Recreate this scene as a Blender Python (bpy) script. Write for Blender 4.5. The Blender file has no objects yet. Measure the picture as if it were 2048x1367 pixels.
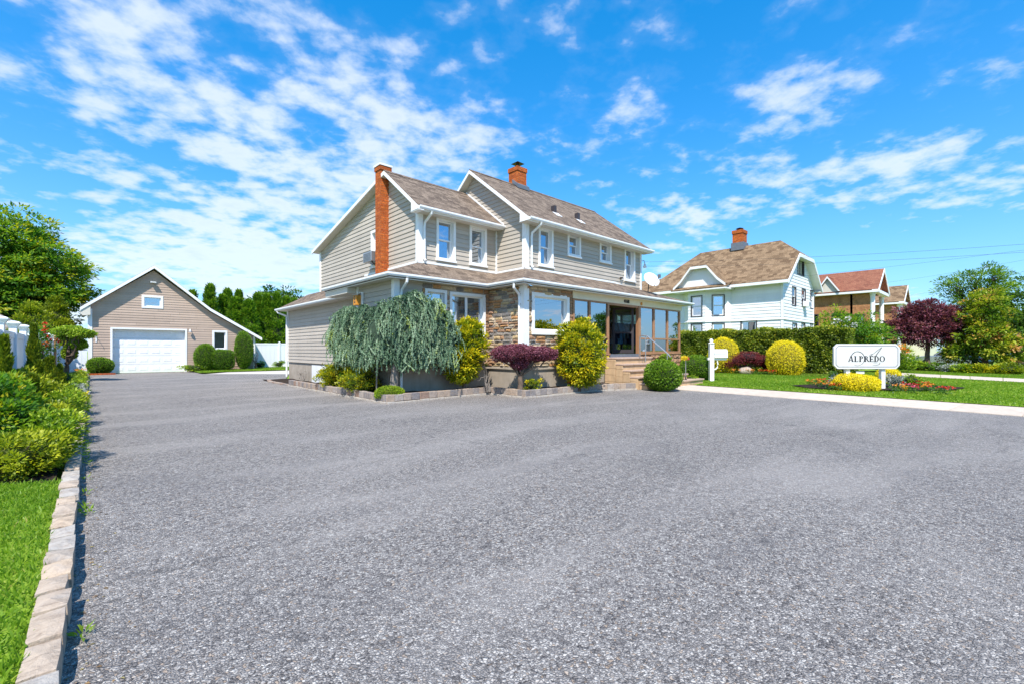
import bpy, math, random
import numpy as np
from mathutils import Vector, Matrix

SC = bpy.context.scene
COL = SC.collection
R = math.radians

# ---------------------------------------------------------------- camera
FPX, CX, CY, XL = 910.0, 1024.0, 698.0, 182.0          # focal length, principal point and left vanishing point of the photograph (px)
TH = math.atan((CX - XL) / FPX)
EYE = 1.5
cam_d = bpy.data.cameras.new('camera')
cam_d.lens = 16.0
cam_d.sensor_width = 36.0
cam_d.shift_y = 14.5 / 2048
cam_d.clip_start = 0.05
cam_d.clip_end = 3000
cam = bpy.data.objects.new('camera', cam_d)
COL.objects.link(cam)
cam.location = (0, 0, EYE)
cam.rotation_euler = (R(90), 0, -TH)
SC.camera = cam

# ---------------------------------------------------------------- light
SUN = Vector((-0.53, -0.52, 1.0)).normalized()
world = bpy.data.worlds.new('World')
SC.world = world
world.use_nodes = True
SKY_OFF = (1.5, 2.2, 0)
def build_world():
    nt = world.node_tree
    N, L = nt.nodes, nt.links
    N.clear()
    out = N.new('ShaderNodeOutputWorld')
    bg = N.new('ShaderNodeBackground')
    bg.inputs['Strength'].default_value = 0.085
    sky = N.new('ShaderNodeTexSky')
    sky.sky_type = 'NISHITA'
    sky.sun_disc = False
    sky.sun_elevation = math.asin(SUN.z)
    sky.sun_rotation = math.atan2(SUN.x, SUN.y)
    sky.altitude = 0
    sky.air_density = 1.0
    sky.dust_density = 0.6
    sky.ozone_density = 2.2
    hs = N.new('ShaderNodeHueSaturation')
    hs.inputs['Hue'].default_value = 0.487
    hs.inputs['Saturation'].default_value = 1.46
    hs.inputs['Value'].default_value = 1.35
    L.new(sky.outputs[0], hs.inputs['Color'])
    az = N.new('ShaderNodeMix'); az.data_type = 'RGBA'; az.blend_type = 'MULTIPLY'
    az.inputs['Factor'].default_value = 1.0; az.inputs['B'].default_value = (1.0, 1.80, 2.65, 1)
    gm = N.new('ShaderNodeGamma'); gm.inputs['Gamma'].default_value = 0.7
    L.new(hs.outputs[0], gm.inputs['Color']); L.new(gm.outputs[0], az.inputs['A'])
    tc = N.new('ShaderNodeTexCoord')
    sep = N.new('ShaderNodeSeparateXYZ')
    L.new(tc.outputs['Generated'], sep.inputs[0])
    def m(op, a, b=None, c=None, clamp=False):
        n = N.new('ShaderNodeMath'); n.operation = op; n.use_clamp = clamp
        for i, v in enumerate((a, b, c)):
            if v is None: continue
            if isinstance(v, (int, float)): n.inputs[i].default_value = v
            else: L.new(v, n.inputs[i])
        return n.outputs[0]
    def smooth(v, a, b):
        n = N.new('ShaderNodeMapRange'); n.interpolation_type = 'SMOOTHSTEP'
        n.inputs[1].default_value = a; n.inputs[2].default_value = b
        L.new(v, n.inputs[0]); return n.outputs[0]
    z = m('MAXIMUM', sep.outputs[2], 0.0)
    zz = m('ADD', z, 0.16)
    px, py = m('DIVIDE', sep.outputs[0], zz), m('DIVIDE', sep.outputs[1], zz)
    cmb = N.new('ShaderNodeCombineXYZ')
    L.new(px, cmb.inputs[0]); L.new(py, cmb.inputs[1])
    def noise(vec, scale, detail, rough, off, stretch=(1, 1), rot=0.0, dist=0.0):
        mp = N.new('ShaderNodeMapping')
        mp.inputs['Location'].default_value = off
        mp.inputs['Rotation'].default_value = (0, 0, rot)
        mp.inputs['Scale'].default_value = (stretch[0], stretch[1], 1)
        L.new(vec, mp.inputs['Vector'])
        n = N.new('ShaderNodeTexNoise')
        n.inputs['Scale'].default_value = scale
        n.inputs['Detail'].default_value = detail
        n.inputs['Roughness'].default_value = rough
        n.inputs['Distortion'].default_value = dist
        L.new(mp.outputs[0], n.inputs['Vector'])
        return n.outputs['Fac']
    big = noise(cmb.outputs[0], 0.62, 3, 0.5, SKY_OFF, dist=0.3)
    mid = noise(cmb.outputs[0], 3.7, 6, 0.52, (1.2, 0.4, 0), (1.0, 1.1), 0.75, 0.1)
    fine = noise(cmb.outputs[0], 10.5, 5, 0.55, (5.2, 2.4, 0), (1.0, 1.0), 0.5, 0.1)
    # the cloud field thickens towards the driveway side and thins out over the street
    side = m('MULTIPLY', m('SUBTRACT', sep.outputs[1], sep.outputs[0]), 0.075)
    low = m('MULTIPLY', m('SUBTRACT', 0.42, z), 0.16)
    cover = m('ADD', m('ADD', m('MULTIPLY', m('SUBTRACT', big, 0.5), 0.75), side), low)
    v = m('ADD', m('ADD', m('MULTIPLY', mid, 0.58), m('MULTIPLY', fine, 0.42)), cover)
    dens = smooth(v, 0.490, 0.70)
    dens = m('MULTIPLY', dens, 0.78)
    veil = m('MULTIPLY', smooth(v, 0.42, 0.60), 0.08)
    haze = m('MULTIPLY', m('POWER', m('SUBTRACT', 1.0, z, clamp=True), 6.0), 0.34)
    fac = m('MAXIMUM', m('MAXIMUM', dens, veil), haze)
    shade = smooth(m('ADD', m('MULTIPLY', mid, 0.5), m('MULTIPLY', fine, 0.5)), 0.50, 0.80)
    cc = N.new('ShaderNodeMix'); cc.data_type = 'RGBA'
    cc.inputs['A'].default_value = (7.9, 8.5, 9.3, 1)
    cc.inputs['B'].default_value = (6.4, 7.2, 8.6, 1)
    L.new(shade, cc.inputs['Factor'])
    mx = N.new('ShaderNodeMix'); mx.data_type = 'RGBA'
    L.new(fac, mx.inputs['Factor'])
    L.new(az.outputs['Result'], mx.inputs['A'])
    L.new(cc.outputs['Result'], mx.inputs['B'])
    L.new(mx.outputs['Result'], bg.inputs['Color'])
    L.new(bg.outputs[0], out.inputs['Surface'])
build_world()
sun_d = bpy.data.lights.new('sun', 'SUN')
sun_d.energy = 4.8
sun_d.angle = R(0.53)
sun_d.color = (1.0, 0.94, 0.86)
sun = bpy.data.objects.new('sun', sun_d)
COL.objects.link(sun)
sun.location = (-20, -20, 40)
sun.rotation_euler = (-SUN).to_track_quat('-Z', 'Y').to_euler()
SC.view_settings.view_transform = 'Standard'
SC.view_settings.look = 'None'
SC.view_settings.gamma = 1.0
SC.view_settings.use_curve_mapping = False
SC.view_settings.exposure = 0.58
SC.render.engine = 'CYCLES'
SC.cycles.use_denoising = True
SC.cycles.max_bounces = 8
SC.cycles.transparent_max_bounces = 12
SC.cycles.use_adaptive_sampling = True

# ---------------------------------------------------------------- pixel -> place
FW = np.array([math.sin(TH), math.cos(TH), 0]); RT = np.array([math.cos(TH), -math.sin(TH), 0])
def ray(x, y): return FW + RT * ((x - CX) / FPX) + np.array([0, 0, (CY - y) / FPX])
def gnd(x, y, z=0.0):
    r = ray(x, y); return np.array([0, 0, EYE]) + r * ((z - EYE) / r[2])
def on_x(x, y, X):
    r = ray(x, y); p = r * (X / r[0]); return p[1], p[2] + EYE      # (Y, Z)
def on_y(x, y, Y):
    r = ray(x, y); p = r * (Y / r[1]); return p[0], p[2] + EYE      # (X, Z)

# ---------------------------------------------------------------- helpers
def tag(o, label=None, cat=None, group=None, kind=None):
    if label: o['label'] = label
    if cat: o['category'] = cat
    if group: o['group'] = group
    if kind: o['kind'] = kind
    return o
def thing(name, loc, label, cat, group=None, rz=0.0):
    o = bpy.data.objects.new(name, None)
    o.empty_display_size = 0.2
    COL.objects.link(o)
    o.location = loc
    o.rotation_euler = (0, 0, rz)
    return tag(o, label, cat, group)
def root_of(o):
    while o.parent: o = o.parent
    return o
def auto_uv(me):
    """metric uv on every face: u along the horizontal, v up the slope"""
    n = len(me.polygons)
    if not n: return
    nl = len(me.loops)
    nor = np.zeros(n * 3); me.polygons.foreach_get('normal', nor); nor = nor.reshape(-1, 3)
    tot = np.zeros(n, int); me.polygons.foreach_get('loop_total', tot)
    vi = np.zeros(nl, int); me.loops.foreach_get('vertex_index', vi)
    co = np.zeros(len(me.vertices) * 3); me.vertices.foreach_get('co', co); co = co.reshape(-1, 3)
    h = np.cross(np.array([[0, 0, 1.0]]), nor)
    ln = np.linalg.norm(h, axis=1)
    h[ln < 1e-4] = (1, 0, 0)
    h /= np.linalg.norm(h, axis=1)[:, None]
    v = np.cross(nor, h)
    pi = np.repeat(np.arange(n), tot)
    p = co[vi]
    uv = np.stack([(p * h[pi]).sum(1), (p * v[pi]).sum(1)], 1)
    l = me.uv_layers.new(name='UVMap')
    l.data.foreach_set('uv', uv.ravel().astype(np.float32))

class MB:
    """collects shapes; build() links them as one mesh object"""
    def __init__(s): s.v = []; s.f = []; s.m = []
    def poly(s, pts, mi=0):
        k = len(s.v); s.v += [tuple(map(float, p)) for p in pts]
        s.f.append(tuple(range(k, k + len(pts)))); s.m.append(mi); return s
    def faces(s, vs, fs, mi=0):
        k = len(s.v); s.v += [tuple(map(float, p)) for p in vs]
        for f in fs: s.f.append(tuple(i + k for i in f)); s.m.append(mi)
        return s
    def box(s, a, b, mi=0):
        x0, y0, z0 = (min(a[i], b[i]) for i in range(3)); x1, y1, z1 = (max(a[i], b[i]) for i in range(3))
        return s.faces([(x0,y0,z0),(x1,y0,z0),(x1,y1,z0),(x0,y1,z0),(x0,y0,z1),(x1,y0,z1),(x1,y1,z1),(x0,y1,z1)],
                       [(0,3,2,1),(4,5,6,7),(0,1,5,4),(1,2,6,5),(2,3,7,6),(3,0,4,7)], mi)
    def obox(s, o, u, v, w, mi=0):
        """box from corner o along three edge vectors"""
        o, u, v, w = (np.array(t, float) for t in (o, u, v, w))
        P = [o, o+u, o+u+v, o+v, o+w, o+u+w, o+u+v+w, o+v+w]
        F = [(0,3,2,1),(4,5,6,7),(0,1,5,4),(1,2,6,5),(2,3,7,6),(3,0,4,7)]
        if np.dot(np.cross(u, v), w) < 0: F = [f[::-1] for f in F]
        return s.faces(P, F, mi)
    def prism(s, pts, d, mi=0):
        """extrude a planar polygon by the vector d"""
        pts = [np.array(p, float) for p in pts]; d = np.array(d, float); n = len(pts)
        nn = sum((np.cross(pts[i] - pts[0], pts[(i + 1) % n] - pts[0]) for i in range(1, n)), np.zeros(3))
        if np.dot(nn, d) > 0: pts = pts[::-1]
        q = [p + d for p in pts]
        F = [tuple(range(n)), tuple(range(2 * n - 1, n - 1, -1))]
        for i in range(n):
            j = (i + 1) % n; F.append((j, i, n + i, n + j))
        return s.faces(pts + q, F, mi)
    def tube(s, path, rad, n=8, mi=0, caps=True):
        path = [np.array(p, float) for p in path]
        if not hasattr(rad, '__len__'): rad = [rad] * len(path)
        V = []; F = []
        ref = None
        for i, p in enumerate(path):
            t = path[min(i + 1, len(path) - 1)] - path[max(i - 1, 0)]
            t = t / (np.linalg.norm(t) + 1e-9)
            if ref is None: ref = np.array([0, 0, 1.0]) if abs(t[2]) < 0.9 else np.array([1.0, 0, 0])
            a = np.cross(t, ref); a /= np.linalg.norm(a) + 1e-9
            b = np.cross(t, a); ref = -np.cross(t, a) if False else ref
            for k in range(n):
                an = 2 * math.pi * k / n
                V.append(p + rad[i] * (math.cos(an) * a + math.sin(an) * b))
        for i in range(len(path) - 1):
            for k in range(n):
                k2 = (k + 1) % n
                F.append((i*n+k, i*n+k2, (i+1)*n+k2, (i+1)*n+k))
        if caps:
            F.append(tuple(range(n - 1, -1, -1))); F.append(tuple(range((len(path)-1)*n, len(path)*n)))
        return s.faces(V, [f[::-1] for f in F], mi)
    def lathe(s, c, prof, n=16, mi=0):
        """profile [(r, z)] turned about the vertical through c"""
        V = []; F = []
        for r, z in prof:
            for k in range(n):
                a = 2 * math.pi * k / n
                V.append((c[0] + r * math.cos(a), c[1] + r * math.sin(a), c[2] + z))
        for i in range(len(prof) - 1):
            for k in range(n):
                k2 = (k + 1) % n; F.append((i*n+k, i*n+k2, (i+1)*n+k2, (i+1)*n+k))
        F.append(tuple(range(n - 1, -1, -1))); F.append(tuple(range((len(prof)-1)*n, len(prof)*n)))
        return s.faces(V, F, mi)
    def sweep(s, path, prof, up=(0, 0, 1), mi=0):
        """sweep a closed profile [(side, up)] along a horizontal path with mitred corners"""
        path = [np.array(p, float) for p in path]; n = len(prof); V = []; F = []
        for i, p in enumerate(path):
            d0 = path[i] - path[i-1] if i > 0 else path[1] - path[0]
            d1 = path[i+1] - path[i] if i < len(path) - 1 else d0
            d0 = d0 / np.linalg.norm(d0); d1 = d1 / np.linalg.norm(d1)
            s0 = np.cross(d0, (0, 0, 1)); s1 = np.cross(d1, (0, 0, 1))
            sd = s0 + s1; sd = sd / np.linalg.norm(sd); k = 1 / max(0.3, np.dot(sd, s0))
            for a, b in prof: V.append(p + sd * (a * k) + np.array([0, 0, b]))
        for i in range(len(path) - 1):
            for k in range(n):
                k2 = (k + 1) % n; F.append((i*n+k, i*n+k2, (i+1)*n+k2, (i+1)*n+k))
        F.append(tuple(range(n - 1, -1, -1))); F.append(tuple(range((len(path)-1)*n, len(path)*n)))
        return s.faces(V, F, mi)
    def build(s, name, mats, parent=None, bevel=0.0, smooth=False, origin=None, fix=True):
        me = bpy.data.meshes.new(name)
        o3 = np.zeros(3)
        if parent is not None: o3 = np.array(root_of(parent).location)
        if origin is not None: o3 = np.array(origin, float)
        V = np.array(s.v, float) - o3
        me.from_pydata([tuple(p) for p in V], [], s.f)
        if not isinstance(mats, (list, tuple)): mats = [mats]
        for mt in mats: me.materials.append(M[mt] if isinstance(mt, str) else mt)
        me.polygons.foreach_set('material_index', s.m)
        if fix:
            import bmesh
            bm = bmesh.new(); bm.from_mesh(me)
            bmesh.ops.recalc_face_normals(bm, faces=bm.faces)
            bm.to_mesh(me); bm.free()
        me.update()
        auto_uv(me)
        if smooth: me.polygons.foreach_set('use_smooth', [True] * len(me.polygons))
        ob = bpy.data.objects.new(name, me)
        COL.objects.link(ob)
        if parent is not None: ob.parent = parent
        elif origin is not None: ob.location = origin
        if bevel:
            md = ob.modifiers.new('bevel', 'BEVEL'); md.width = bevel; md.segments = 2; md.limit_method = 'ANGLE'; md.angle_limit = R(40)
        return ob
def box(name, a, b, mat, parent=None, bevel=0.0, origin=None): return MB().box(a, b).build(name, mat, parent, bevel, origin=origin)

# ---------------------------------------------------------------- materials
M = {}
class NT:
    def __init__(s, name):
        s.mat = bpy.data.materials.new(name); s.mat.use_nodes = True
        s.t = s.mat.node_tree; s.N = s.t.nodes; s.L = s.t.links
        s.N.clear(); s.out = s.N.new('ShaderNodeOutputMaterial'); M[name] = s.mat
    def n(s, typ, **kw):
        nd = s.N.new('ShaderNode' + typ)
        for k, v in kw.items():
            if k in nd.inputs: s.put(nd.inputs[k], v)
            else: setattr(nd, k, v)
        return nd
    def put(s, sock, v):
        if hasattr(v, 'is_output'): s.L.new(v, sock)
        elif isinstance(v, (tuple, list)) and len(v) == 3 and sock.type == 'RGBA': sock.default_value = (*v, 1)
        else: sock.default_value = v
    def math(s, op, a, b=0.5, clamp=False):
        nd = s.N.new('ShaderNodeMath'); nd.operation = op; nd.use_clamp = clamp
        s.put(nd.inputs[0], a); s.put(nd.inputs[1], b); return nd.outputs[0]
    def mix(s, f, a, b, mode='MIX'):
        nd = s.N.new('ShaderNodeMix'); nd.data_type = 'RGBA'; nd.blend_type = mode
        s.put(nd.inputs[0], f); s.put(nd.inputs[6], a); s.put(nd.inputs[7], b); return nd.outputs[2]
    def ramp(s, f, stops, interp='LINEAR'):
        nd = s.N.new('ShaderNodeValToRGB'); nd.color_ramp.interpolation = interp
        e = nd.color_ramp.elements
        while len(e) < len(stops): e.new(0.5)
        for i, (p, c) in enumerate(stops):
            e[i].position = p; e[i].color = (*c, 1) if len(c) == 3 else c
        s.put(nd.inputs[0], f); return nd.outputs[0]
    def rng(s, v, a, b, c=0.0, d=1.0, smooth=False):
        nd = s.N.new('ShaderNodeMapRange')
        if smooth: nd.interpolation_type = 'SMOOTHSTEP'
        s.put(nd.inputs[0], v); nd.inputs[1].default_value = a; nd.inputs[2].default_value = b
        nd.inputs[3].default_value = c; nd.inputs[4].default_value = d; return nd.outputs[0]
    def obj(s): return s.n('TexCoord').outputs['Object']
    def uv(s): return s.n('TexCoord').outputs['UV']
    def pos(s): return s.n('NewGeometry').outputs['Position']
    def mapp(s, v, scale=(1, 1, 1), loc=(0, 0, 0), rot=(0, 0, 0)):
        nd = s.n('Mapping'); s.L.new(v, nd.inputs['Vector'])
        nd.inputs['Scale'].default_value = scale; nd.inputs['Location'].default_value = loc; nd.inputs['Rotation'].default_value = rot
        return nd.outputs[0]
    def noise(s, v, scale, detail=4, rough=0.55, dist=0.0, color=False):
        nd = s.n('TexNoise'); s.L.new(v, nd.inputs['Vector'])
        nd.inputs['Scale'].default_value = scale; nd.inputs['Detail'].default_value = detail
        nd.inputs['Roughness'].default_value = rough; nd.inputs['Distortion'].default_value = dist
        return nd.outputs['Color' if color else 'Fac']
    def voro(s, v, scale, feature='F1', out='Distance', rand=1.0):
        nd = s.n('TexVoronoi'); nd.feature = feature; s.L.new(v, nd.inputs['Vector'])
        nd.inputs['Scale'].default_value = scale; nd.inputs['Randomness'].default_value = rand
        return nd.outputs[out]
    def rnd(s): return s.n('ObjectInfo').outputs['Random']
    def bump(s, h, strength=0.3, dist=0.02, normal=None):
        nd = s.n('Bump'); nd.inputs['Strength'].default_value = strength; nd.inputs['Distance'].default_value = dist
        s.L.new(h, nd.inputs['Height'])
        if normal is not None: s.L.new(normal, nd.inputs['Normal'])
        return nd.outputs[0]
    def pbr(s, col, rough=0.6, normal=None, spec=0.4, metal=0.0, **kw):
        nd = s.n('BsdfPrincipled')
        s.put(nd.inputs['Base Color'], col); s.put(nd.inputs['Roughness'], rough)
        s.put(nd.inputs['Specular IOR Level'], spec); s.put(nd.inputs['Metallic'], metal)
        if normal is not None: s.L.new(normal, nd.inputs['Normal'])
        for k, v in kw.items(): s.put(nd.inputs[k], v)
        s.L.new(nd.outputs[0], s.out.inputs[0]); return nd

def mat_plain(name, col, rough=0.55, var=0.06, scale=3.0, spec=0.4, metal=0.0, bump=0.0, dirt=0.0):
    t = NT(name); p = t.pos()
    n = t.noise(p, scale, 5, 0.6)
    c = t.mix(t.rng(n, 0.3, 0.7), tuple(x * (1 - var) for x in col), tuple(min(1, x * (1 + var)) for x in col))
    if dirt:
        d = t.noise(t.mapp(p, (1, 1, 0.25)), 2.2, 6, 0.65)
        c = t.mix(t.rng(d, 0.52, 0.75, 0, dirt), c, (0.16, 0.14, 0.11))
    nr = t.bump(t.noise(p, scale * 12, 4), bump, 0.01) if bump else None
    t.pbr(c, rough, nr, spec, metal)
def mat_board(name, col, var=0.10):
    """vinyl siding: every board its own slight shade, faint grain and weathering"""
    t = NT(name); p = t.pos()
    r = t.rnd()
    k = t.rng(r, 0, 1, 1 - var, 1 + var * 0.6)
    g = t.noise(t.mapp(p, (1.5, 1.5, 40)), 2.0, 4, 0.6)
    k2 = t.math('MULTIPLY', k, t.rng(g, 0.3, 0.7, 0.95, 1.04))
    d = t.noise(t.mapp(p, (1, 1, 0.3)), 1.4, 5, 0.6)
    k3 = t.math('MULTIPLY', k2, t.rng(d, 0.35, 0.7, 1.03, 0.93))
    mul = t.n('VectorMath', operation='SCALE'); mul.inputs[0].default_value = col; t.L.new(k3, mul.inputs['Scale'])
    t.pbr(mul.outputs[0], 0.5, t.bump(g, 0.12, 0.004), 0.35)
mat_board('siding', (0.465, 0.408, 0.34))
mat_board('siding_garage', (0.46, 0.345, 0.265))
mat_board('siding_white', (0.80, 0.80, 0.79), 0.05)
mat_plain('white', (0.80, 0.80, 0.79), 0.42, 0.03, 2.0, dirt=0.10)
mat_plain('white_vinyl', (0.78, 0.80, 0.82), 0.35, 0.03, 1.5, dirt=0.08)
mat_plain('cream', (0.70, 0.63, 0.48), 0.5, 0.05)
mat_plain('soffit', (0.62, 0.58, 0.50), 0.6, 0.05)
mat_plain('brown_frame', (0.33, 0.17, 0.085), 0.4, 0.12, 5.0)
mat_plain('dark_trim', (0.05, 0.042, 0.045), 0.5, 0.1)
mat_plain('dark_metal', (0.045, 0.045, 0.05), 0.4, 0.1, metal=0.4)
mat_plain('grey_metal', (0.42, 0.43, 0.44), 0.35, 0.08, metal=0.7)
mat_plain('lead', (0.16, 0.175, 0.20), 0.5, 0.15, 6, metal=0.3)
mat_plain('copper_box', (0.62, 0.26, 0.035), 0.5, 0.15, 8)
mat_plain('interior_dark', (0.05, 0.043, 0.038), 0.8, 0.1)
mat_plain('interior_warm', (0.26, 0.20, 0.14), 0.7, 0.1)
mat_plain('ceiling_wood', (0.42, 0.22, 0.08), 0.5, 0.15)
mat_plain('sash_shadow', (0.55, 0.55, 0.54), 0.5, 0.03)
mat_plain('blind', (0.62, 0.64, 0.64), 0.7, 0.05)
mat_plain('curtain_dark', (0.10, 0.10, 0.11), 0.8, 0.2, 8)
mat_plain('wire', (0.03, 0.03, 0.03), 0.6, 0.05)
mat_plain('pole_wood', (0.14, 0.10, 0.075), 0.85, 0.2, 6, bump=0.3)
mat_plain('letter_ink', (0.02, 0.021, 0.026), 0.5, 0.02)
mat_plain('letter_grey', (0.07, 0.075, 0.085), 0.5, 0.02)
mat_plain('sign_line', (0.12, 0.12, 0.17), 0.5, 0.02)
mat_plain('sign_board', (0.60, 0.60, 0.595), 0.5, 0.05, 2.0, dirt=0.10)
mat_plain('jacket_navy', (0.02, 0.028, 0.06), 0.9, 0.2, 9)
mat_plain('jacket_blue', (0.12, 0.27, 0.42), 0.9, 0.2, 9)
mat_plain('jacket_grey', (0.14, 0.15, 0.17), 0.9, 0.2, 9)
mat_plain('jacket_brown', (0.12, 0.07, 0.045), 0.9, 0.2, 9)
mat_plain('car_silver', (0.45, 0.47, 0.50), 0.25, 0.03, metal=0.6)
mat_plain('car_blue', (0.02, 0.06, 0.28), 0.2, 0.03)
mat_plain('tyre', (0.02, 0.02, 0.02), 0.8, 0.1)
mat_plain('tail_red', (0.45, 0.02, 0.02), 0.3, 0.03)
mat_plain('brick_orange', (0.52, 0.20, 0.07), 0.8, 0.2, 3, bump=0.2)
mat_plain('bark', (0.12, 0.085, 0.06), 0.9, 0.3, 9, bump=0.5)
mat_plain('bark_grey', (0.22, 0.19, 0.165), 0.9, 0.25, 9, bump=0.5)
mat_plain('orange_paint', (0.7, 0.22, 0.03), 0.5, 0.05)

def mat_glass(name, refl=0.38, tint=(0.55, 0.62, 0.66), rough=0.0):
    """coated window glass: part mirror, part see-through, more mirror at a slant"""
    t = NT(name)
    p = t.pos()
    nr = t.bump(t.noise(p, 0.9, 2), 0.02, 0.05)
    gl = t.n('BsdfGlossy'); gl.inputs['Roughness'].default_value = rough; gl.inputs['Color'].default_value = (0.82, 0.9, 1.0, 1)
    t.L.new(nr, gl.inputs['Normal'])
    tr = t.n('BsdfTransparent'); tr.inputs['Color'].default_value = (*tint, 1)
    lw = t.n('LayerWeight'); lw.inputs['Blend'].default_value = 0.35
    f = t.rng(lw.outputs['Fresnel'], 0.0, 1.0, refl, 1.0)
    mx = t.n('MixShader'); t.L.new(f, mx.inputs[0]); t.L.new(tr.outputs[0], mx.inputs[1]); t.L.new(gl.outputs[0], mx.inputs[2])
    t.L.new(mx.outputs[0], t.out.inputs[0])
mat_glass('glass', 0.46)
mat_glass('glass_clear', 0.16, (0.72, 0.80, 0.84))
mat_glass('glass_frost', 0.30, (0.55, 0.68, 0.70))

def mat_shingle(name, c1, c2, c3, row=0.145):
    t = NT(name); uv = t.uv()
    br = t.n('TexBrick'); t.L.new(uv, br.inputs['Vector'])
    br.inputs['Scale'].default_value = 1.0; br.offset = 0.37; br.offset_frequency = 2; br.squash = 0.7; br.squash_frequency = 3
    br.inputs['Brick Width'].default_value = row * 1.6; br.inputs['Row Height'].default_value = row
    br.inputs['Mortar Size'].default_value = 0.006; br.inputs['Mortar Smooth'].default_value = 0.2; br.inputs['Bias'].default_value = 0.0
    br.inputs['Color1'].default_value = (0, 0, 0, 1); br.inputs['Color2'].default_value = (1, 1, 1, 1); br.inputs['Mortar'].default_value = (0.5, 0.5, 0.5, 1)
    sp = t.noise(uv, 38, 4, 0.7)
    bl = t.noise(uv, 1.1, 4, 0.6)
    sb = t.n('SeparateColor'); t.L.new(br.outputs['Color'], sb.inputs[0])
    f = t.math('ADD', t.math('ADD', t.math('MULTIPLY', sb.outputs[0], 0.75), 0.10), t.math('MULTIPLY', t.math('SUBTRACT', t.noise(uv, 14, 4, 0.7), 0.5), 1.5))
    c = t.ramp(f, [(0.0, c1), (0.35, c2), (0.7, c3), (1.0, tuple(x * 0.8 for x in c2))])
    c = t.mix(t.rng(sp, 0.46, 0.62, 0, 0.6), c, tuple(x * 0.40 for x in c2))
    c = t.mix(t.rng(t.noise(uv, 26, 3, 0.6), 0.56, 0.68, 0, 0.5), c, tuple(min(1, x * 1.35) for x in c3))
    c = t.mix(t.rng(bl, 0.4, 0.7, 0, 0.25), c, tuple(x * 0.7 for x in c1))
    c = t.mix(t.math('MULTIPLY', br.outputs['Fac'], 0.7), c, (0.03, 0.026, 0.022))
    h = t.math('ADD', t.math('MULTIPLY', br.outputs['Fac'], -1.0), t.math('MULTIPLY', sp, 0.35))
    t.pbr(c, 0.9, t.bump(h, 0.55, 0.012), 0.15)
mat_shingle('shingle', (0.085, 0.062, 0.048), (0.17, 0.128, 0.098), (0.30, 0.23, 0.172), 0.17)
mat_shingle('shingle_tan', (0.10, 0.06, 0.034), (0.20, 0.13, 0.075), (0.36, 0.245, 0.145), 0.26)
mat_shingle('shingle_red', (0.20, 0.075, 0.05), (0.27, 0.105, 0.065), (0.34, 0.15, 0.09), 0.2)
mat_shingle('shingle_grey', (0.20, 0.17, 0.14), (0.27, 0.235, 0.20), (0.33, 0.29, 0.25), 0.2)

def mat_brick(name, c1, c2, mortar, row=0.075, w=0.22):
    t = NT(name); uv = t.uv()
    br = t.n('TexBrick'); t.L.new(uv, br.inputs['Vector']); br.inputs['Scale'].default_value = 1.0
    br.inputs['Brick Width'].default_value = w; br.inputs['Row Height'].default_value = row
    br.inputs['Mortar Size'].default_value = 0.007; br.inputs['Mortar Smooth'].default_value = 0.3
    br.inputs['Color1'].default_value = (*c1, 1); br.inputs['Color2'].default_value = (*c2, 1); br.inputs['Mortar'].default_value = (*mortar, 1)
    n = t.noise(uv, 16, 5, 0.65); big = t.noise(uv, 2.2, 4, 0.6)
    c = t.mix(t.rng(n, 0.42, 0.66, 0, 0.75), br.outputs['Color'], tuple(x * 0.30 for x in c1))
    c = t.mix(t.rng(big, 0.46, 0.66, 0, 0.65), c, tuple(x * 0.38 for x in c2))
    h = t.math('ADD', t.math('MULTIPLY', br.outputs['Fac'], -1.0), t.math('MULTIPLY', n, 0.5))
    t.pbr(c, 0.85, t.bump(h, 0.7, 0.012), 0.2)
mat_brick('brick_chimney', (0.42, 0.085, 0.02), (0.66, 0.17, 0.035), (0.34, 0.17, 0.09), 0.09, 0.24)
mat_brick('brick_house', (0.50, 0.22, 0.095), (0.57, 0.27, 0.12), (0.5, 0.33, 0.2))

def mat_concrete(name, col, streak=0.35, scale=1.0):
    t = NT(name); p = t.pos()
    n = t.noise(p, 2.5 * scale, 7, 0.65); st = t.noise(t.mapp(p, (6, 6, 0.5)), 1.3, 4, 0.6)
    c = t.mix(t.rng(n, 0.3, 0.72), tuple(x * 0.78 for x in col), tuple(min(1, x * 1.12) for x in col))
    c = t.mix(t.rng(st, 0.5, 0.72, 0, streak), c, (0.24, 0.185, 0.13))
    c = t.mix(t.rng(t.rnd(), 0, 1, 0, 0.16), c, tuple(x * 0.6 for x in col))
    t.pbr(c, 0.85, t.bump(t.noise(p, 45, 4, 0.7), 0.25, 0.006), 0.2)
mat_concrete('foundation', (0.42, 0.36, 0.29))
mat_concrete('path', (0.60, 0.50, 0.40), 0.08, 2.0)
mat_concrete('walk', (0.60, 0.55, 0.48), 0.05, 2.0)
mat_concrete('step_tread', (0.50, 0.36, 0.275), 0.1, 3.0)
mat_concrete('step_side', (0.58, 0.40, 0.235), 0.25, 2.0)

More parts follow.
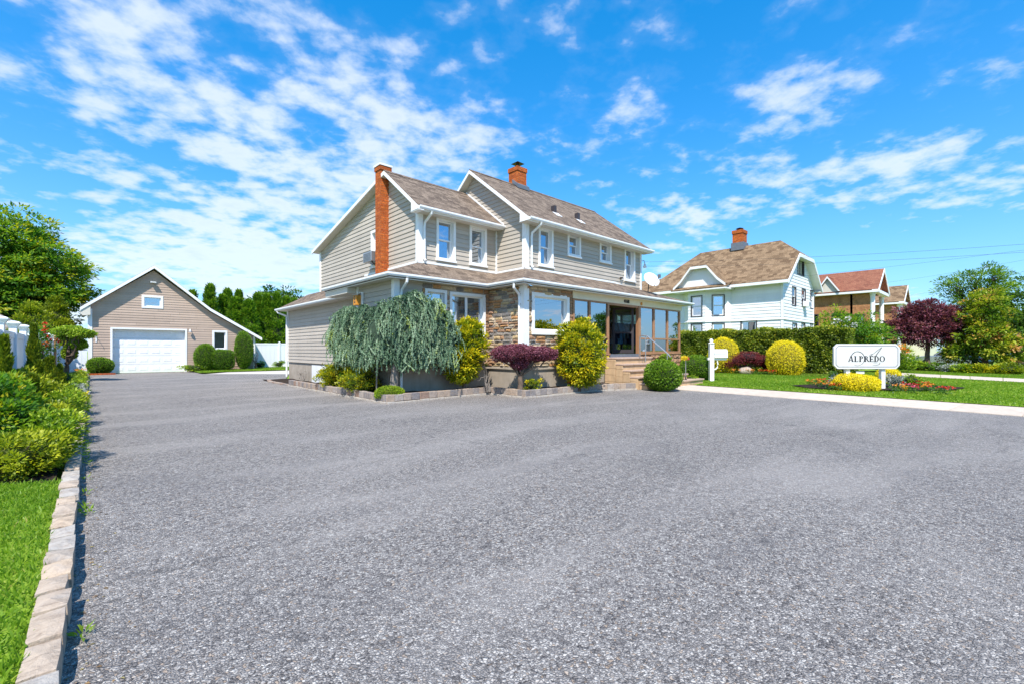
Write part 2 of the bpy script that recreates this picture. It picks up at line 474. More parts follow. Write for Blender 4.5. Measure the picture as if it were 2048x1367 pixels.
def mat_stone(name, cols):
    """each stone takes its own colour, with veins and a rough face"""
    t = NT(name); p = t.pos(); r = t.rnd()
    k = len(cols)
    c = t.ramp(r, [((i + 0.01) / k, x) for i, x in enumerate(cols)], 'CONSTANT')
    n = t.noise(p, 14, 6, 0.65, 0.6); v = t.noise(t.mapp(p, (1, 1, 5)), 9, 5, 0.6, 0.8)
    c = t.mix(t.rng(n, 0.42, 0.72, 0, 0.55), c, (0.09, 0.07, 0.055))
    c = t.mix(t.rng(v, 0.54, 0.75, 0, 0.5), c, (0.55, 0.36, 0.2))
    h = t.math('ADD', t.noise(p, 22, 6, 0.7), t.math('MULTIPLY', v, 0.6))
    t.pbr(c, 0.8, t.bump(h, 0.6, 0.02), 0.25)
mat_stone('ledge_stone', [(0.48, 0.36, 0.24), (0.38, 0.22, 0.125), (0.56, 0.45, 0.31), (0.27, 0.235, 0.205), (0.52, 0.27, 0.115),
                          (0.34, 0.305, 0.27), (0.60, 0.48, 0.34), (0.40, 0.24, 0.16), (0.20, 0.19, 0.185), (0.54, 0.40, 0.22)])
mat_stone('edging_stone', [(0.36, 0.29, 0.24), (0.27, 0.24, 0.225), (0.40, 0.31, 0.24), (0.30, 0.20, 0.15), (0.22, 0.20, 0.195), (0.38, 0.33, 0.29)])
t_ = NT('kerb_stone'); p_ = t_.pos(); r_ = t_.rnd()
c_ = t_.ramp(r_, [(0.0, (0.45, 0.36, 0.275)), (0.3, (0.40, 0.335, 0.27)), (0.55, (0.50, 0.385, 0.275)), (0.8, (0.43, 0.385, 0.33))], 'CONSTANT')
n_ = t_.noise(p_, 11, 7, 0.68, 0.5)
c_ = t_.mix(t_.rng(n_, 0.46, 0.70, 0, 0.65), c_, (0.24, 0.17, 0.12))
c_ = t_.mix(t_.rng(t_.noise(t_.mapp(p_, (2, 9, 4), rot=(0, 0, 0.5)), 3, 6, 0.7, 0.8), 0.55, 0.62, 0, 0.5), c_, (0.20, 0.155, 0.12))
c_ = t_.mix(t_.rng(t_.noise(p_, 5, 5, 0.6, 0.4), 0.5, 0.75, 0, 0.4), c_, (0.36, 0.36, 0.36))
t_.pbr(c_, 0.85, t_.bump(t_.math('ADD', n_, t_.noise(p_, 60, 4, 0.7)), 0.5, 0.015), 0.2)
mat_plain('mortar', (0.42, 0.36, 0.29), 0.9, 0.15, 8, bump=0.3)

def mat_asphalt():
    t = NT('asphalt'); p = t.pos()
    wob = t.n('VectorMath', operation='ADD')
    nc = t.noise(p, 26, 2, 0.5, color=True)
    sc = t.n('VectorMath', operation='SCALE'); t.L.new(nc, sc.inputs[0]); sc.inputs['Scale'].default_value = 0.03
    t.L.new(p, wob.inputs[0]); t.L.new(sc.outputs[0], wob.inputs[1]); w = wob.outputs[0]
    cell = t.voro(w, 66, 'F1', 'Color'); ed = t.voro(w, 66, 'DISTANCE_TO_EDGE', 'Distance')
    cell2 = t.voro(w, 150, 'F1', 'Color')
    sepc = t.n('SeparateColor'); t.L.new(cell, sepc.inputs[0]); sep2 = t.n('SeparateColor'); t.L.new(cell2, sep2.inputs[0])
    g = t.math('ADD', t.math('MULTIPLY', sepc.outputs[0], 0.6), t.math('MULTIPLY', sep2.outputs[0], 0.4))
    g = t.math('ADD', g, t.math('MULTIPLY', t.math('SUBTRACT', t.noise(p, 11, 5, 0.75), 0.5), 0.75))
    c = t.ramp(g, [(0.10, (0.070, 0.062, 0.058)), (0.36, (0.210, 0.190, 0.175)), (0.62, (0.325, 0.296, 0.270)), (0.92, (0.56, 0.52, 0.465))])
    c = t.mix(t.rng(sepc.outputs[1], 0.90, 0.97, 0, 0.55), c, (0.36, 0.25, 0.16))
    c = t.mix(t.rng(ed, 0.0, 0.10, 0.62, 0.0), c, (0.06, 0.06, 0.068))
    # worn, dusty and sealed patches, drawn out along the way the cars drive
    big = t.noise(t.mapp(p, (0.20, 0.62, 1), rot=(0, 0, R(-40))), 1.0, 6, 0.62, 0.6)
    big2 = t.noise(t.mapp(p, (0.5, 1.2, 1), (4, 2, 0)), 0.8, 5, 0.6, 0.4)
    c = t.mix(t.rng(big, 0.42, 0.66, 0, 0.55, True), c, t.mix(0.5, c, (0.42, 0.385, 0.35)))
    c = t.mix(t.rng(big, 0.50, 0.70, 0, 0.28, True), c, (0.37, 0.335, 0.305))
    c = t.mix(t.rng(big2, 0.50, 0.72, 0, 0.26, True), c, (0.145, 0.138, 0.138))
    cw = t.n('VectorMath', operation='ADD'); cs = t.n('VectorMath', operation='SCALE'); t.L.new(t.noise(p, 1.6, 5, 0.65, color=True), cs.inputs[0]); cs.inputs['Scale'].default_value = 0.9; t.L.new(p, cw.inputs[0]); t.L.new(cs.outputs[0], cw.inputs[1])
    crack = t.voro(cw.outputs[0], 0.42, 'DISTANCE_TO_EDGE')
    oil = t.voro(t.mapp(cw.outputs[0], (1, 1, 0)), 0.33, 'F1')
    c = t.mix(t.rng(oil, 0.08, 0.24, 0.16, 0.0, True), c, (0.07, 0.068, 0.07))
    cm = t.math('MULTIPLY', t.rng(crack, 0.002, 0.009, 1.0, 0.0), t.rng(t.noise(p, 0.35, 3), 0.44, 0.56))
    c = t.mix(t.math('MULTIPLY', cm, 0.42), c, (0.06, 0.058, 0.06))
    h = t.math('ADD', t.rng(ed, 0, 0.22), t.math('MULTIPLY', sepc.outputs[2], 0.7))
    t.pbr(c, 0.82, t.bump(h, 0.7, 0.010), 0.25)
mat_asphalt()

def mat_ground(name, c1, c2, c3, scale=30, bump=0.5, stripes=0.0):
    t = NT(name); p = t.pos()
    n = t.noise(p, scale, 6, 0.7); b = t.noise(p, 0.9, 5, 0.6); m = t.noise(p, 5, 4, 0.6)
    c = t.ramp(n, [(0.28, c1), (0.5, c2), (0.74, c3)])
    c = t.mix(t.rng(b, 0.4, 0.7, 0, 0.45), c, c3)
    c = t.mix(t.rng(m, 0.5, 0.75, 0, 0.4), c, c1)
    t.pbr(c, 0.9, t.bump(n, bump, 0.03), 0.15)
mat_ground('lawn', (0.09, 0.17, 0.014), (0.17, 0.28, 0.022), (0.29, 0.37, 0.05), 34)
mat_ground('mulch', (0.012, 0.009, 0.008), (0.030, 0.021, 0.016), (0.075, 0.05, 0.035), 60, 0.9)
mat_ground('street', (0.10, 0.10, 0.11), (0.14, 0.14, 0.15), (0.19, 0.19, 0.2), 40, 0.3)

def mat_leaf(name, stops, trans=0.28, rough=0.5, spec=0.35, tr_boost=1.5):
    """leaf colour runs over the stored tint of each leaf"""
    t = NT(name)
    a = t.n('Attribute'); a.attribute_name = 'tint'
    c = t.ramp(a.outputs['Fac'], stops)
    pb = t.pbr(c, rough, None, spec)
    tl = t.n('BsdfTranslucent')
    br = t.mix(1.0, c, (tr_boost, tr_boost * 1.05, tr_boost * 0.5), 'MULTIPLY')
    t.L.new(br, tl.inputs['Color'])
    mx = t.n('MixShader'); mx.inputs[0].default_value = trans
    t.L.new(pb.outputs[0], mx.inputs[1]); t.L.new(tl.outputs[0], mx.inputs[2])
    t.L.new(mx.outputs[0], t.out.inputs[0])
mat_leaf('leaf_grass', [(0, (0.10, 0.20, 0.012)), (0.5, (0.205, 0.34, 0.024)), (0.85, (0.32, 0.42, 0.045)), (1, (0.46, 0.40, 0.12))], 0.45)
mat_leaf('leaf_tree', [(0, (0.04, 0.125, 0.018)), (0.4, (0.085, 0.215, 0.02)), (0.75, (0.19, 0.32, 0.02)), (1, (0.40, 0.38, 0.02))], 0.42)
mat_leaf('leaf_far', [(0, (0.03, 0.085, 0.018)), (0.6, (0.07, 0.155, 0.022)), (1, (0.15, 0.24, 0.04))], 0.38)
mat_leaf('leaf_arbor', [(0, (0.035, 0.11, 0.010)), (0.5, (0.095, 0.215, 0.014)), (1, (0.24, 0.37, 0.025))], 0.38)
mat_leaf('leaf_oliveg', [(0, (0.06, 0.11, 0.008)), (0.45, (0.18, 0.245, 0.012)), (1, (0.44, 0.46, 0.025))], 0.35)
mat_leaf('leaf_box', [(0, (0.03, 0.09, 0.008)), (0.5, (0.085, 0.195, 0.010)), (1, (0.23, 0.36, 0.02))], 0.32)
mat_leaf('leaf_gold', [(0, (0.045, 0.10, 0.008)), (0.35, (0.14, 0.21, 0.010)), (0.65, (0.42, 0.42, 0.012)), (1, (0.72, 0.56, 0.015))])
mat_leaf('leaf_yellow', [(0, (0.26, 0.23, 0.008)), (0.4, (0.66, 0.54, 0.010)), (1, (0.90, 0.74, 0.02))])
mat_leaf('leaf_lime', [(0, (0.05, 0.12, 0.008)), (0.5, (0.17, 0.29, 0.012)), (1, (0.40, 0.48, 0.03))])
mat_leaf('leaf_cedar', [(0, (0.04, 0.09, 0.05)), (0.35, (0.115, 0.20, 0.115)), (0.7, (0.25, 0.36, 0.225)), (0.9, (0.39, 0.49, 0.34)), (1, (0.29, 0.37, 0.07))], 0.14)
mat_plain('twig_core_cedar', (0.03, 0.055, 0.032), 0.95, 0.3, 12)
mat_leaf('leaf_purple', [(0, (0.05, 0.014, 0.026)), (0.5, (0.165, 0.040, 0.068)), (1, (0.38, 0.14, 0.19))], 0.34, tr_boost=1.3)
mat_leaf('leaf_red', [(0, (0.06, 0.008, 0.012)), (0.5, (0.17, 0.02, 0.03)), (1, (0.30, 0.06, 0.06))], 0.25, tr_boost=1.2)
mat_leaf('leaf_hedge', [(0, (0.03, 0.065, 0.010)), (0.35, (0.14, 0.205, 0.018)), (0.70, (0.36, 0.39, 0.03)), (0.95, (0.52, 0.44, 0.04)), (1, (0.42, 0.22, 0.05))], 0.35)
mat_leaf('leaf_tricolor', [(0, (0.05, 0.12, 0.012)), (0.35, (0.17, 0.27, 0.015)), (0.70, (0.42, 0.44, 0.035)), (1, (0.58, 0.28, 0.11))], 0.35)
mat_leaf('leaf_silver', [(0, (0.16, 0.20, 0.18)), (1, (0.45, 0.48, 0.46))], 0.15)
mat_leaf('petal_red', [(0, (0.50, 0.02, 0.012)), (0.6, (0.75, 0.06, 0.02)), (1, (0.80, 0.22, 0.03))], 0.3, tr_boost=1.0)
mat_leaf('petal_pink', [(0, (0.62, 0.05, 0.12)), (1, (0.85, 0.22, 0.35))], 0.3, tr_boost=1.0)
mat_leaf('petal_orange', [(0, (0.75, 0.20, 0.02)), (1, (0.85, 0.42, 0.06))], 0.3, tr_boost=1.0)
mat_leaf('petal_white', [(0, (0.62, 0.60, 0.64)), (1, (0.82, 0.80, 0.82))], 0.3, tr_boost=1.0)
mat_leaf('petal_yellow', [(0, (0.75, 0.52, 0.02)), (1, (0.85, 0.70, 0.05))], 0.3, tr_boost=1.0)
mat_leaf('leaf_litter', [(0, (0.16, 0.10, 0.05)), (0.6, (0.34, 0.22, 0.10)), (1, (0.42, 0.36, 0.14))], 0.15)
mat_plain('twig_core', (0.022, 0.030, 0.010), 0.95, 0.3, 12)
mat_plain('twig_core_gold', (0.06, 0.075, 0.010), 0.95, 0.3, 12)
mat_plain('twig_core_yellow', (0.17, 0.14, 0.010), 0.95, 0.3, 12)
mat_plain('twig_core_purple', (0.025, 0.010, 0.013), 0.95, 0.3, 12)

# ---------------------------------------------------------------- foliage
RG = np.random.default_rng(11)
def unit(v): return v / (np.linalg.norm(v, axis=-1, keepdims=True) + 1e-9)
def rand_dir(n): return unit(RG.normal(size=(n, 3)))
class Leaves:
    """four-cornered leaves kept in arrays, turned into one mesh"""
    def __init__(s): s.Q = []; s.T = []; s.I = []; s.extra = []
    def add(s, P, D, N, L, W, tint, mi=0, fold=0.15):
        n = len(P)
        if n == 0: return s
        D = unit(D); S = unit(np.cross(D, N)); N2 = np.cross(S, D)
        L = np.broadcast_to(np.asarray(L, float), (n,))[:, None]; W = np.broadcast_to(np.asarray(W, float), (n,))[:, None]
        a = P; c = P + D * L - N2 * L * fold
        m = P + D * L * 0.48 + N2 * L * fold * 0.4
        q = np.stack([a, m + S * W * 0.5, c, m - S * W * 0.5], 1)
        s.Q.append(q); s.T.append(np.broadcast_to(np.asarray(tint, float), (n,)).copy()); s.I.append(np.full(n, mi)); return s
    def shape(s, mb, mi): s.extra.append((mb, mi)); return s
    def build(s, name, mats, parent=None, origin=None):
        Q = np.concatenate(s.Q) if s.Q else np.zeros((0, 4, 3)); n = len(Q)
        T = np.concatenate(s.T) if s.T else np.zeros(0); I = np.concatenate(s.I) if s.I else np.zeros(0, int)
        V = [Q.reshape(-1, 3)]; li = [np.arange(n * 4)]; lt = [np.full(n, 4)]; mi = [I]; tt = [T]; k = n * 4
        for mb, m_ in s.extra:
            if not mb.v: continue
            V.append(np.array(mb.v)); tot = np.array([len(f) for f in mb.f])
            li.append(np.concatenate([np.array(f) for f in mb.f]) + k); lt.append(tot)
            mi.append(np.full(len(tot), m_)); tt.append(np.full(len(tot), 0.3)); k += len(mb.v)
        V = np.concatenate(V); li = np.concatenate(li); lt = np.concatenate(lt); mi = np.concatenate(mi); tt = np.concatenate(tt)
        o3 = np.zeros(3)
        if parent is not None: o3 = np.array(root_of(parent).location)
        elif origin is not None: o3 = np.array(origin, float)
        V = V - o3
        me = bpy.data.meshes.new(name)
        me.vertices.add(len(V)); me.vertices.foreach_set('co', V.astype(np.float32).ravel())
        me.loops.add(len(li)); me.loops.foreach_set('vertex_index', li.astype(np.int32))
        me.polygons.add(len(lt))
        ls = np.zeros(len(lt), np.int32); ls[1:] = np.cumsum(lt)[:-1]
        me.polygons.foreach_set('loop_start', ls); me.polygons.foreach_set('loop_total', lt.astype(np.int32))
        me.polygons.foreach_set('material_index', mi.astype(np.int32))
        at = me.attributes.new('tint', 'FLOAT', 'FACE'); at.data.foreach_set('value', np.clip(tt, 0, 1).astype(np.float32))
        if not isinstance(mats, (list, tuple)): mats = [mats]
        for m_ in mats: me.materials.append(M[m_])
        me.update(calc_edges=True); me.validate()
        ob = bpy.data.objects.new(name, me); COL.objects.link(ob)
        if parent is not None: ob.parent = parent
        elif origin is not None: ob.location = origin
        return ob

def wobble(d, seed, amp, freq=2.2):
    """smooth bumpy factor over directions"""
    rs = np.random.default_rng(seed); f = np.zeros(len(d))
    for _ in range(7):
        k = rs.normal(size=3) * freq; f += np.sin(d @ k + rs.uniform(0, 6.3)) / 7 * 2.2
    return 1 + amp * f
def blob(c, r, seed, amp=0.1, scale=0.8, nu=14, nv=9, zmin=None, power=2.0, freq=2.2):
    """low, closed, uneven body that stops one seeing through a crown"""
    mb = MB(); D = []
    for j in range(nv + 1):
        ph = math.pi * j / nv
        for i in range(nu):
            a = 2 * math.pi * i / nu; D.append((math.sin(ph) * math.cos(a), math.sin(ph) * math.sin(a), math.cos(ph)))
    D = np.array(D); w = wobble(D, seed, amp, freq)
    E = D / (np.abs(D) ** power).sum(1, keepdims=True) ** (1 / power) if power != 2 else D
    P = np.array(c) + E * np.array(r) * (w * scale)[:, None]
    if zmin is not None: P[:, 2] = np.maximum(P[:, 2], zmin)
    F = []
    for j in range(nv):
        for i in range(nu):
            F.append((j*nu+i, (j+1)*nu+i, (j+1)*nu+(i+1) % nu, j*nu+(i+1) % nu))
    return mb.faces(P, F)
def shell(lv, c, r, n, L, W, seed, amp=0.08, depth=0.16, power=2.0, zmin=None, up=0.25, tint=(0.45, 0.28), topboost=0.2, mi=0, freq=2.2, splay=0.7):
    """leaves set densely over an uneven closed form (clipped shrubs)"""
    D = rand_dir(n)
    E = D / (np.abs(D) ** power).sum(1, keepdims=True) ** (1 / power)
    w = wobble(D, seed, amp, freq)
    k = 1 - depth * RG.random(n) ** 1.6
    stray = RG.random(n) < 0.035; k = np.where(stray, 1 + 0.07 * RG.random(n), k)
    P = np.array(c) + E * np.array(r) * (w * k)[:, None]
    nrm = unit(E / np.array(r) ** 1.0)
    dirv = unit(nrm + splay * rand_dir(n) + np.array([0, 0, up]))
    if zmin is not None:
        keep = P[:, 2] > zmin; P, nrm, dirv, k = P[keep], nrm[keep], dirv[keep], k[keep]
    m = len(P)
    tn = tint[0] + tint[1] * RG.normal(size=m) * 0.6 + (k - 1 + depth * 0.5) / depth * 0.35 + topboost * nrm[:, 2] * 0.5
    lv.add(P, dirv, unit(nrm + 0.6 * rand_dir(m)), L * RG.uniform(0.7, 1.3, m), W * RG.uniform(0.7, 1.3, m), tn, mi)
    return lv
def clumps(lv, C, rad, per, L, W, flat=0.7, up=0.35, tint=(0.4, 0.2), out=None, tipgain=0.35, mi=0, outw=0.5):
    """tufts of leaves: C centres (n,3), rad radius of each, per leaves in each; out = crown centre"""
    n = len(C); rad = np.broadcast_to(np.asarray(rad, float), (n,))
    idx = np.repeat(np.arange(n), per); k = len(idx)
    d = rand_dir(k); rr = RG.random(k) ** 0.45
    off = d * (rr * rad[idx])[:, None]; off[:, 2] *= flat
    P = C[idx] + off
    o = unit(C[idx] - np.asarray(out)) if out is not None else np.zeros((k, 3))
    dv = unit(d * 0.8 + o * outw + np.array([0, 0, up]) + 0.35 * rand_dir(k))
    nn = unit(np.array([0, 0, 1.0]) + 0.75 * rand_dir(k) + o * 0.4)
    ct = RG.normal(size=n) * tint[1]
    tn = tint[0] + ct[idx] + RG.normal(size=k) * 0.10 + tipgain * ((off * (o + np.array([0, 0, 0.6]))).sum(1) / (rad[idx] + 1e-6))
    lv.add(P, dv, nn, L * RG.uniform(0.65, 1.35, k), W * RG.uniform(0.7, 1.3, k), tn, mi)
    return lv
def limb(mb, a, b, r0, r1, sag=0.0, n=5, seg=6, wig=0.05):
    a = np.array(a, float); b = np.array(b, float); ln = np.linalg.norm(b - a)
    ps = []; rs = []
    for i in range(n + 1):
        t = i / n; p = a + (b - a) * t + np.array([0, 0, sag * ln * math.sin(math.pi * t)])
        if 0 < i < n: p = p + RG.normal(size=3) * wig * ln
        ps.append(p); rs.append(r0 + (r1 - r0) * t)
    mb.tube(ps, rs, seg); return ps

def clipped(name, c, r, n, L, W, leaf, core, label, cat='shrub', group=None, seed=1, amp=0.05, power=2.0, zmin=None, stem=True, **kw):
    """a sheared shrub: crown and a short stem"""
    base = (c[0], c[1], zmin if zmin is not None else c[2] - r[2])
    t = thing(name, base, label, cat, group)
    lv = Leaves(); shell(lv, c, r, n, L, W, seed, amp, power=power, zmin=zmin, **kw)
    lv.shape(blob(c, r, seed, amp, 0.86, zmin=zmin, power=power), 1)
    lv.build('foliage', [leaf, core], t)
    if stem:
        mb = MB()
        for k in range(4):
            a = k * 1.6 + seed
            limb(mb, (c[0] + 0.04 * math.cos(a), c[1] + 0.04 * math.sin(a), base[2] - 0.08), (c[0] + 0.4 * r[0] * math.cos(a), c[1] + 0.4 * r[1] * math.sin(a), c[2]), 0.03, 0.012)
        mb.build('stem', 'bark', t)
    return t

def tufted(name, base, c, r, nclump, per, rad, L, W, leaf, core, label, cat='shrub', group=None, seed=3, amp=0.15, flat=0.6, trunk=0.05, core_scale=0.62,
           tint=(0.45, 0.16), tipgain=0.4, shellness=0.5, up=0.35, zmin=None, lean=None, power=2.0, bark='bark', outw=0.6, crad=None):
    """a loose shrub or small tree: stems, and a crown of separate leaf tufts"""
    t = thing(name, base, label, cat, group)
    c = np.array(c, float); r = np.array(r, float)
    D = rand_dir(nclump); w = wobble(D, seed, amp)
    E = D / (np.abs(D) ** power).sum(1, keepdims=True) ** (1 / power)
    k = 1 - shellness * RG.random(nclump) ** 1.4
    C = c + E * r * (w * k)[:, None]
    if lean is not None: C[:, :2] += np.array(lean) * ((C[:, 2:3] - c[2]) / r[2])
    if zmin is not None: C = C[C[:, 2] > zmin]
    lv = Leaves(); clumps(lv, C, rad * RG.uniform(0.7, 1.3, len(C)), per, L, W, flat, up, tint, out=c - np.array([0, 0, r[2] * 0.3]), tipgain=tipgain, outw=outw)
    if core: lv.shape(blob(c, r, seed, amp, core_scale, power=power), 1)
    lv.build('crown', [leaf, core or 'twig_core'], t)
    mb = MB()
    b = np.array(base, float); fork = b + (c - b) * 0.35 * np.array([1, 1, 1]); fork[2] = b[2] + max(0.12, (c[2] - r[2] - b[2]) * 0.8 + 0.1 * r[2])
    limb(mb, b - np.array([0, 0, 0.1]), fork, trunk * 1.25, trunk * 0.9, wig=0.02, seg=8)
    for i in RG.choice(len(C), size=min(len(C), 26), replace=False):
        limb(mb, fork + RG.normal(size=3) * trunk * 0.3, c + (C[i] - c) * 0.85, trunk * 0.5, 0.006, 0.08, wig=0.04)
    mb.build('trunk', bark, t)
    return t

def broad_tree(name, base, lobes, nclump, per, rad, L, W, leaf, label, group=None, trunk=0.25, tint=(0.42, 0.16), flat=0.55, tipgain=0.35, limbs=60, up=0.1, shellness=0.55, bark='bark', seed=5, keepmesh=None):
    """a tree: tapered trunk, limbs to every part of the crown, leaves in tufts with gaps between"""
    t = thing(name, base, label, 'tree', group)
    b = np.array(base, float); vol = np.array([np.prod(l[1]) ** (2 / 3) for l in lobes]); vol /= vol.sum()
    C = []; out = []
    for (lc, lr), f in zip(lobes, vol):
        m = max(4, int(nclump * f)); D = rand_dir(m); w = wobble(D, seed, 0.16, 2.6); seed += 1
        k = 1 - shellness * RG.random(m) ** 1.5
        C.append(np.array(lc) + D * np.array(lr) * (w * k)[:, None]); out.append(np.repeat(np.array(lc, float)[None], m, 0))
    C = np.concatenate(C); out = np.concatenate(out)
    lv = Leaves()
    for i in range(0, len(C), 400):
        cc = out[i:i + 400].mean(0) - np.array([0, 0, 0.5])
        clumps(lv, C[i:i + 400], rad * RG.uniform(0.65, 1.4, len(C[i:i + 400])), per, L, W, flat, up, tint, out=cc, tipgain=tipgain)
    lv.build('crown', [leaf], t)
    mb = MB(); top = np.mean([l[0] for l in lobes], 0)
    fork = b + (top - b) * 0.45; fork[2] = b[2] + (min(l[0][2] - l[1][2] for l in lobes) - b[2]) * 1.0 + 0.4
    limb(mb, b - np.array([0, 0, 0.2]), fork, trunk * 1.3, trunk * 0.85, wig=0.015, seg=10)
    hubs = []
    for lc, lr in lobes:
        lc = np.array(lc, float); limb(mb, fork, lc, trunk * 0.7, trunk * 0.25, 0.06, wig=0.03, seg=8); hubs.append(lc)
    for i in RG.choice(len(C), size=min(limbs, len(C)), replace=False):
        h = min(hubs, key=lambda q: np.linalg.norm(q - C[i])); s0 = fork + (h - fork) * RG.uniform(0.5, 1.0)
        limb(mb, s0, C[i], trunk * 0.2, 0.012, 0.05, wig=0.03)
    mb.build('trunk', bark, t)
    return t

def copy_thing(root, loc, rz=0.0, label=None, scale=None, group=None):
    r = root.copy(); COL.objects.link(r); r.location = loc; r.rotation_euler = (0, 0, rz)
    if scale is not None: r.scale = scale
    if label: r['label'] = label
    if group: r['group'] = group
    for ch in list(root.children):
        c = ch.copy(); COL.objects.link(c); c.parent = r
        for g in list(ch.children):
            d = g.copy(); COL.objects.link(d); d.parent = c
    return r

# ---------------------------------------------------------------- walls, boards, windows, roofs
class Wall:
    """a flat wall: p0 = origin at its left foot, u = horizontal direction, n = outward normal; polygon and openings in (u, z)"""
    def __init__(s, p0, u, n): s.p0 = np.array(p0, float); s.u = np.array(u, float); s.n = np.array(n, float)
    def P(s, u, z, d=0.0):
        p = s.p0 + s.u * u + s.n * d; return np.array([p[0], p[1], z])
    def quad(s, mb, u0, u1, z0, z1, d0, d1, mi=0):
        return mb.obox(s.P(u0, z0, d0), s.u * (u1 - u0), np.array([0, 0, z1 - z0]), s.n * (d1 - d0), mi)
def span(poly, z):
    us = []
    n = len(poly)
    for i in range(n):
        (u0, z0), (u1, z1) = poly[i], poly[(i + 1) % n]
        if abs(z1 - z0) < 1e-9:
            if abs(z - z0) < 1e-6: us += [u0, u1]
        elif min(z0, z1) - 1e-9 <= z <= max(z0, z1) + 1e-9: us.append(u0 + (u1 - u0) * (z - z0) / (z1 - z0))
    return (min(us), max(us)) if us else None
def pieces(poly, openings, za, zb):
    """trapezoids (ul0, ur0, ul1, ur1, z0, z1) of the strip za..zb of a convex wall, less its openings"""
    cuts = {za, zb}
    for _, z in poly:
        if za < z < zb: cuts.add(z)
    for o in openings:
        for z in o[2:4]:
            if za < z < zb: cuts.add(z)
    cuts = sorted(cuts); res = []
    for a, b in zip(cuts, cuts[1:]):
        if b - a < 0.004: continue
        s0, s1 = span(poly, a + 1e-5), span(poly, b - 1e-5)
        if not s0 or not s1: continue
        mid = (a + b) / 2
        ops = sorted((o[0], o[1]) for o in openings if o[2] < mid < o[3])
        l0, l1 = s0[0], s1[0]
        for q0, q1 in ops:
            if q0 > min(l0, l1) + 0.01: res.append((l0, q0, l1, q0, a, b))
            l0 = l1 = q1
        if max(s0[1] - l0, s1[1] - l1) > 0.01: res.append((l0, s0[1], l1, s1[1], a, b))
    return res
JR = random.Random(17)
def siding(wall, poly, openings, root, e=0.155, mat='siding', z0=None, name='wall', inner='interior_dark', tb=0.027, tt=0.005, thick=0.06):
    zlo = min(p[1] for p in poly); zhi = max(p[1] for p in poly)
    mb = MB()
    for q in pieces(poly, openings, zlo, zhi):
        l0, r0, l1, r1, a, b = q
        mb.prism([wall.P(l0, a, -0.012), wall.P(r0, a, -0.012), wall.P(r1, b, -0.012), wall.P(l1, b, -0.012)], -wall.n * (thick + 0.05))
    wob = mb.build(name, inner, root)
    k = 0; z = zlo if z0 is None else z0
    while z < zhi - 0.01:
        cut = []
        for q in pieces(poly, openings, max(z, zlo), min(z + e, zhi)):
            if min(q[1], q[3]) - max(q[0], q[2]) > 4.0:           # long courses are two boards, butted at a joint
                j = max(q[0], q[2]) + (min(q[1], q[3]) - max(q[0], q[2])) * JR.uniform(0.28, 0.72)
                cut += [(q[0], j - 0.003, q[2], j - 0.003, q[4], q[5]), (j + 0.003, q[1], j + 0.003, q[3], q[4], q[5])]
            else: cut.append(q)
        for l0, r0, l1, r1, a, b in cut:
            ta = tb + (tt - tb) * (a - z) / e; tc = tb + (tt - tb) * (b - z) / e
            mb = MB(); P = wall.P; ov = 0.006 if b < zhi - 0.01 else 0.0
            mb.faces([P(l0, a, ta), P(r0, a, ta), P(r1, b + ov, tc), P(l1, b + ov, tc), P(l0, a, -0.01), P(r0, a, -0.01), P(r1, b + ov, -0.01), P(l1, b + ov, -0.01)],
                     [(0,1,2,3),(5,4,7,6),(4,5,1,0),(3,2,6,7),(1,5,6,2),(4,0,3,7)])
            mb.build('siding_board', mat, wob)
        z += e
    return wob
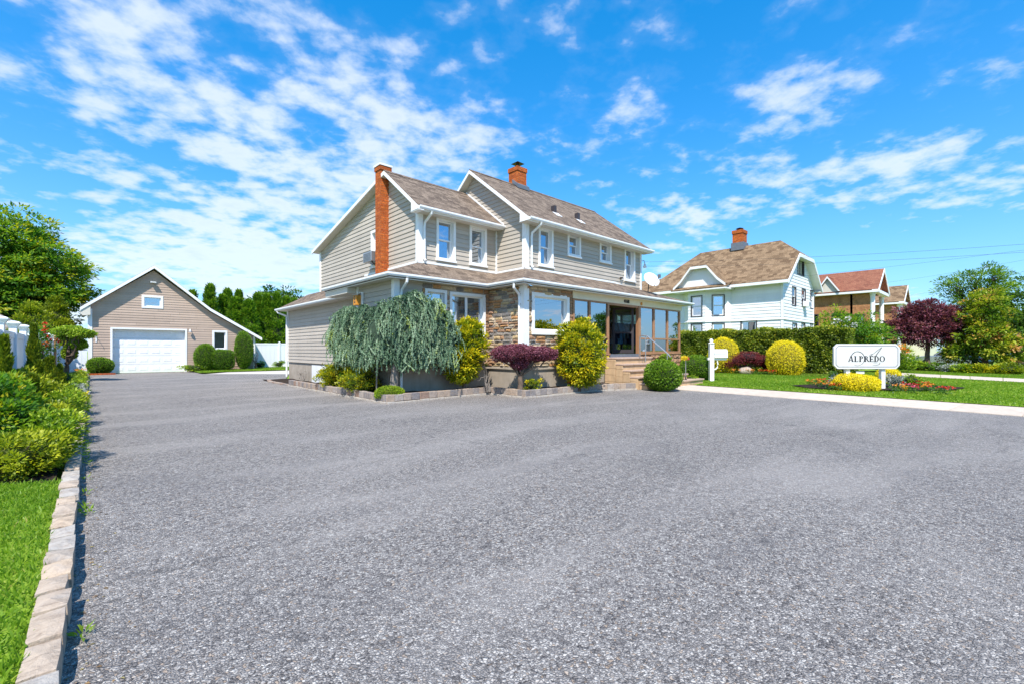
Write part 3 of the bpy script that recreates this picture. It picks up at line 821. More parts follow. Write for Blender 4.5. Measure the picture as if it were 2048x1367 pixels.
def window(wall, u0, u1, z0, z1, root, name='window', sash_mat=None, casing=0.095, trim='white', glass='glass', split='h', inside='blind', reveal=0.10, proud=0.05, blind=0.45, sash=0.045, head=0.0, sill=True):
    """a framed window let into its wall; u0..z1 is the outer edge of the casing"""
    cw = casing; a0, a1, b0, b1 = u0 + cw, u1 - cw, z0 + cw, z1 - cw - head
    w = MB()
    wall.quad(w, u0, a0, z0, z1, -0.02, proud); wall.quad(w, a1, u1, z0, z1, -0.02, proud)
    wall.quad(w, a0, a1, b1, z1, -0.02, proud - 0.002); wall.quad(w, a0, a1, z0, b0, -0.02, proud - 0.002)
    for q in ((a0 - 0.02, a0 + 0.001, b0, b1), (a1 - 0.001, a1 + 0.02, b0, b1), (a0, a1, b1 - 0.001, b1 + 0.02), (a0, a1, b0 - 0.02, b0 + 0.001)):
        wall.quad(w, *q, -reveal - 0.06, -0.019)
    if sill: wall.quad(w, u0 - 0.02, u1 + 0.02, z0 - 0.03, z0 + 0.035, -0.01, proud + 0.035)
    win = w.build(name, trim, root, 0.004)
    s = MB(); sd = -reveal
    def frame(p0, p1, q0, q1, d):
        wall.quad(s, p0, p0 + sash, q0, q1, d - 0.02, d + 0.02); wall.quad(s, p1 - sash, p1, q0, q1, d - 0.02, d + 0.02)
        wall.quad(s, p0 + sash, p1 - sash, q1 - sash, q1, d - 0.019, d + 0.019); wall.quad(s, p0 + sash, p1 - sash, q0, q0 + sash, d - 0.019, d + 0.019)
    panes = []
    if split == 'h':
        m = (b0 + b1) / 2
        frame(a0, a1, m - sash / 2, b1, sd); frame(a0, a1, b0, m + sash / 2, sd - 0.042)
        panes = [(a0 + sash, a1 - sash, m + sash / 2, b1 - sash, sd), (a0 + sash, a1 - sash, b0 + sash, m - sash / 2, sd - 0.042)]
    elif split == 'v':
        m = (a0 + a1) / 2
        frame(a0, m, b0, b1, sd); frame(m + 0.002, a1, b0, b1, sd)
        panes = [(a0 + sash, m - sash, b0 + sash, b1 - sash, sd), (m + sash, a1 - sash, b0 + sash, b1 - sash, sd)]
    else:
        frame(a0, a1, b0, b1, sd); panes = [(a0 + sash, a1 - sash, b0 + sash, b1 - sash, sd)]
    s.build('sash', sash_mat or trim, win)
    for p0, p1, q0, q1, d in panes:
        g = MB(); wall.quad(g, p0 - 0.004, p1 + 0.004, q0 - 0.004, q1 + 0.004, d - 0.004, d + 0.004); g.build('pane', glass, win)
    if inside:
        c = MB(); zt = b1; zb = b1 - (b1 - b0) * blind
        if inside in ('blind',):
            wall.quad(c, a0, a1, zb, zt, sd - 0.10, sd - 0.085)
        else:
            n = max(8, int((a1 - a0) / 0.06)); pts = []
            for i in range(n + 1): pts.append((a0 + (a1 - a0) * i / n, sd - 0.10 + 0.018 * math.sin(i * 2.1)))
            for i in range(n): c.poly([wall.P(pts[i][0], zb, pts[i][1]), wall.P(pts[i+1][0], zb, pts[i+1][1]), wall.P(pts[i+1][0], zt, pts[i+1][1]), wall.P(pts[i][0], zt, pts[i][1])])
        c.build('blind' if inside == 'blind' else 'curtain', inside, win)
    bk = MB(); wall.quad(bk, a0 - 0.05, a1 + 0.05, b0 - 0.05, b1 + 0.05, sd - 0.60, sd - 0.58)
    for q in ((a0 - 0.05, a0 - 0.021, b0 - 0.05, b1 + 0.05), (a1 + 0.021, a1 + 0.05, b0 - 0.05, b1 + 0.05), (a0, a1, b1 + 0.021, b1 + 0.05), (a0, a1, b0 - 0.05, b0 - 0.021)):
        wall.quad(bk, *q, sd - 0.58, -0.07)
    bk.build('room_recess', 'interior_dark', win)
    return win
def op(u0, u1, z0, z1, c=0.08): return (u0 + c, u1 - c, z0 + c, z1 - c)
def slab(pts, t, name, mat, parent, edge='dark_trim'):
    """roof plane: polygon of its upper surface, thickness t below"""
    pts = [np.array(p, float) for p in pts]
    n = np.cross(pts[1] - pts[0], pts[2] - pts[0]); n /= np.linalg.norm(n)
    if n[2] < 0: n = -n
    return MB().prism(pts, -n * t).build(name, mat, parent)
GUT = [(0, 0), (0.0, 0.11), (0.012, 0.11), (0.012, 0.012), (0.09, 0.012), (0.115, 0.06), (0.115, 0.11), (0.13, 0.115), (0.13, 0.055), (0.10, 0.0)]
def gutter(path, parent, k=0.86): return MB().sweep(path, [(a * k, b * k) for a, b in GUT]).build('gutter', 'white', parent)
def downspout(path, parent, r=0.042, name='downspout'): return MB().tube(path, r, 8).build(name, 'white', parent)
def stones(wall, u0, u1, z0, z1, openings, sink, h=(0.07, 0.13), w=(0.18, 0.52), seed=1, gap=0.010, d=(0.02, 0.07)):
    """coursed ledge stones: (centre, size, wall) records"""
    rs = random.Random(seed); z = z0
    while z < z1 - 0.03:
        hh = min(rs.uniform(*h), z1 - z); u = u0 - rs.uniform(0, 0.2)
        while u < u1 - 0.02:
            ww = rs.uniform(*w); a, b = max(u, u0), min(u + ww, u1)
            if b - a > 0.05:
                segs = [(a, b)]
                for o in openings:
                    if o[2] < z + hh * 0.6 and o[3] > z + hh * 0.4:
                        ns = []
                        for p, q in segs:
                            if q <= o[0] or p >= o[1]: ns.append((p, q))
                            else:
                                if o[0] - p > 0.05: ns.append((p, o[0]))
                                if q - o[1] > 0.05: ns.append((o[1], q))
                        segs = ns
                for p, q in segs: sink.append((wall, (p + q) / 2, z + hh / 2, q - p - gap, hh - gap, rs.uniform(*d)))
            u += ww
        z += hh
def stone_mesh(seed):
    """unit stone with chipped corners"""
    rs = np.random.default_rng(seed); V = []; 
    for dz in (0, 1):
        k = 0.5 if dz == 0 else 0.42
        ring = []
        for sx, sy in ((-1, -1), (0.1, -1), (1, -1), (1, 0.1), (1, 1), (-0.1, 1), (-1, 1), (-1, -0.1)):
            j = rs.uniform(-0.05, 0.05, 2) if dz else rs.uniform(-0.012, 0.012, 2)
            c = 0.9 if abs(sx) == 1 and abs(sy) == 1 else 1.0
            ring.append((sx * k * c + j[0] * 0.5, sy * k * c + j[1], dz * (0.8 + rs.uniform(-0.2, 0.2))))
        V += ring
    V.append((0.05, 0.02, 1.1)); n = 8
    F = [(i, (i + 1) % n, n + (i + 1) % n, n + i) for i in range(n)] + [(n + i, n + (i + 1) % n, 2 * n) for i in range(n)]
    me = bpy.data.meshes.new('stone'); me.from_pydata([tuple(v) for v in V], [], F); me.update(); return me
STONE_SETS = {}
def place_stones(recs, parents, mat, limit=280, name='stone'):
    """the nearest as objects of their own, the rest joined"""
    if mat not in STONE_SETS:
        STONE_SETS[mat] = [stone_mesh(40 + i) for i in range(14)]
        for me in STONE_SETS[mat]: me.materials.append(M[mat])
    STONE_ME = STONE_SETS[mat]
    def dist(r): p = r[0].P(r[1], r[2]); return math.hypot(p[0], p[1])
    recs = sorted(recs, key=dist); rs = random.Random(9); rest = MB()
    for i, (wl, u, z, sw, sh, d) in enumerate(recs):
        p = wl.P(u, z, 0.0); par = parents[id(wl)]; o3 = np.array(root_of(par).location)
        me = rs.choice(STONE_ME); fl = rs.choice((-1, 1))
        X = Vector(wl.u * sw); Y = Vector((0, 0, sh)); Z = Vector(wl.n * d)
        if X.cross(Y).dot(Z) < 0: X = -X
        mt = Matrix(((X.x, Y.x, Z.x, p[0] - o3[0]), (X.y, Y.y, Z.y, p[1] - o3[1]), (X.z, Y.z, Z.z, p[2] - o3[2]), (0, 0, 0, 1)))
        if i < limit:
            ob = bpy.data.objects.new(name, me); COL.objects.link(ob); ob.parent = par; ob.matrix_local = mt
        else:
            mw = Matrix.Translation(Vector(o3)) @ mt
            rest.faces([tuple(mw @ v.co) for v in me.vertices], [tuple(f.vertices) for f in me.polygons])
    if rest.v:
        par = parents[id(recs[-1][0])]
        return tag(rest.build(name + 'work', mat, par), kind='stuff')

# ================================================================ the setting
def sheet(name, pts, z, mat, parent=None, kind='structure', label=None):
    o = MB().poly([(x, y, z) for x, y in pts]).build(name, mat, parent, fix=False)
    if o.data.polygons[0].normal.z < 0: o.data.flip_normals()
    return tag(o, label, kind=kind) if kind else o
KX = -0.085                                     # face of the kerb towards the driveway
sheet('ground', [(-400, -400), (500, -400), (500, 500), (-400, 500)], -0.03, 'lawn')
sheet('street', [(-400, -30), (500, -30), (500, -6.5), (-400, -6.5)], -0.02, 'street')
sheet('driveway', [(KX - 0.05, -6.3), (16.2, -6.3), (16.9, 9.6), (16.6, 11.3), (7.2, 12.8), (7.3, 24.9), (9.0, 30.0), (5.0, 33.5), (5.0, 37.85), (KX - 0.05, 37.85)], 0.0, 'asphalt')
sheet('planting_bed', [(-2.6, 6.4), (KX - 0.2, 6.4), (KX - 0.2, 36.3), (0.9, 36.3), (0.9, 37.8), (-2.6, 37.8)], 0.06, 'mulch')
sheet('back_walk', [(5.2, 33.2), (9.0, 29.6), (14.0, 29.6), (14.0, 34.8), (6.6, 34.8)], 0.004, 'walk')

# lawns: a soil sheet and grass growing on it
def grass(name, pts, n, z, hgt, wid, label, skip=(), seed=4):
    rs = np.random.default_rng(seed); pts = np.array(pts, float)
    lo, hi = pts.min(0), pts.max(0); P = rs.uniform(lo, hi, (n * 2, 2))
    def inside(P, poly):
        c = np.zeros(len(P), bool); j = len(poly) - 1
        for i in range(len(poly)):
            xi, yi = poly[i]; xj, yj = poly[j]
            c ^= ((yi > P[:, 1]) != (yj > P[:, 1])) & (P[:, 0] < (xj - xi) * (P[:, 1] - yi) / (yj - yi + 1e-12) + xi); j = i
        return c
    ok = inside(P, pts)
    for q in skip: ok &= ~inside(P, np.array(q, float))
    P = P[ok][:n]; n = len(P)
    big = np.sin(P[:, 0] * 0.9 + 1.3 * np.sin(P[:, 1] * 0.7)) * np.sin(P[:, 1] * 1.1 + 0.8 * np.cos(P[:, 0] * 0.6))
    B = np.column_stack([P, np.full(n, z)])
    d = unit(np.column_stack([rs.normal(size=(n, 2)) * 0.45, np.ones(n)]))
    lv = Leaves(); s = rs.normal(size=(n, 3)); s[:, 2] = 0
    lv.add(B, d, unit(s), hgt * rs.uniform(0.5, 1.3, n), wid, 0.45 + 0.20 * rs.normal(size=n) + 0.16 * big + 0.30 * (rs.random(n) < 0.05), fold=0.25)
    return tag(lv.build(name, ['leaf_grass']), label, 'grass', kind='stuff')
near_lawn = [(-2.7, 0.8), (-0.222, 0.8), (-0.222, 6.9), (-0.9, 7.3), (-2.7, 7.2)]
sheet('lawn_soil', near_lawn, 0.075, 'lawn')
grass('near_grass', near_lawn, 52000, 0.07, 0.055, 0.011, 'bright green mown grass beside the stone kerb')
W1 = [tuple(gnd(x, y, 0.06)[:2]) for x, y in ((1780, 743.6), (2080, 758.2), (2080, 764.8), (1780, 749.0))]
W2 = [tuple(gnd(x, y, 0.06)[:2]) for x, y in ((1780, 723.2), (1910, 729.6), (1910, 731.8), (1780, 726.0))]
side_lawn = [(17.36, -2.6), (80, -2.6), (80, 7.0), (32.3, 7.0), (32.3, 14.5), (19.8, 14.0), (19.75, 9.0), (18.42, 8.8)]
sheet('front_lawn_soil', side_lawn, 0.035, 'lawn')
grass('front_grass', [(17.36, -2.6), (46, -2.6), (46, 5.0), (32, 7.0), (31, 13.5), (19.8, 14.0), (19.75, 8.8), (18.42, 8.7)], 150000, 0.03, 0.055, 0.030, 'striped green front lawn between the path and the hedge', (W1, W2), seed=6)
back_lawn = [(5.0, 34.0), (6.4, 34.85), (14.2, 34.85), (14.2, 39.8), (5.0, 39.8)]
sheet('back_lawn_soil', back_lawn, 0.05, 'lawn')
grass('back_grass', back_lawn, 14000, 0.05, 0.08, 0.045, 'green grass strip in front of the garage wall', seed=8)

# ---------------------------------------------------------------- front path, sidewalk and the neighbours' walks
def slabs(name, a, b, wv, n, z, mat, h=0.05, gap=0.012):
    """a paved way from a to b, its slabs laid one by one; wv = vector across"""
    a, b, wv = np.array([*a, z]), np.array([*b, z]), np.array([*wv, 0.0]); d = (b - a) / n; l = np.linalg.norm(d); g = d / l * gap
    base = MB().prism([a, b, b + wv, a + wv], (0, 0, -0.09)).build(name, 'mortar'); tag(base, kind='structure')
    for i in range(n):
        o = a + d * i + g * 0.5
        MB().obox(o + wv * 0.003, d - g, wv * 0.994, (0, 0, h)).build('paving_slab', mat, base, 0.006)
    return base
slabs('front_path', (16.15, 9.35), (14.75, -6.3), (2.25, -0.2), 13, -0.03, 'path')
def path_quad(name, q, n, z=0.02, h=0.045):
    q = [np.array([*p, z]) for p in q]
    b = MB().prism(q, (0, 0, -0.08)).build(name, 'mortar'); tag(b, kind='structure')
    for i in range(n):
        f = lambda t: (q[0] + (q[1] - q[0]) * t, q[3] + (q[2] - q[3]) * t)
        (a0, b0), (a1, b1) = f((i + 0.01) / n), f((i + 0.99) / n); MB().prism([a0, a1, b1, b0], (0, 0, h)).build('paving_slab', 'path', b, 0.006)
path_quad('neighbour_path', W1, 5)
path_quad('far_path', W2, 3)
slabs('sidewalk', (-20, -2.6), (120, -2.6), (0, -1.5), 92, -0.02, 'walk')

# ---------------------------------------------------------------- stone kerb along the driveway
def kerb_mesh(seed):
    rs = np.random.default_rng(seed); V = []
    for t in (0, 1):
        for sx, sy in ((0, 0), (0.5, 0), (1, 0), (1, 0.5), (1, 1), (0.5, 1), (0, 1), (0, 0.5)):
            cx, cy = sx - 0.5, sy - 0.5
            k = 1.0 if t == 0 else 0.93
            corner = 0.965 if abs(cx) == 0.5 and abs(cy) == 0.5 else 1.0
            V.append((cx * k * corner + rs.uniform(-0.03, 0.03), cy * k * corner + rs.uniform(-0.02, 0.02), t * (0.90 + rs.uniform(-0.06, 0.05))))
    V += [((rs.uniform(-0.1, 0.1)), rs.uniform(-0.1, 0.1), 0.98)]
    n = 8; F = [(i, (i + 1) % n, n + (i + 1) % n, n + i) for i in range(n)] + [(n + i, n + (i + 1) % n, 2 * n) for i in range(n)]
    me = bpy.data.meshes.new('kerb_stone'); me.from_pydata(V, [], F)
    me.materials.append(M['kerb_stone']); me.update(); return me
KM = [kerb_mesh(70 + i) for i in range(12)]
kerb = thing('stone_kerb', (-0.2, 20, 0), 'low kerb of pale tan stone blocks along the left of the driveway', 'kerb')
rs = random.Random(5); y = 1.2
while y < 36.2:
    l = rs.uniform(0.24, 0.37) if y < 12 else rs.uniform(0.30, 0.46)
    ob = bpy.data.objects.new('kerb_stone', rs.choice(KM)); COL.objects.link(ob); ob.parent = kerb
    ob.location = (KX - 0.075 + rs.uniform(-0.008, 0.006) + 0.2, y + l / 2 - 20, -0.02)
    ob.rotation_euler = (rs.uniform(-0.02, 0.02), rs.uniform(-0.03, 0.03), rs.uniform(-0.03, 0.03))
    ob.scale = (0.145 + rs.uniform(-0.008, 0.010), l - 0.006, 0.145 + rs.uniform(-0.008, 0.010))
    md = ob.modifiers.new('bevel', 'BEVEL'); md.width = 0.012; md.segments = 2; md.limit_method = 'ANGLE'
    y += l

# ---------------------------------------------------------------- raised planting bed in front of the house
BED = [(6.35, 24.6), (5.98, 23.0), (5.98, 20.0), (5.97, 11.55), (9.82, 11.75), (9.80, 9.98), (13.4, 10.0), (15.0, 9.35), (15.9, 8.9)]
bed = thing('raised_bed_edging', (9.8, 11.7, 0), 'low wall of squared brown and grey stone blocks round the mulch bed by the house', 'garden edging')
base_mb = MB(); rs = random.Random(8)
for i in range(len(BED) - 1):
    a, b = np.array([*BED[i], 0.0]), np.array([*BED[i + 1], 0.0]); d = b - a; L_ = np.linalg.norm(d); d /= L_; nrm = np.array([d[1], -d[0], 0]) 
    hgt = 0.07 if i < 2 else 0.19
    wall = Wall(a, d, nrm)
    s = 0.0
    while s < L_ - 0.05:
        w = min(rs.uniform(0.19, 0.34), L_ - s)
        if L_ - s - w < 0.10: w = L_ - s
        z0 = 0.055 if i >= 2 else -0.01
        m = MB(); h = hgt + rs.uniform(-0.008, 0.008); j = rs.uniform(-0.012, 0.012)
        m.obox(a + d * (s + 0.006) + nrm * (j - 0.15) + np.array([0, 0, z0]), d * (w - 0.012), nrm * 0.16, (0, 0, h))
        m.build('edging_block', 'edging_stone', bed, 0.012)
        if i >= 2:
            q = rs.uniform(0.0, 0.05)
            base_mb.obox(a + d * s + nrm * (0.035 + q - 0.14) + np.array([0, 0, -0.03]), d * (w * 0.96), nrm * 0.14, (0, 0, 0.083 + rs.uniform(-0.012, 0.004)))
        s += w
tag(base_mb.build('base_course', 'kerb_stone', bed, 0.012), kind='stuff')
mort = MB()
for i in range(2, len(BED) - 1):
    a, b = np.array([*BED[i], 0.05]), np.array([*BED[i + 1], 0.05]); d = (b - a) / np.linalg.norm(b - a); nrm = np.array([d[1], -d[0], 0])
    mort.obox(a - nrm * 0.14, b - a, nrm * 0.128, (0, 0, 0.186))
mort.build('mortar_joint', 'mortar', bed)
def mulch(name, pts, z, seed=3, amp=0.05, res=0.22):
    """uneven mulch surface"""
    pts = np.array(pts); lo, hi = pts.min(0), pts.max(0); nx, ny = int((hi[0] - lo[0]) / res) + 1, int((hi[1] - lo[1]) / res) + 1
    V = []; idx = {}; mb = MB()
    def inside(x, y):
        c = False; j = len(pts) - 1
        for i in range(len(pts)):
            if (pts[i][1] > y) != (pts[j][1] > y) and x < (pts[j][0] - pts[i][0]) * (y - pts[i][1]) / (pts[j][1] - pts[i][1]) + pts[i][0]: c = not c
            j = i
        return c
    def h(x, y): return z - 0.12 * min(1, max(0, (y - 18.5) / 2.0)) + amp * (1 if y < 19 else 0.4) * (math.sin(x * 2.3 + 1.1 * math.sin(y * 1.7)) * math.sin(y * 2.7 + seed) + 0.4 * math.sin(x * 7 + y * 5))
    vs, fs = [], []
    for i in range(nx):
        for j in range(ny):
            x, y = lo[0] + (i + 0.5) * res, lo[1] + (j + 0.5) * res
            if inside(x, y):
                k = len(vs)
                for dx, dy in ((-.5, -.5), (.5, -.5), (.5, .5), (-.5, .5)): xx, yy = x + dx * res, y + dy * res; vs.append((xx, yy, h(xx, yy)))
                fs.append((k, k + 1, k + 2, k + 3))
    mb.faces(vs, fs); o = mb.build(name, 'mulch', fix=False, smooth=True); return tag(o, kind='structure')
mulch('house_bed', [(6.1, 24.4), (6.1, 11.7), (9.95, 11.9), (9.95, 10.15), (13.4, 10.15), (15.2, 9.5), (15.2, 11.6), (11, 13.2), (7.4, 13.2), (7.4, 24.4)], 0.165)

# ================================================================ the main house
house = thing('house', (12, 14, 0), 'two-storey beige siding house with stone veneer, glazed porch and two orange brick chimneys', 'house')
SK = 3.62                                       # soffit of the skirt roof
XA, XL_, YL, XB, YB, XE = 7.30, 6.80, 12.60, 10.53, 10.80, 21.2
UX, UY, VX, VY, WE = 8.00, 13.20, 11.40, 11.60, 18.96     # upper storey corners
# foundations
fd = MB()
fd.box((XL_ + 0.03, YL + 0.03, -0.1), (10.4, 15.17, 0.88)); fd.box((XB + 0.03, YB + 0.03, -0.1), (15.1, 14.5, 0.878)); fd.box((15.1, YB + 0.05, -0.1), (XE - 0.03, 14.4, 0.70))
fd.box((XA + 0.03, 15.17, -0.1), (14, 24.47, 0.876))
fnd = fd.build('foundation', 'foundation', house)
lg = MB(); lg.sweep([(XL_ + 0.03, 15.2, 0.82), (XL_ + 0.03, YL + 0.03, 0.82), (XB + 0.03, YL + 0.03, 0.82), (XB + 0.03, YB + 0.03, 0.82), (14.98, YB + 0.03, 0.82)], [(0.0, 0), (0.055, 0), (0.055, 0.06), (0.0, 0.085)])
lg.build('foundation_ledge', 'foundation', house)
box('foundation_patch', (XA + 0.012, 19.0, -0.05), (XA + 0.09, 21.2, 0.80), 'white', house)

# --- ground-floor walls
WAx = Wall((XA, 24.5, 0), (0, -1, 0), (-1, 0, 0))
siding(WAx, [(0, 0.88), (9.3, 0.88), (9.3, 3.42), (0, 3.42)], [], house, name='annex_wall')
WLx = Wall((XL_, 15.2, 0), (0, -1, 0), (-1, 0, 0))
siding(WLx, [(0, 0.88), (2.6, 0.88), (2.6, SK), (0, SK)], [], house, name='side_wall')
WLy = Wall((XL_, YL, 0), (1, 0, 0), (0, -1, 0))
siding(WLy, [(0, 0.90), (0.95, 0.90), (0.95, SK), (0, SK)], [], house, name='front_wall')
MB().box((XL_ + 0.05, 15.2, 0.9), (10, 15.12, SK)).build('return_wall', 'siding', house)
def px_y(wall, Y, x0, y0, x1, y1):
    """casing rectangle (u0, u1, z0, z1) on a wall facing the street from two pixel corners"""
    a, zt = on_y(x0, y0, Y); b, zb = on_y(x1, y1, Y); _, zt2 = on_y(x1, y0, Y)
    return a - wall.p0[0], b - wall.p0[0], zb, zt
w1 = (7.84 - XL_, 8.68 - XL_, 1.95, 3.44); w2 = (8.80 - XL_, 10.34 - XL_, 1.92, 3.42)
WBx = Wall((XB, YL, 0), (0, -1, 0), (-1, 0, 0)); WBy = Wall((XB, YB, 0), (1, 0, 0), (0, -1, 0))
w3 = (0.34, 2.28, 2.02, 3.42)
recs = []
def backing(wall, poly, ops, name):
    mb = MB()
    zs = sorted({p[1] for p in poly}); 
    for l0, r0, l1, r1, a, b in pieces(poly, ops, zs[0], zs[-1]):
        mb.prism([wall.P(l0, a, 0.0), wall.P(r0, a, 0.0), wall.P(r1, b, 0.0), wall.P(l1, b, 0.0)], -wall.n * 0.11)
    return mb.build(name, 'mortar', house)
par = {}
p = [(0.96, 0.90), (3.73, 0.90), (3.73, SK), (0.96, SK)]
par[id(WLy)] = backing(WLy, p, [op(*w1), op(*w2)], 'stone_wall')
stones(WLy, 0.96, 3.72, 0.91, SK - 0.01, [op(*w1, c=0.03), op(*w2, c=0.03)], recs, seed=2, h=(0.10, 0.17), w=(0.28, 0.62))
p = [(0, 0.90), (1.8, 0.90), (1.8, SK), (0, SK)]
par[id(WBx)] = backing(WBx, p, [], 'stone_wall')
stones(WBx, 0.0, 1.72, 0.91, SK - 0.01, [], recs, seed=3, h=(0.06, 0.14), w=(0.18, 0.56))
p = [(0, 0.90), (2.50, 0.90), (2.50, SK), (0, SK)]
par[id(WBy)] = backing(WBy, p, [op(*w3)], 'stone_wall')
stones(WBy, 0.08, 2.48, 0.91, SK - 0.01, [op(*w3, c=0.03)], recs, seed=4, h=(0.07, 0.15), w=(0.22, 0.58))
WPy = Wall((13.03, YB, 0), (1, 0, 0), (0, -1, 0))
pb = MB()
WPy.quad(pb, 0.0, 2.2, 0.69, 1.34, -0.2, 0); WPy.quad(pb, 4.5, XE - 13.03, 0.69, 1.34, -0.2, 0)
par[id(WPy)] = pb.build('porch_base', 'mortar', house)
stones(WPy, 0.0, 2.2, 0.70, 1.33, [], recs, seed=5, h=(0.12, 0.2), w=(0.24, 0.5), d=(0.05, 0.10))
stones(WPy, 4.5, XE - 13.03, 0.40, 1.33, [], recs, seed=6, h=(0.15, 0.24), w=(0.26, 0.55), d=(0.05, 0.11))
place_stones(recs, par, 'ledge_stone', 285)
window(WLy, *w1, house, split='n', inside='curtain_dark', blind=0.3)
window(WLy, *w2, house, split='v', inside='curtain_dark', blind=0.55)
window(WBy, *w3, house, split='n', inside=None, casing=0.13)
# corner trims
for x, y, z0, z1, s in ((XL_, YL, 0.9, SK, 0.13), (XB, YB, 0.95, SK, 0.19)):
    tr = MB(); tr.prism([(x - 0.055, y - 0.055, z0), (x + s, y - 0.055, z0), (x + s, y + 0.02, z0), (x + 0.02, y + 0.02, z0), (x + 0.02, y + s, z0), (x - 0.055, y + s, z0)], (0, 0, z1 - z0)); tr.build('corner_trim', 'white', house)
box('corner_trim', (XL_ - 0.055, 15.08, 0.9), (XL_ + 0.02, 15.24, SK), 'white', house); box('corner_trim', (XA - 0.055, 24.40, 0.9), (XA + 0.02, 24.54, 3.42), 'white', house)

# --- skirt roof round the ground floor
E0, E1, E2, E3, E4 = (6.4, 17.2), (6.4, 12.2), (10.13, 12.2), (10.13, 10.4), (21.6, 10.4)
ZE, ZT = 3.76, 4.38
Z3 = lambda p, z: (p[0], p[1], z)
sk = MB()
def add_slab(pts, t=0.06):
    pts = [np.array(q, float) for q in pts]; n = np.cross(pts[1] - pts[0], pts[2] - pts[0]); n /= np.linalg.norm(n); n = n if n[2] > 0 else -n
    sk.prism(pts, -n * t)
add_slab([Z3(E0, ZE), Z3(E1, ZE), (UX, UY, ZT), (UX, 17.2, ZT)])
add_slab([Z3(E1, ZE), Z3(E2, ZE), (VX, UY, ZT), (UX, UY, ZT)])
add_slab([Z3(E2, ZE), Z3(E3, ZE), (VX, VY, ZT), (VX, UY, ZT)])
add_slab([Z3(E3, ZE), Z3(E4, ZE), (16.9, VY, ZT), (VX, VY, ZT)])
add_slab([Z3(E4, ZE), (21.6, 14.6, ZE), (16.9, 14.6, ZT), (16.9, VY, ZT)])
sk.build('skirt_roof', 'shingle', house)
gutter([Z3(q, ZE - 0.115) for q in (E0, E1, E2, E3, E4, (21.6, 14.6))], house)
so = MB()
so.prism([Z3(q, SK) for q in (E0, E1, E2, E3, (VX, 11.2), (VX, 13.0), (7.4, 13.0), (7.4, 17.2))], (0, 0, 0.03))
so.prism([Z3(q, SK) for q in (E3, E4, (21.6, 14.6), (21.0, 14.6), (21.0, 11.0), (VX, 11.0))], (0, 0, 0.031))
so.box((6.425, 15.245, 3.412), (7.7, 17.19, 3.615))
so.build('soffit', 'soffit', house)
fs = MB().sweep([Z3(q, SK - 0.02) for q in (E0, E1, E2, E3, E4, (21.6, 14.6))], [(0, 0), (-0.022, 0), (-0.022, 0.13), (0, 0.13)]).build('fascia', 'white', house)
# --- annex roof
ax = MB(); sk = ax
add_slab([(6.9, 24.85, 3.52), (6.9, 15.3, 3.52), (8.0, 15.3, 4.22), (8.0, 23.75, 4.22)])
add_slab([(14, 24.85, 3.52), (6.9, 24.85, 3.52), (8.0, 23.75, 4.22), (14, 23.75, 4.22)])
add_slab([(8.0, 22.0, 4.22), (14, 22.0, 4.22), (14, 23.75, 4.22), (8.0, 23.75, 4.22)])
ax.build('annex_roof', 'shingle', house)
gutter([(14, 24.85, 3.40), (6.9, 24.85, 3.40), (6.9, 16.4, 3.40)][::1], house)
MB().prism([(6.9, 24.85, 3.395), (6.9, 15.25, 3.395), (7.35, 15.25, 3.395), (7.35, 24.85, 3.395)], (0, 0, 0.02)).build('soffit', 'soffit', house)
MB().box((6.902, 15.3, 3.40), (6.925, 24.84, 3.50)).build('fascia', 'white', house)

# --- upper storey walls
WUx = Wall((UX, 22.0, 0), (0, -1, 0), (-1, 0, 0))
RY, RZ, FS, BS = 15.07, 7.89, 0.76, 0.24
zu = lambda y: (RZ - FS * (RY - y) if y < RY else RZ - BS * (y - RY)) - 0.17
ac = (16.65, 15.72, 4.62, 6.05)
acw = (22 - ac[0], 22 - ac[1], ac[2], ac[3])
siding(WUx, [(0, 4.1), (8.8, 4.1), (8.8, zu(13.2)), (22 - RY, zu(RY)), (0, zu(22))], [op(*acw)], house, name='gable_wall')
WUy = Wall((UX, UY, 0), (1, 0, 0), (0, -1, 0))
u1 = px_y(WUy, UY, 871.6, 427.5, 910, 526); u2 = px_y(WUy, UY, 938, 445, 972, 535)
siding(WUy, [(0, 4.36), (3.4, 4.36), (3.4, 6.04), (0, 6.04)], [op(*u1), op(*u2)], house, name='front_wall')
WVx = Wall((VX, 17.4, 0), (0, -1, 0), (-1, 0, 0))
MY, MZ, MS = 14.5, 8.66, 0.764
zm = lambda y: MZ - MS * abs(MY - y) - 0.17
siding(WVx, [(0, 4.3), (5.8, 4.3), (5.8, zm(11.6)), (2.9, zm(14.5)), (0, zm(17.4))], [], house, name='gable_wall')
WVy = Wall((VX, VY, 0), (1, 0, 0), (0, -1, 0))
wins = [px_y(WVy, VY, *q) for q in ((1075.8, 446, 1105, 537.0), (1133.6, 460, 1160, 517), (1198, 477, 1221, 529), (1247.7, 489, 1268.5, 565))]
siding(WVy, [(0, 4.3), (WE - VX, 4.02), (WE - VX, 6.04), (0, 6.04)], [op(*q) for q in wins], house, name='front_wall')
box('end_wall', (WE - 0.1, VY + 0.02, 3.9), (WE, 17.4, 6.1), 'siding', house)
MB().prism([(WE, 11.62, 6.1), (WE, 17.4, 6.1), (WE, 14.5, 8.45)], (-0.1, 0, 0)).build('end_gable', 'siding', house)
box('rear_wall', (UX, 21.9, 0.9), (WE, 22.0, 6.05), 'siding', house)
window(WUy, *u1, house, head=0.10, inside='blind', blind=0.62, reveal=0.11, proud=0.06)
window(WUy, *u2, house, head=0.10, inside='curtain_dark', blind=1.0, reveal=0.11, proud=0.06)
for q, bl in zip(wins, (0.0, 0.5, 0.5, 0.45)):
    window(WVy, *q, house, head=0.09, inside='blind' if bl else None, blind=bl, reveal=0.11, proud=0.06)
window(WUx, *acw, house, inside='blind', blind=1.0, casing=0.10)
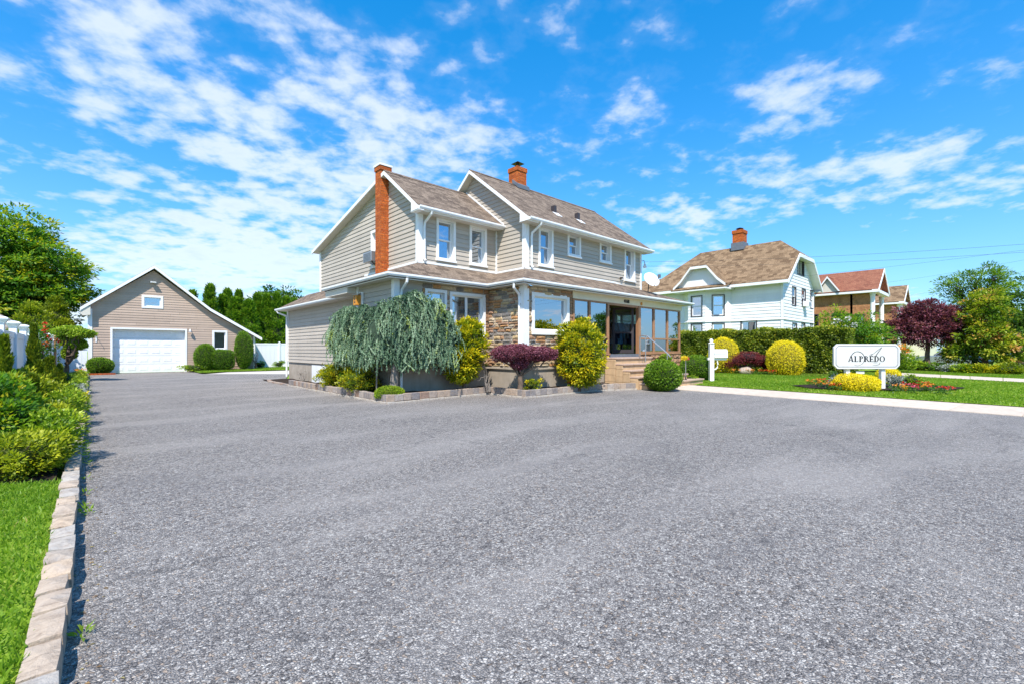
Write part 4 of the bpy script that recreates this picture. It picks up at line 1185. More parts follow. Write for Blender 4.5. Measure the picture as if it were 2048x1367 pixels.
for x, y, z1 in ((UX, UY, 6.05), (VX, VY, 6.05)):
    t2 = MB(); t2.prism([(x - 0.052, y - 0.052, 4.34), (x + 0.13, y - 0.052, 4.34), (x + 0.13, y + 0.02, 4.34), (x + 0.02, y + 0.02, 4.34), (x + 0.02, y + 0.13, 4.34), (x - 0.052, y + 0.13, 4.34)], (0, 0, z1 - 4.34)); t2.build('corner_trim', 'white', house)
for a, b in (((WE - 0.09, VY - 0.052, 4.02), (WE + 0.03, VY + 0.02, 6.05)), ((VX - 0.06, UY - 0.06, 4.36), (VX - 0.005, UY - 0.005, 5.98)), ((UX - 0.052, 21.88, 4.1), (UX + 0.02, 22.03, zu(22)))): box('corner_trim', a, b, 'white', house)
ft = MB()
ft.box((UX - 0.055, 13.2, 4.36), (UX + 0.02, 17.2, 4.43)); ft.box((UX - 0.055, UY - 0.055, 4.36), (VX, UY + 0.02, 4.431)); ft.box((VX - 0.055, VY, 4.36), (VX + 0.02, UY, 4.432)); ft.box((VX - 0.055, VY - 0.055, 4.36), (16.9, VY + 0.02, 4.433))
ft.obox((16.9, VY - 0.05, 4.35), (2.06, 0, -0.276), (0, 0.06, 0), (0, 0, 0.07))
ft.build('base_trim', 'white', house)
# --- upper roofs
ur = MB(); sk = ur
XO, XO2, XR = UX - 0.30, VX - 0.30, WE + 0.30
add_slab([(XO, RY, RZ), (VX, RY, RZ), (VX, 12.75, RZ - FS * (RY - 12.75)), (XO, 12.75, RZ - FS * (RY - 12.75))], 0.10)
add_slab([(XO, RY, RZ), (VX + 5, RY, RZ), (VX + 5, 22.3, RZ - BS * (22.3 - RY)), (XO, 22.3, RZ - BS * (22.3 - RY))], 0.10)
ur.build('wing_roof', 'shingle', house)
ur = MB(); sk = ur
ze = MZ - MS * (MY - 11.15)
add_slab([(XO2, MY, MZ), (XR, MY, MZ), (XR, 11.15, ze), (XO2, 11.15, ze)], 0.10)
add_slab([(XO2, MY, MZ), (XR, MY, MZ), (XR, 17.85, ze), (XO2, 17.85, ze)], 0.10)
ur.build('main_roof', 'shingle', house)
def rake(name, x, pts, h=0.135, t=0.035):
    """white board along a sloping roof edge"""
    m = MB()
    for (y0, z0), (y1, z1) in zip(pts, pts[1:]):
        m.prism([(x, y0, z0 - 0.028), (x, y1, z1 - 0.028), (x, y1, z1 - 0.028 - h), (x, y0, z0 - 0.028 - h)], (-t, 0, 0))
    return m.build(name, 'white', house)
rz = RZ - FS * (RY - 12.75)
rake('rake_board', XO + 0.012, [(12.75, rz), (RY, RZ), (22.3, RZ - BS * (22.3 - RY))])
rake('rake_board', XO2 + 0.012, [(11.15, ze), (MY, MZ), (17.85, ze)])
def rake_soffit(x0, x1, pts):
    m = MB()
    for (y0, z0), (y1, z1) in zip(pts, pts[1:]):
        m.prism([(x0, y0, z0 - 0.15), (x0, y1, z1 - 0.15), (x1, y1, z1 - 0.15), (x1, y0, z0 - 0.15)], (0, 0, -0.012))
    m.build('rake_soffit', 'soffit', house)
rake_soffit(XO + 0.01, UX + 0.02, [(12.85, RZ - FS * (RY - 12.85)), (RY, RZ), (22.2, RZ - BS * (22.2 - RY))])
rake_soffit(XO2 + 0.01, VX + 0.02, [(11.3, MZ - MS * (MY - 11.3)), (MY, MZ), (17.7, MZ - MS * (17.7 - MY))])
es = MB()
es.box((XO, 12.76, rz - 0.14), (VX - 0.0, UY + 0.02, rz - 0.11)); es.box((XO2, 11.16, ze - 0.14), (XR, VY + 0.02, ze - 0.11))
es.build('eave_soffit', 'soffit', house)
ef = MB()
ef.box((XO, 12.755, rz - 0.16), (VX - 0.02, 12.78, rz - 0.015)); ef.box((XO2, 11.155, ze - 0.16), (XR, 11.18, ze - 0.015))
ef.box((XO - 0.02, 12.66, rz - 0.17), (XO + 0.16, 13.16, rz - 0.145)); ef.prism([(XO - 0.032, 12.70, rz - 0.14), (XO - 0.032, 13.14, rz - 0.14), (XO - 0.032, 13.14, rz + 0.14), (XO - 0.032, 12.72, rz - 0.02)], (0.02, 0, 0))
ef.prism([(XO2 - 0.032, 11.10, ze - 0.14), (XO2 - 0.032, 11.56, ze - 0.14), (XO2 - 0.032, 11.56, ze + 0.16), (XO2 - 0.032, 11.12, ze - 0.02)], (0.02, 0, 0))
ef.build('eave_fascia', 'white', house)
gutter([(XO, 12.75, rz - 0.12), (VX - 0.02, 12.75, rz - 0.12)], house)
gutter([(XO2, 11.15, ze - 0.12), (XR, 11.15, ze - 0.12)], house)
fl = MB()   # white flashing where the wing roof meets the taller gable
fl.prism([(VX - 0.05, 12.75, rz + 0.01), (VX - 0.05, RY, RZ + 0.01), (VX - 0.05, RY, RZ + 0.07), (VX - 0.05, 12.75, rz + 0.07)], (0.05, 0, 0))
fl.build('flashing', 'white', house)
rc = MB()
for x0, x1, y, z in ((XO, VX - 0.03, RY, RZ), (XO2, XR, MY, MZ)):
    x = x0
    while x < x1 - 0.05:
        q = min(0.30, x1 - x); rc.prism([(x, y - 0.14, z - 0.085), (x, y, z + 0.022), (x, y + 0.14, z - 0.085), (x, y, z - 0.01)], (q - 0.006, 0, 0)); x += 0.30
tag(rc.build('ridge_cap', 'shingle', house), kind='stuff')
for vx in (13.75, 15.24):
    y = 12.3; z = MZ - MS * (MY - y)
    v = MB(); v.box((vx - 0.07, y - 0.02, z - 0.15), (vx + 0.07, y + 0.16, z + 0.30)); vo = v.build('roof_vent', 'dark_trim', house)
    MB().prism([(vx - 0.16, y - 0.26, z - 0.2 + 0.012), (vx + 0.16, y - 0.26, z - 0.2 + 0.012), (vx + 0.16, y, z + 0.012), (vx - 0.16, y, z + 0.012)], (0, -0.004, 0.012)).build('flashing', 'white', vo)
# --- chimneys
ch = MB(); ch.box((7.66, 15.26, 4.0), (8.06, 15.66, 8.06)); ch.box((7.63, 15.23, 7.98), (8.09, 15.69, 8.13)); side_ch = ch.build('chimney', 'brick_chimney', house)
MB().box((7.61, 15.21, 8.13), (8.11, 15.71, 8.20)).build('chimney_cap', 'white', side_ch)
ch = MB(); ch.box((13.5, 14.25, 8.1), (14.05, 14.8, 9.35)); ch.box((13.47, 14.22, 9.22), (14.08, 14.83, 9.40)); rc2 = ch.build('chimney', 'brick_chimney', house)
MB().prism([(13.42, 14.14, 8.42), (13.42, 14.5, 8.71), (13.42, 14.5, 8.86), (13.42, 14.14, 8.58)], (0.71, 0, 0)).build('flashing', 'lead', rc2)
cp = MB(); cp.lathe((13.78, 14.52, 9.40), [(0.10, 0), (0.10, 0.12), (0.07, 0.12), (0.07, 0.2)], 10); cp.faces([(13.56, 14.3, 9.62), (14.0, 14.3, 9.62), (14.0, 14.74, 9.62), (13.56, 14.74, 9.62), (13.78, 14.52, 9.76)], [(0,1,4),(1,2,4),(2,3,4),(3,0,4),(3,2,1,0)])
cp.build('chimney_cowl', 'dark_metal', rc2)
# --- downspouts
downspout([(UX + 0.18, 12.70, rz - 0.12), (UX + 0.18, 12.72, rz - 0.20), (UX + 0.16, 13.08, rz - 0.42), (UX + 0.16, 13.11, rz - 0.55), (UX + 0.16, 13.11, 4.5), (UX + 0.16, 13.02, 4.42)], house)
downspout([(VX + 0.28, 11.09, ze - 0.12), (VX + 0.28, 11.12, ze - 0.20), (VX + 0.20, 11.47, ze - 0.45), (VX + 0.20, 11.50, ze - 0.58), (VX + 0.20, 11.50, 4.5), (VX + 0.20, 11.42, 4.40)], house)
downspout([(10.06, 10.78, 3.62), (10.07, 10.80, 3.5), (10.44, 10.93, 3.3), (10.45, 10.94, 3.2), (10.45, 10.94, 1.0), (10.40, 10.9, 0.85)], house)
downspout([(6.95, 12.12, 3.62), (6.95, 12.14, 3.52), (6.98, 12.5, 3.3), (6.98, 12.53, 3.2), (6.98, 12.53, 0.3)], house)
downspout([(6.84, 24.7, 3.40), (6.86, 24.68, 3.32), (7.20, 24.45, 3.15), (7.21, 24.44, 3.05), (7.21, 24.44, 0.15)], house)
downspout([(6.86, 15.62, 3.36), (7.15, 15.55, 3.2), (7.21, 15.5, 3.1), (7.21, 15.5, 0.2)], house)
# --- glazed porch
pf = MB(); FZ0, FZ1, FZ2 = 1.34, 1.97, 3.36
cols = [13.06, 14.02, 15.22]; cols2 = [17.53, 18.74, 19.96, 21.13]
panes = []
def porch_run(cs):
    for c in cs: pf.box((c - 0.05, YB - 0.05, FZ0), (c + 0.05, YB + 0.06, FZ2))
    for a, b in zip(cs, cs[1:]):
        for z, t in ((FZ0 + 0.035, 0.07), (FZ1, 0.07), (FZ2 - 0.03, 0.06)):
            pf.box((a + 0.05, YB - 0.045, z - t / 2), (b - 0.05, YB + 0.055, z + t / 2))
        panes.append((a + 0.05, b - 0.05, FZ1 + 0.035, FZ2 - 0.06, 'glass')); panes.append((a + 0.05, b - 0.05, FZ0 + 0.07, FZ1 - 0.035, 'glass_frost'))
porch_run(cols); porch_run(cols2)
pf.box((13.0, YB - 0.09, FZ0 - 0.06), (15.3, YB + 0.02, FZ0)); pf.box((17.48, YB - 0.09, FZ0 - 0.06), (XE + 0.04, YB + 0.02, FZ0))
pf.box((15.27, YB - 0.045, FZ2 - 0.09), (17.48, YB + 0.05, FZ2)); pf.box((17.40, YB - 0.07, 1.2), (17.58, YB + 0.08, FZ2))
for y in (11.9, 13.0, 14.1): pf.box((XE - 0.10, y - 0.05, FZ0), (XE, y + 0.05, FZ2))
pf.box((XE - 0.095, YB, FZ1 - 0.035), (XE - 0.005, 14.3, FZ1 + 0.035)); pf.box((XE - 0.095, YB, FZ2 - 0.06), (XE - 0.005, 14.3, FZ2)); pf.box((XE - 0.12, YB, FZ0 - 0.06), (XE + 0.03, 14.4, FZ0))
porch = pf.build('porch_frame', 'brown_frame', house, 0.005)
for a, b, z0, z1, g in panes: MB().box((a - 0.004, YB + 0.0, z0 - 0.004), (b + 0.004, YB + 0.008, z1 + 0.004)).build('pane', g, porch)
for y0, y1 in ((YB + 0.05, 11.85), (11.95, 12.95), (13.05, 14.05)):
    MB().box((XE - 0.054, y0, FZ1 + 0.03), (XE - 0.046, y1, FZ2 - 0.05)).build('pane', 'glass_clear', porch); MB().box((XE - 0.054, y0, FZ0), (XE - 0.046, y1, FZ1 - 0.03)).build('pane', 'glass_frost', porch)
box('porch_header', (12.98, YB - 0.07, FZ2), (XE + 0.06, YB + 0.12, SK + 0.01), 'cream', house)
box('porch_side_header', (XE - 0.12, YB + 0.12, FZ2), (XE + 0.058, 14.5, SK + 0.008), 'cream', house)
rm = MB()
rm.box((13.0, 14.4, 0.7), (XE, 14.5, SK)); rm.box((12.95, YB + 0.1, 0.9), (13.02, 14.4, SK))
rm.build('porch_back_wall', 'interior_warm', house)
box('porch_floor', (13.02, YB + 0.1, 0.75), (XE - 0.06, 14.4, 1.2), 'interior_dark', house)
box('porch_ceiling', (13.02, YB + 0.12, 3.46), (XE - 0.12, 14.4, 3.52), 'ceiling_wood', house)
box('threshold', (15.28, YB - 0.09, 1.18), (17.38, YB + 0.1, 1.31), 'lead', house)
dr = MB(); o = np.array([17.3, YB + 0.12, 1.33]); du = np.array([-0.30, 0.86, 0]); du /= np.linalg.norm(du)
dn = np.array([du[1], -du[0], 0]) * 0.045
for a, b, z0, z1 in ((0, 0.09, 0, 2.0), (0.83, 0.92, 0, 2.0), (0.09, 0.83, 0, 0.16), (0.09, 0.83, 1.9, 2.0), (0.09, 0.83, 0.85, 0.93)):
    dr.obox(o + du * a + np.array([0, 0, z0]), du * (b - a), dn, (0, 0, z1 - z0))
door = dr.build('door', 'dark_trim', house)
MB().obox(o + du * 0.09 + dn * 0.4 + np.array([0, 0, 0.93]), du * 0.74, dn * 0.15, (0, 0, 0.97)).build('pane', 'glass_clear', door)
MB().tube([o + du * 0.87 + dn * 1.0 + np.array([0, 0, 0.95]), o + du * 0.87 + dn * 2.2 + np.array([0, 0, 0.95]), o + du * 0.87 + dn * 2.2 + np.array([0, 0, 1.15]), o + du * 0.87 + dn * 1.0 + np.array([0, 0, 1.15])], 0.012, 6).build('handle', 'grey_metal', door)
jb = MB(); jb.box((15.28, YB + 0.10, 1.2), (15.34, 12.1, 3.4)); jb.box((15.75, 11.9, 1.2), (15.83, 11.98, 3.3)); jb.box((15.34, 11.9, 3.2), (17.0, 11.98, 3.3)); jb.build('inner_door_frame', 'grey_metal', house)
# house number on the header
def text_mesh(txt, size, loc, rot, mat, parent, name, depth=0.012):
    cu = bpy.data.curves.new(name, 'FONT'); cu.body = txt; cu.size = size; cu.extrude = depth; cu.align_x = 'CENTER'; cu.align_y = 'CENTER'
    ob = bpy.data.objects.new(name, cu); COL.objects.link(ob); bpy.context.view_layer.update()
    me = bpy.data.meshes.new_from_object(ob.evaluated_get(bpy.context.evaluated_depsgraph_get())); bpy.data.objects.remove(ob)
    me.materials.clear(); me.materials.append(M[mat]); o2 = bpy.data.objects.new(name, me); COL.objects.link(o2)
    o2.parent = parent; o3 = np.array(root_of(parent).location); o2.location = np.array(loc) - o3; o2.rotation_euler = rot; return o2
text_mesh('4168', 0.20, (16.45, YB - 0.085, 3.48), (R(90), 0, 0), 'letter_ink', house, 'house_number')
mb = MB(); mb.lathe((0, 0, 0), [(0.02, 0), (0.07, 0.0), (0.075, 0.02), (0.05, 0.035), (0.02, 0.04)], 12)
V = [(17.6 + x, YB - 0.07 - z, 3.46 + y) for x, y, z in mb.v]; mb.v = V; mb.build('bell_ornament', 'copper_box', house)  # small round bell ornament at the door head, no light fitting

# ---------------------------------------------------------------- front steps
steps = thing('front_steps', (17.2, 9.7, 0), 'broad tan stone steps rising to the porch door', 'steps')
lev = [(1.18, 10.20, 15.0, 17.6), (0.945, 9.88, 15.0, 18.2), (0.71, 9.56, 15.0, 18.6), (0.475, 9.22, 15.0, 18.85), (0.24, 8.86, 15.1, 19.6)]
for i, (z, y, x0, x1) in enumerate(lev):
    zb = lev[i + 1][0] if i < 4 else 0.0
    yb = YB + 0.03 if i == 0 else lev[i - 1][1] + 0.05
    rb = MB(); rb.box((x0 + 0.02, y + 0.05, -0.05), (x1 - 0.02, 10.78, z - 0.06)); rb.build('riser_block', 'step_side', steps)
    MB().box((x0 - 0.02, y, z - 0.06), (x1 + 0.03, yb + 0.06, z)).build('tread', 'step_tread', steps, 0.01)
# cheek blocks on the left flank of the steps
rs = random.Random(3)
for i, (z, y, x0, x1) in enumerate(lev):
    zt = z - 0.075; zz = 0.0
    y1 = 10.75 if i == 0 else lev[i - 1][1] + 0.04
    while zz < zt - 0.05:
        h = min(rs.uniform(0.22, 0.30), zt - zz)
        MB().box((x0 - 0.035, y + 0.06, zz + 0.004), (x0 + 0.02, y1 - 0.004, zz + h - 0.004)).build('cheek_block', 'step_side', steps, 0.008); zz += h
def handrail(name, pts, posts, label):
    h = thing(name, (*pts[0][:2], 0.5), label, 'handrail')
    MB().tube(pts, 0.024, 8).build('top_rail', 'grey_metal', h)
    for b, t in posts: MB().tube([b, t], 0.019, 8).build('post', 'grey_metal', h)
    return h
handrail('handrail', [(16.55, 10.15, 1.55), (16.55, 10.15, 2.0), (16.55, 10.05, 2.06), (16.55, 9.8, 2.02), (16.62, 8.95, 1.32), (16.62, 8.85, 1.2)],
         [((16.55, 10.15, 1.15), (16.55, 10.15, 1.6)), ((16.56, 9.9, 1.0), (16.56, 9.9, 2.03)), ((16.62, 8.98, 0.2), (16.62, 8.98, 1.34))], 'grey metal handrail at the top of the porch steps')
st = thing('flower_stake', (18.1, 9.0, 0.24), 'pair of thin stakes with a yellow and pink flower head on the bottom step', 'garden ornament')
MB().tube([(18.05, 9.02, 0.23), (18.05, 9.02, 1.05)], 0.014, 6).build('stake', 'leaf_lime', st); MB().tube([(18.18, 9.0, 0.23), (18.18, 9.0, 1.05)], 0.018, 6).build('stake', 'grey_metal', st)
MB().lathe((18.18, 9.0, 0.24), [(0.06, 0), (0.055, 0.015), (0.025, 0.04), (0.022, 0.16)], 10).build('foot', 'dark_metal', st)
lv = Leaves(); clumps(lv, np.array([[18.05, 9.02, 1.12], [18.1, 9.0, 1.15], [18.2, 9.0, 1.12]]), 0.10, 70, 0.06, 0.05); lv.build('yellow_bloom', ['petal_yellow'], st)
lv = Leaves(); clumps(lv, np.array([[18.26, 8.98, 1.12]]), 0.08, 50, 0.06, 0.05); lv.build('pink_bloom', ['petal_pink'], st)

# ---------------------------------------------------------------- things fixed to the house
lan = thing('wall_box', (XL_ - 0.16, 14.95, 3.0), 'orange box with dark slots hung on the side wall corner', 'wall box')
b_ = MB().box((XL_ - 0.24, 14.82, 2.98), (XL_ - 0.06, 15.06, 3.32)).build('body', 'copper_box', lan, 0.01)
MB().prism([(XL_ - 0.27, 14.79, 3.322), (XL_ - 0.27, 15.09, 3.322), (XL_ - 0.04, 15.09, 3.38), (XL_ - 0.04, 14.79, 3.38)], (0, 0, 0.02)).build('lid', 'grey_metal', lan)
for z in (3.06, 3.15, 3.24): MB().box((XL_ - 0.245, 14.90, z), (XL_ - 0.238, 14.98, z + 0.045)).build('slot', 'dark_trim', lan)
MB().box((XL_ - 0.07, 14.70, 2.95), (XL_ - 0.03, 15.06, 3.42)).build('back_plate', 'white', lan)
acu = thing('air_conditioner', (7.8, 16.2, 4.7), 'grey window air conditioner beside the tall side chimney', 'air conditioner')
MB().box((7.58, 15.83, 4.75), (8.05, 16.52, 5.12)).build('case', 'grey_metal', acu, 0.01)
for k in range(6): MB().box((7.572, 15.88, 4.79 + k * 0.05), (7.579, 16.47, 4.815 + k * 0.05)).build('louvre', 'lead', acu)
MB().tube([(7.62, 15.9, 4.76), (7.95, 15.9, 4.45)], 0.02, 6).build('bracket', 'dark_metal', acu)
dish = thing('satellite_dish', (18.9, 11.2, 4.0), 'white oval satellite dish on the porch roof', 'satellite dish')
c = np.array([18.62, 10.85, 4.62]); ax_ = unit(np.array([-0.30, -0.85, 0.42])); a_ = unit(np.cross(ax_, (0, 0, 1))); b2 = np.cross(a_, ax_)
V = [c - ax_ * 0.05]; F = []
for j in range(1, 6):
    for i in range(24):
        an = i / 24 * 6.283; rr = j / 5; V.append(c + a_ * 0.42 * rr * math.cos(an) + b2 * 0.36 * rr * math.sin(an) + ax_ * (0.10 * rr * rr - 0.05))
F = [(0, 1 + i, 1 + (i + 1) % 24) for i in range(24)]
for j in range(4):
    for i in range(24): F.append((1 + j*24 + i, 1 + (j+1)*24 + i, 1 + (j+1)*24 + (i+1) % 24, 1 + j*24 + (i+1) % 24))
d_ = MB().faces(V, F).build('reflector', 'white', dish, smooth=True, fix=False); md = d_.modifiers.new('s', 'SOLIDIFY'); md.thickness = 0.012
MB().tube([c - b2 * 0.36 + ax_ * 0.05, c + ax_ * 0.55 - b2 * 0.15], 0.015, 6).build('feed_arm', 'dark_metal', dish)
MB().box(c + ax_ * 0.52 - b2 * 0.18 - 0.04, c + ax_ * 0.52 - b2 * 0.1 + 0.04).build('receiver', 'lead', dish)
MB().tube([c - ax_ * 0.06, c - ax_ * 0.16, (c[0] + 0.06, c[1] + 0.2, 4.0)], 0.022, 8).build('mast', 'dark_metal', dish)
ins = thing('service_insulator', (WE + 0.1, VY, 5.5), 'white service cable insulator on the house corner', 'insulator')
MB().tube([(WE + 0.02, VY - 0.02, 5.62), (WE + 0.18, VY - 0.08, 5.66), (WE + 0.22, VY - 0.1, 5.5)], 0.02, 6).build('hook', 'grey_metal', ins)
MB().lathe((WE + 0.22, VY - 0.1, 5.32), [(0.04, 0), (0.09, 0.02), (0.09, 0.08), (0.05, 0.11), (0.07, 0.14), (0.03, 0.18)], 10).build('bell', 'white', ins)
cm = thing('security_camera', (17.3, VY - 0.05, 4.6), 'small security camera on the upper front wall', 'camera')  # camera on a small mount, carries no light
MB().box((17.22, VY - 0.16, 4.60), (17.30, VY - 0.03, 4.68)).build('body', 'dark_trim', cm, 0.01); MB().box((17.36, VY - 0.07, 4.58), (17.46, VY - 0.02, 4.70)).build('mount', 'white', cm, 0.01)
# garments hung behind the porch glass
rack = thing('garment_rail', (17.0, 12.8, 1.2), 'metal clothes rail hung with jackets inside the porch', 'clothes rail')
MB().tube([(15.9, 12.6, 2.85), (20.6, 12.6, 2.85)], 0.018, 8).build('rail', 'grey_metal', rack)
for x in (15.9, 20.6): MB().tube([(x, 12.6, 1.2), (x, 12.6, 2.85)], 0.018, 8).build('post', 'grey_metal', rack)
def jacket(x, y, mat, label, rz=0.0, top=2.75):
    t = thing('jacket', (x, y, top - 1.0), label, 'jacket', 'jackets on the porch clothes rail', rz)
    m = MB(); prof = [(0.06, 0.04, 1.0), (0.22, 0.07, 0.93), (0.25, 0.10, 0.80), (0.22, 0.10, 0.5), (0.24, 0.11, 0.2), (0.25, 0.11, 0.0)]
    V = []; n = 12
    for a, b, z in prof:
        for k in range(n): V.append((b * math.cos(k / n * 6.283), a * math.sin(k / n * 6.283), z))
    F = [(i*n+k, i*n+(k+1) % n, (i+1)*n+(k+1) % n, (i+1)*n+k) for i in range(len(prof)-1) for k in range(n)]
    m.faces(V, F); m.build('body', mat, t, origin=(0, 0, 0), smooth=True)
    for s in (-1, 1):
        m = MB().tube([(0, s * 0.20, 0.92), (0.02, s * 0.30, 0.6), (0.05, s * 0.29, 0.25)], [0.075, 0.065, 0.05], 8); m.build('sleeve', mat, t, origin=(0, 0, 0), smooth=True)
    MB().tube([(0, 0, 1.0), (0, 0, 1.08), (0.03, 0, 1.12)], 0.006, 5).build('hanger_hook', 'grey_metal', t, origin=(0, 0, 0))
    return t
jm = ['jacket_navy', 'jacket_blue', 'jacket_navy', 'jacket_blue', 'jacket_brown', 'jacket_grey', 'jacket_navy', 'jacket_blue', 'jacket_grey', 'jacket_navy', 'jacket_blue', 'jacket_grey']
nm = {'jacket_navy': 'navy', 'jacket_blue': 'light blue', 'jacket_grey': 'grey', 'jacket_brown': 'brown'}
for i, j in enumerate(jm): jacket(16.0 + i * 0.37, 12.6, j, '%s jacket hanging on the rail inside the glazed porch' % nm[j], 0.25 * math.sin(i * 2.0))

# ================================================================ garage at the end of the driveway
GY = 37.8
gar = thing('garage', (4.4, 41, 0), 'tan clapboard garage with a white panelled door and a long lean-to roof', 'garage')
WG = Wall((-0.10, GY, 0), (1, 0, 0), (0, -1, 0))
gp = [(0, 0.0), (9.0, 0.0), (9.0, 2.42), (6.2, 4.02), (3.12, 6.62), (0, 4.12)]
def gpx(x0, y0, x1, y1):
    a, zt = on_y(x0, y0, GY); b, zb = on_y(x1, y1, GY); return a + 0.10, b + 0.10, zb, zt
gd = gpx(220.8, 654.5, 374.0, 745.5); gd = (gd[0], gd[1], -0.02, gd[3])
gw = gpx(424.5, 660.5, 454.8, 700.0); gt = gpx(283.5, 590.0, 326.5, 618.0)
ops = [(gd[0] + 0.1, gd[1] - 0.1, -1, gd[3] - 0.1), op(*gw), op(*gt)]
siding(WG, [(0, 0.30), (9.0, 0.30), (9.0, 2.42), (6.2, 4.10), (3.12, 6.62), (0, 4.12)], ops, gar, 0.16, 'siding_garage', name='front_wall', thick=0.12)
bs = MB(); WG.quad(bs, 0.0, gd[0] + 0.05, -0.1, 0.30, -0.15, 0.0); WG.quad(bs, gd[1] - 0.05, 9.0, -0.1, 0.30, -0.15, 0.0); bs.build('base', 'siding_garage', gar)
sd = MB(); sd.box((-0.10, GY + 0.02, -0.1), (0.0, 48, 4.1)); sd.box((8.8, GY + 0.02, -0.1), (8.9, 48, 2.4)); sd.box((-0.1, 47.9, 0), (8.9, 48, 2.4)); sd.build('side_wall', 'siding_garage', gar)
G0, G1, G2, G3 = (-0.48, 4.00), (3.02, 6.93), (6.1, 4.33), (9.32, 2.36)
gr = MB()
for (x0, z0), (x1, z1) in zip((G0, G1, G2), (G1, G2, G3)):
    d = np.array([x1 - x0, 0, z1 - z0]); n = np.array([-d[2], 0, d[0]]) / np.linalg.norm(d)
    gr.prism([(x0, GY - 0.40, z0), (x1, GY - 0.40, z1), (x1, 48.3, z1), (x0, 48.3, z0)], -n * 0.09)
gr.build('roof', 'shingle_grey', gar)
rk = MB()
for (x0, z0), (x1, z1) in zip((G0, G1, G2), (G1, G2, G3)):
    rk.prism([(x0, GY - 0.405, z0 - 0.02), (x1, GY - 0.405, z1 - 0.02), (x1, GY - 0.405, z1 - 0.21), (x0, GY - 0.405, z0 - 0.21)], (0, -0.035, 0))
rk.build('rake_board', 'white', gar)
rk = MB()
for (x0, z0), (x1, z1) in zip((G0, G1, G2), (G1, G2, G3)):
    rk.prism([(x0 + 0.01, GY - 0.40, z0 - 0.16), (x1, GY - 0.40, z1 - 0.16), (x1, GY + 0.02, z1 - 0.16), (x0 + 0.01, GY + 0.02, z0 - 0.16)], (0, 0, -0.012))
rk.build('rake_soffit', 'soffit', gar)
MB().prism([(-0.46, GY - 0.39, 3.92), (-0.46, GY - 0.39, 3.62), (-0.36, GY - 0.39, 3.50), (-0.02, GY - 0.39, 3.56), (-0.02, GY - 0.39, 4.1)], (0, 0.37, 0)).build('eave_return', 'soffit', gar)
box('corner_trim', (-0.14, GY - 0.055, 0), (0.06, GY + 0.02, 3.95), 'white', gar); box('corner_trim', (8.83, GY - 0.055, 0.05), (8.95, GY + 0.02, 2.45), 'white', gar)
dt = MB(); c = 0.10
WG.quad(dt, gd[0], gd[0] + c, 0, gd[3], -0.02, 0.05); WG.quad(dt, gd[1] - c, gd[1], 0, gd[3], -0.02, 0.05); WG.quad(dt, gd[0] + c, gd[1] - c, gd[3] - c, gd[3], -0.02, 0.048)
for q in ((gd[0] + c - 0.02, gd[0] + c + 0.001, 0, gd[3] - c), (gd[1] - c - 0.001, gd[1] - c + 0.02, 0, gd[3] - c), (gd[0] + c, gd[1] - c, gd[3] - c - 0.001, gd[3] - c + 0.02)): WG.quad(dt, *q, -0.34, -0.019)
dt.build('door_trim', 'white', gar)
a0, a1, top = gd[0] + c, gd[1] - c, gd[3] - c
dd = MB(); nsec = 5; hs = top / nsec
door = None
for k in range(nsec):
    WG.quad(dd, a0, a1, k * hs + 0.006, (k + 1) * hs - 0.006, -0.36, -0.30)
WG.quad(dd, a0, a1, 0, top, -0.37, -0.355)
door = dd.build('garage_door', 'white', gar, 0.004)
ncol = 6; pw = (a1 - a0) / ncol
for k in range(nsec):
    for j in range(ncol):
        u, z = a0 + j * pw + pw * 0.14, k * hs + hs * 0.24
        m = MB(); w_, h_ = pw * 0.72, hs * 0.52; t = 0.035
        P = [(u, z), (u + w_, z), (u + w_, z + h_), (u, z + h_)]; I = [(u + t, z + t), (u + w_ - t, z + t), (u + w_ - t, z + h_ - t), (u + t, z + h_ - t)]
        vs = [WG.P(*q, -0.2995) for q in P] + [WG.P(*q, -0.288) for q in I]
        m.faces(vs, [(0,1,5,4),(1,2,6,5),(2,3,7,6),(3,0,4,7),(4,5,6,7)]); m.build('door_panel', 'white', door)
window(WG, *gw, gar, split='n', inside='blind', blind=1.0, casing=0.12, glass='glass_frost', sill=False)
window(WG, *gt, gar, split='n', inside=None, casing=0.13, sill=False, reveal=0.08)
fl = thing('flood_light', (*on_y(306, 566, GY)[:1], GY - 0.1, on_y(306, 566, GY)[1]), 'small white floodlight under the garage gable peak', 'lamp')
x, z = on_y(306, 566, GY); MB().box((x - 0.15, GY - 0.34, z - 0.02), (x + 0.15, GY - 0.12, z + 0.04)).build('head', 'white', fl, 0.01); MB().tube([(x, GY - 0.03, z + 0.02), (x, GY - 0.2, z + 0.02)], 0.03, 8).build('arm', 'white', fl)
x, z = on_y(379.5, 660, GY)
gl = thing('garage_wall_lamp', (x, GY - 0.1, z), 'grey wall lamp beside the top corner of the garage door', 'lamp')
MB().lathe((x, GY - 0.22, z - 0.14), [(0.10, 0), (0.10, 0.03), (0.06, 0.14), (0.03, 0.2)], 12).build('shade', 'grey_metal', gl); MB().tube([(x, GY - 0.03, z + 0.08), (x, GY - 0.22, z + 0.06)], 0.02, 8).build('arm', 'grey_metal', gl)
x, z = on_y(192.5, 678, GY)
hk = thing('wall_hook', (x, GY - 0.1, z), 'slim white bracket on the garage wall left of the door', 'bracket')
MB().box((x - 0.03, GY - 0.05, z - 0.18), (x + 0.03, GY - 0.02, z + 0.18)).build('plate', 'white', hk); MB().tube([(x, GY - 0.04, z + 0.15), (x, GY - 0.36, z + 0.15), (x, GY - 0.38, z + 0.05)], 0.012, 6).build('arm', 'grey_metal', hk)

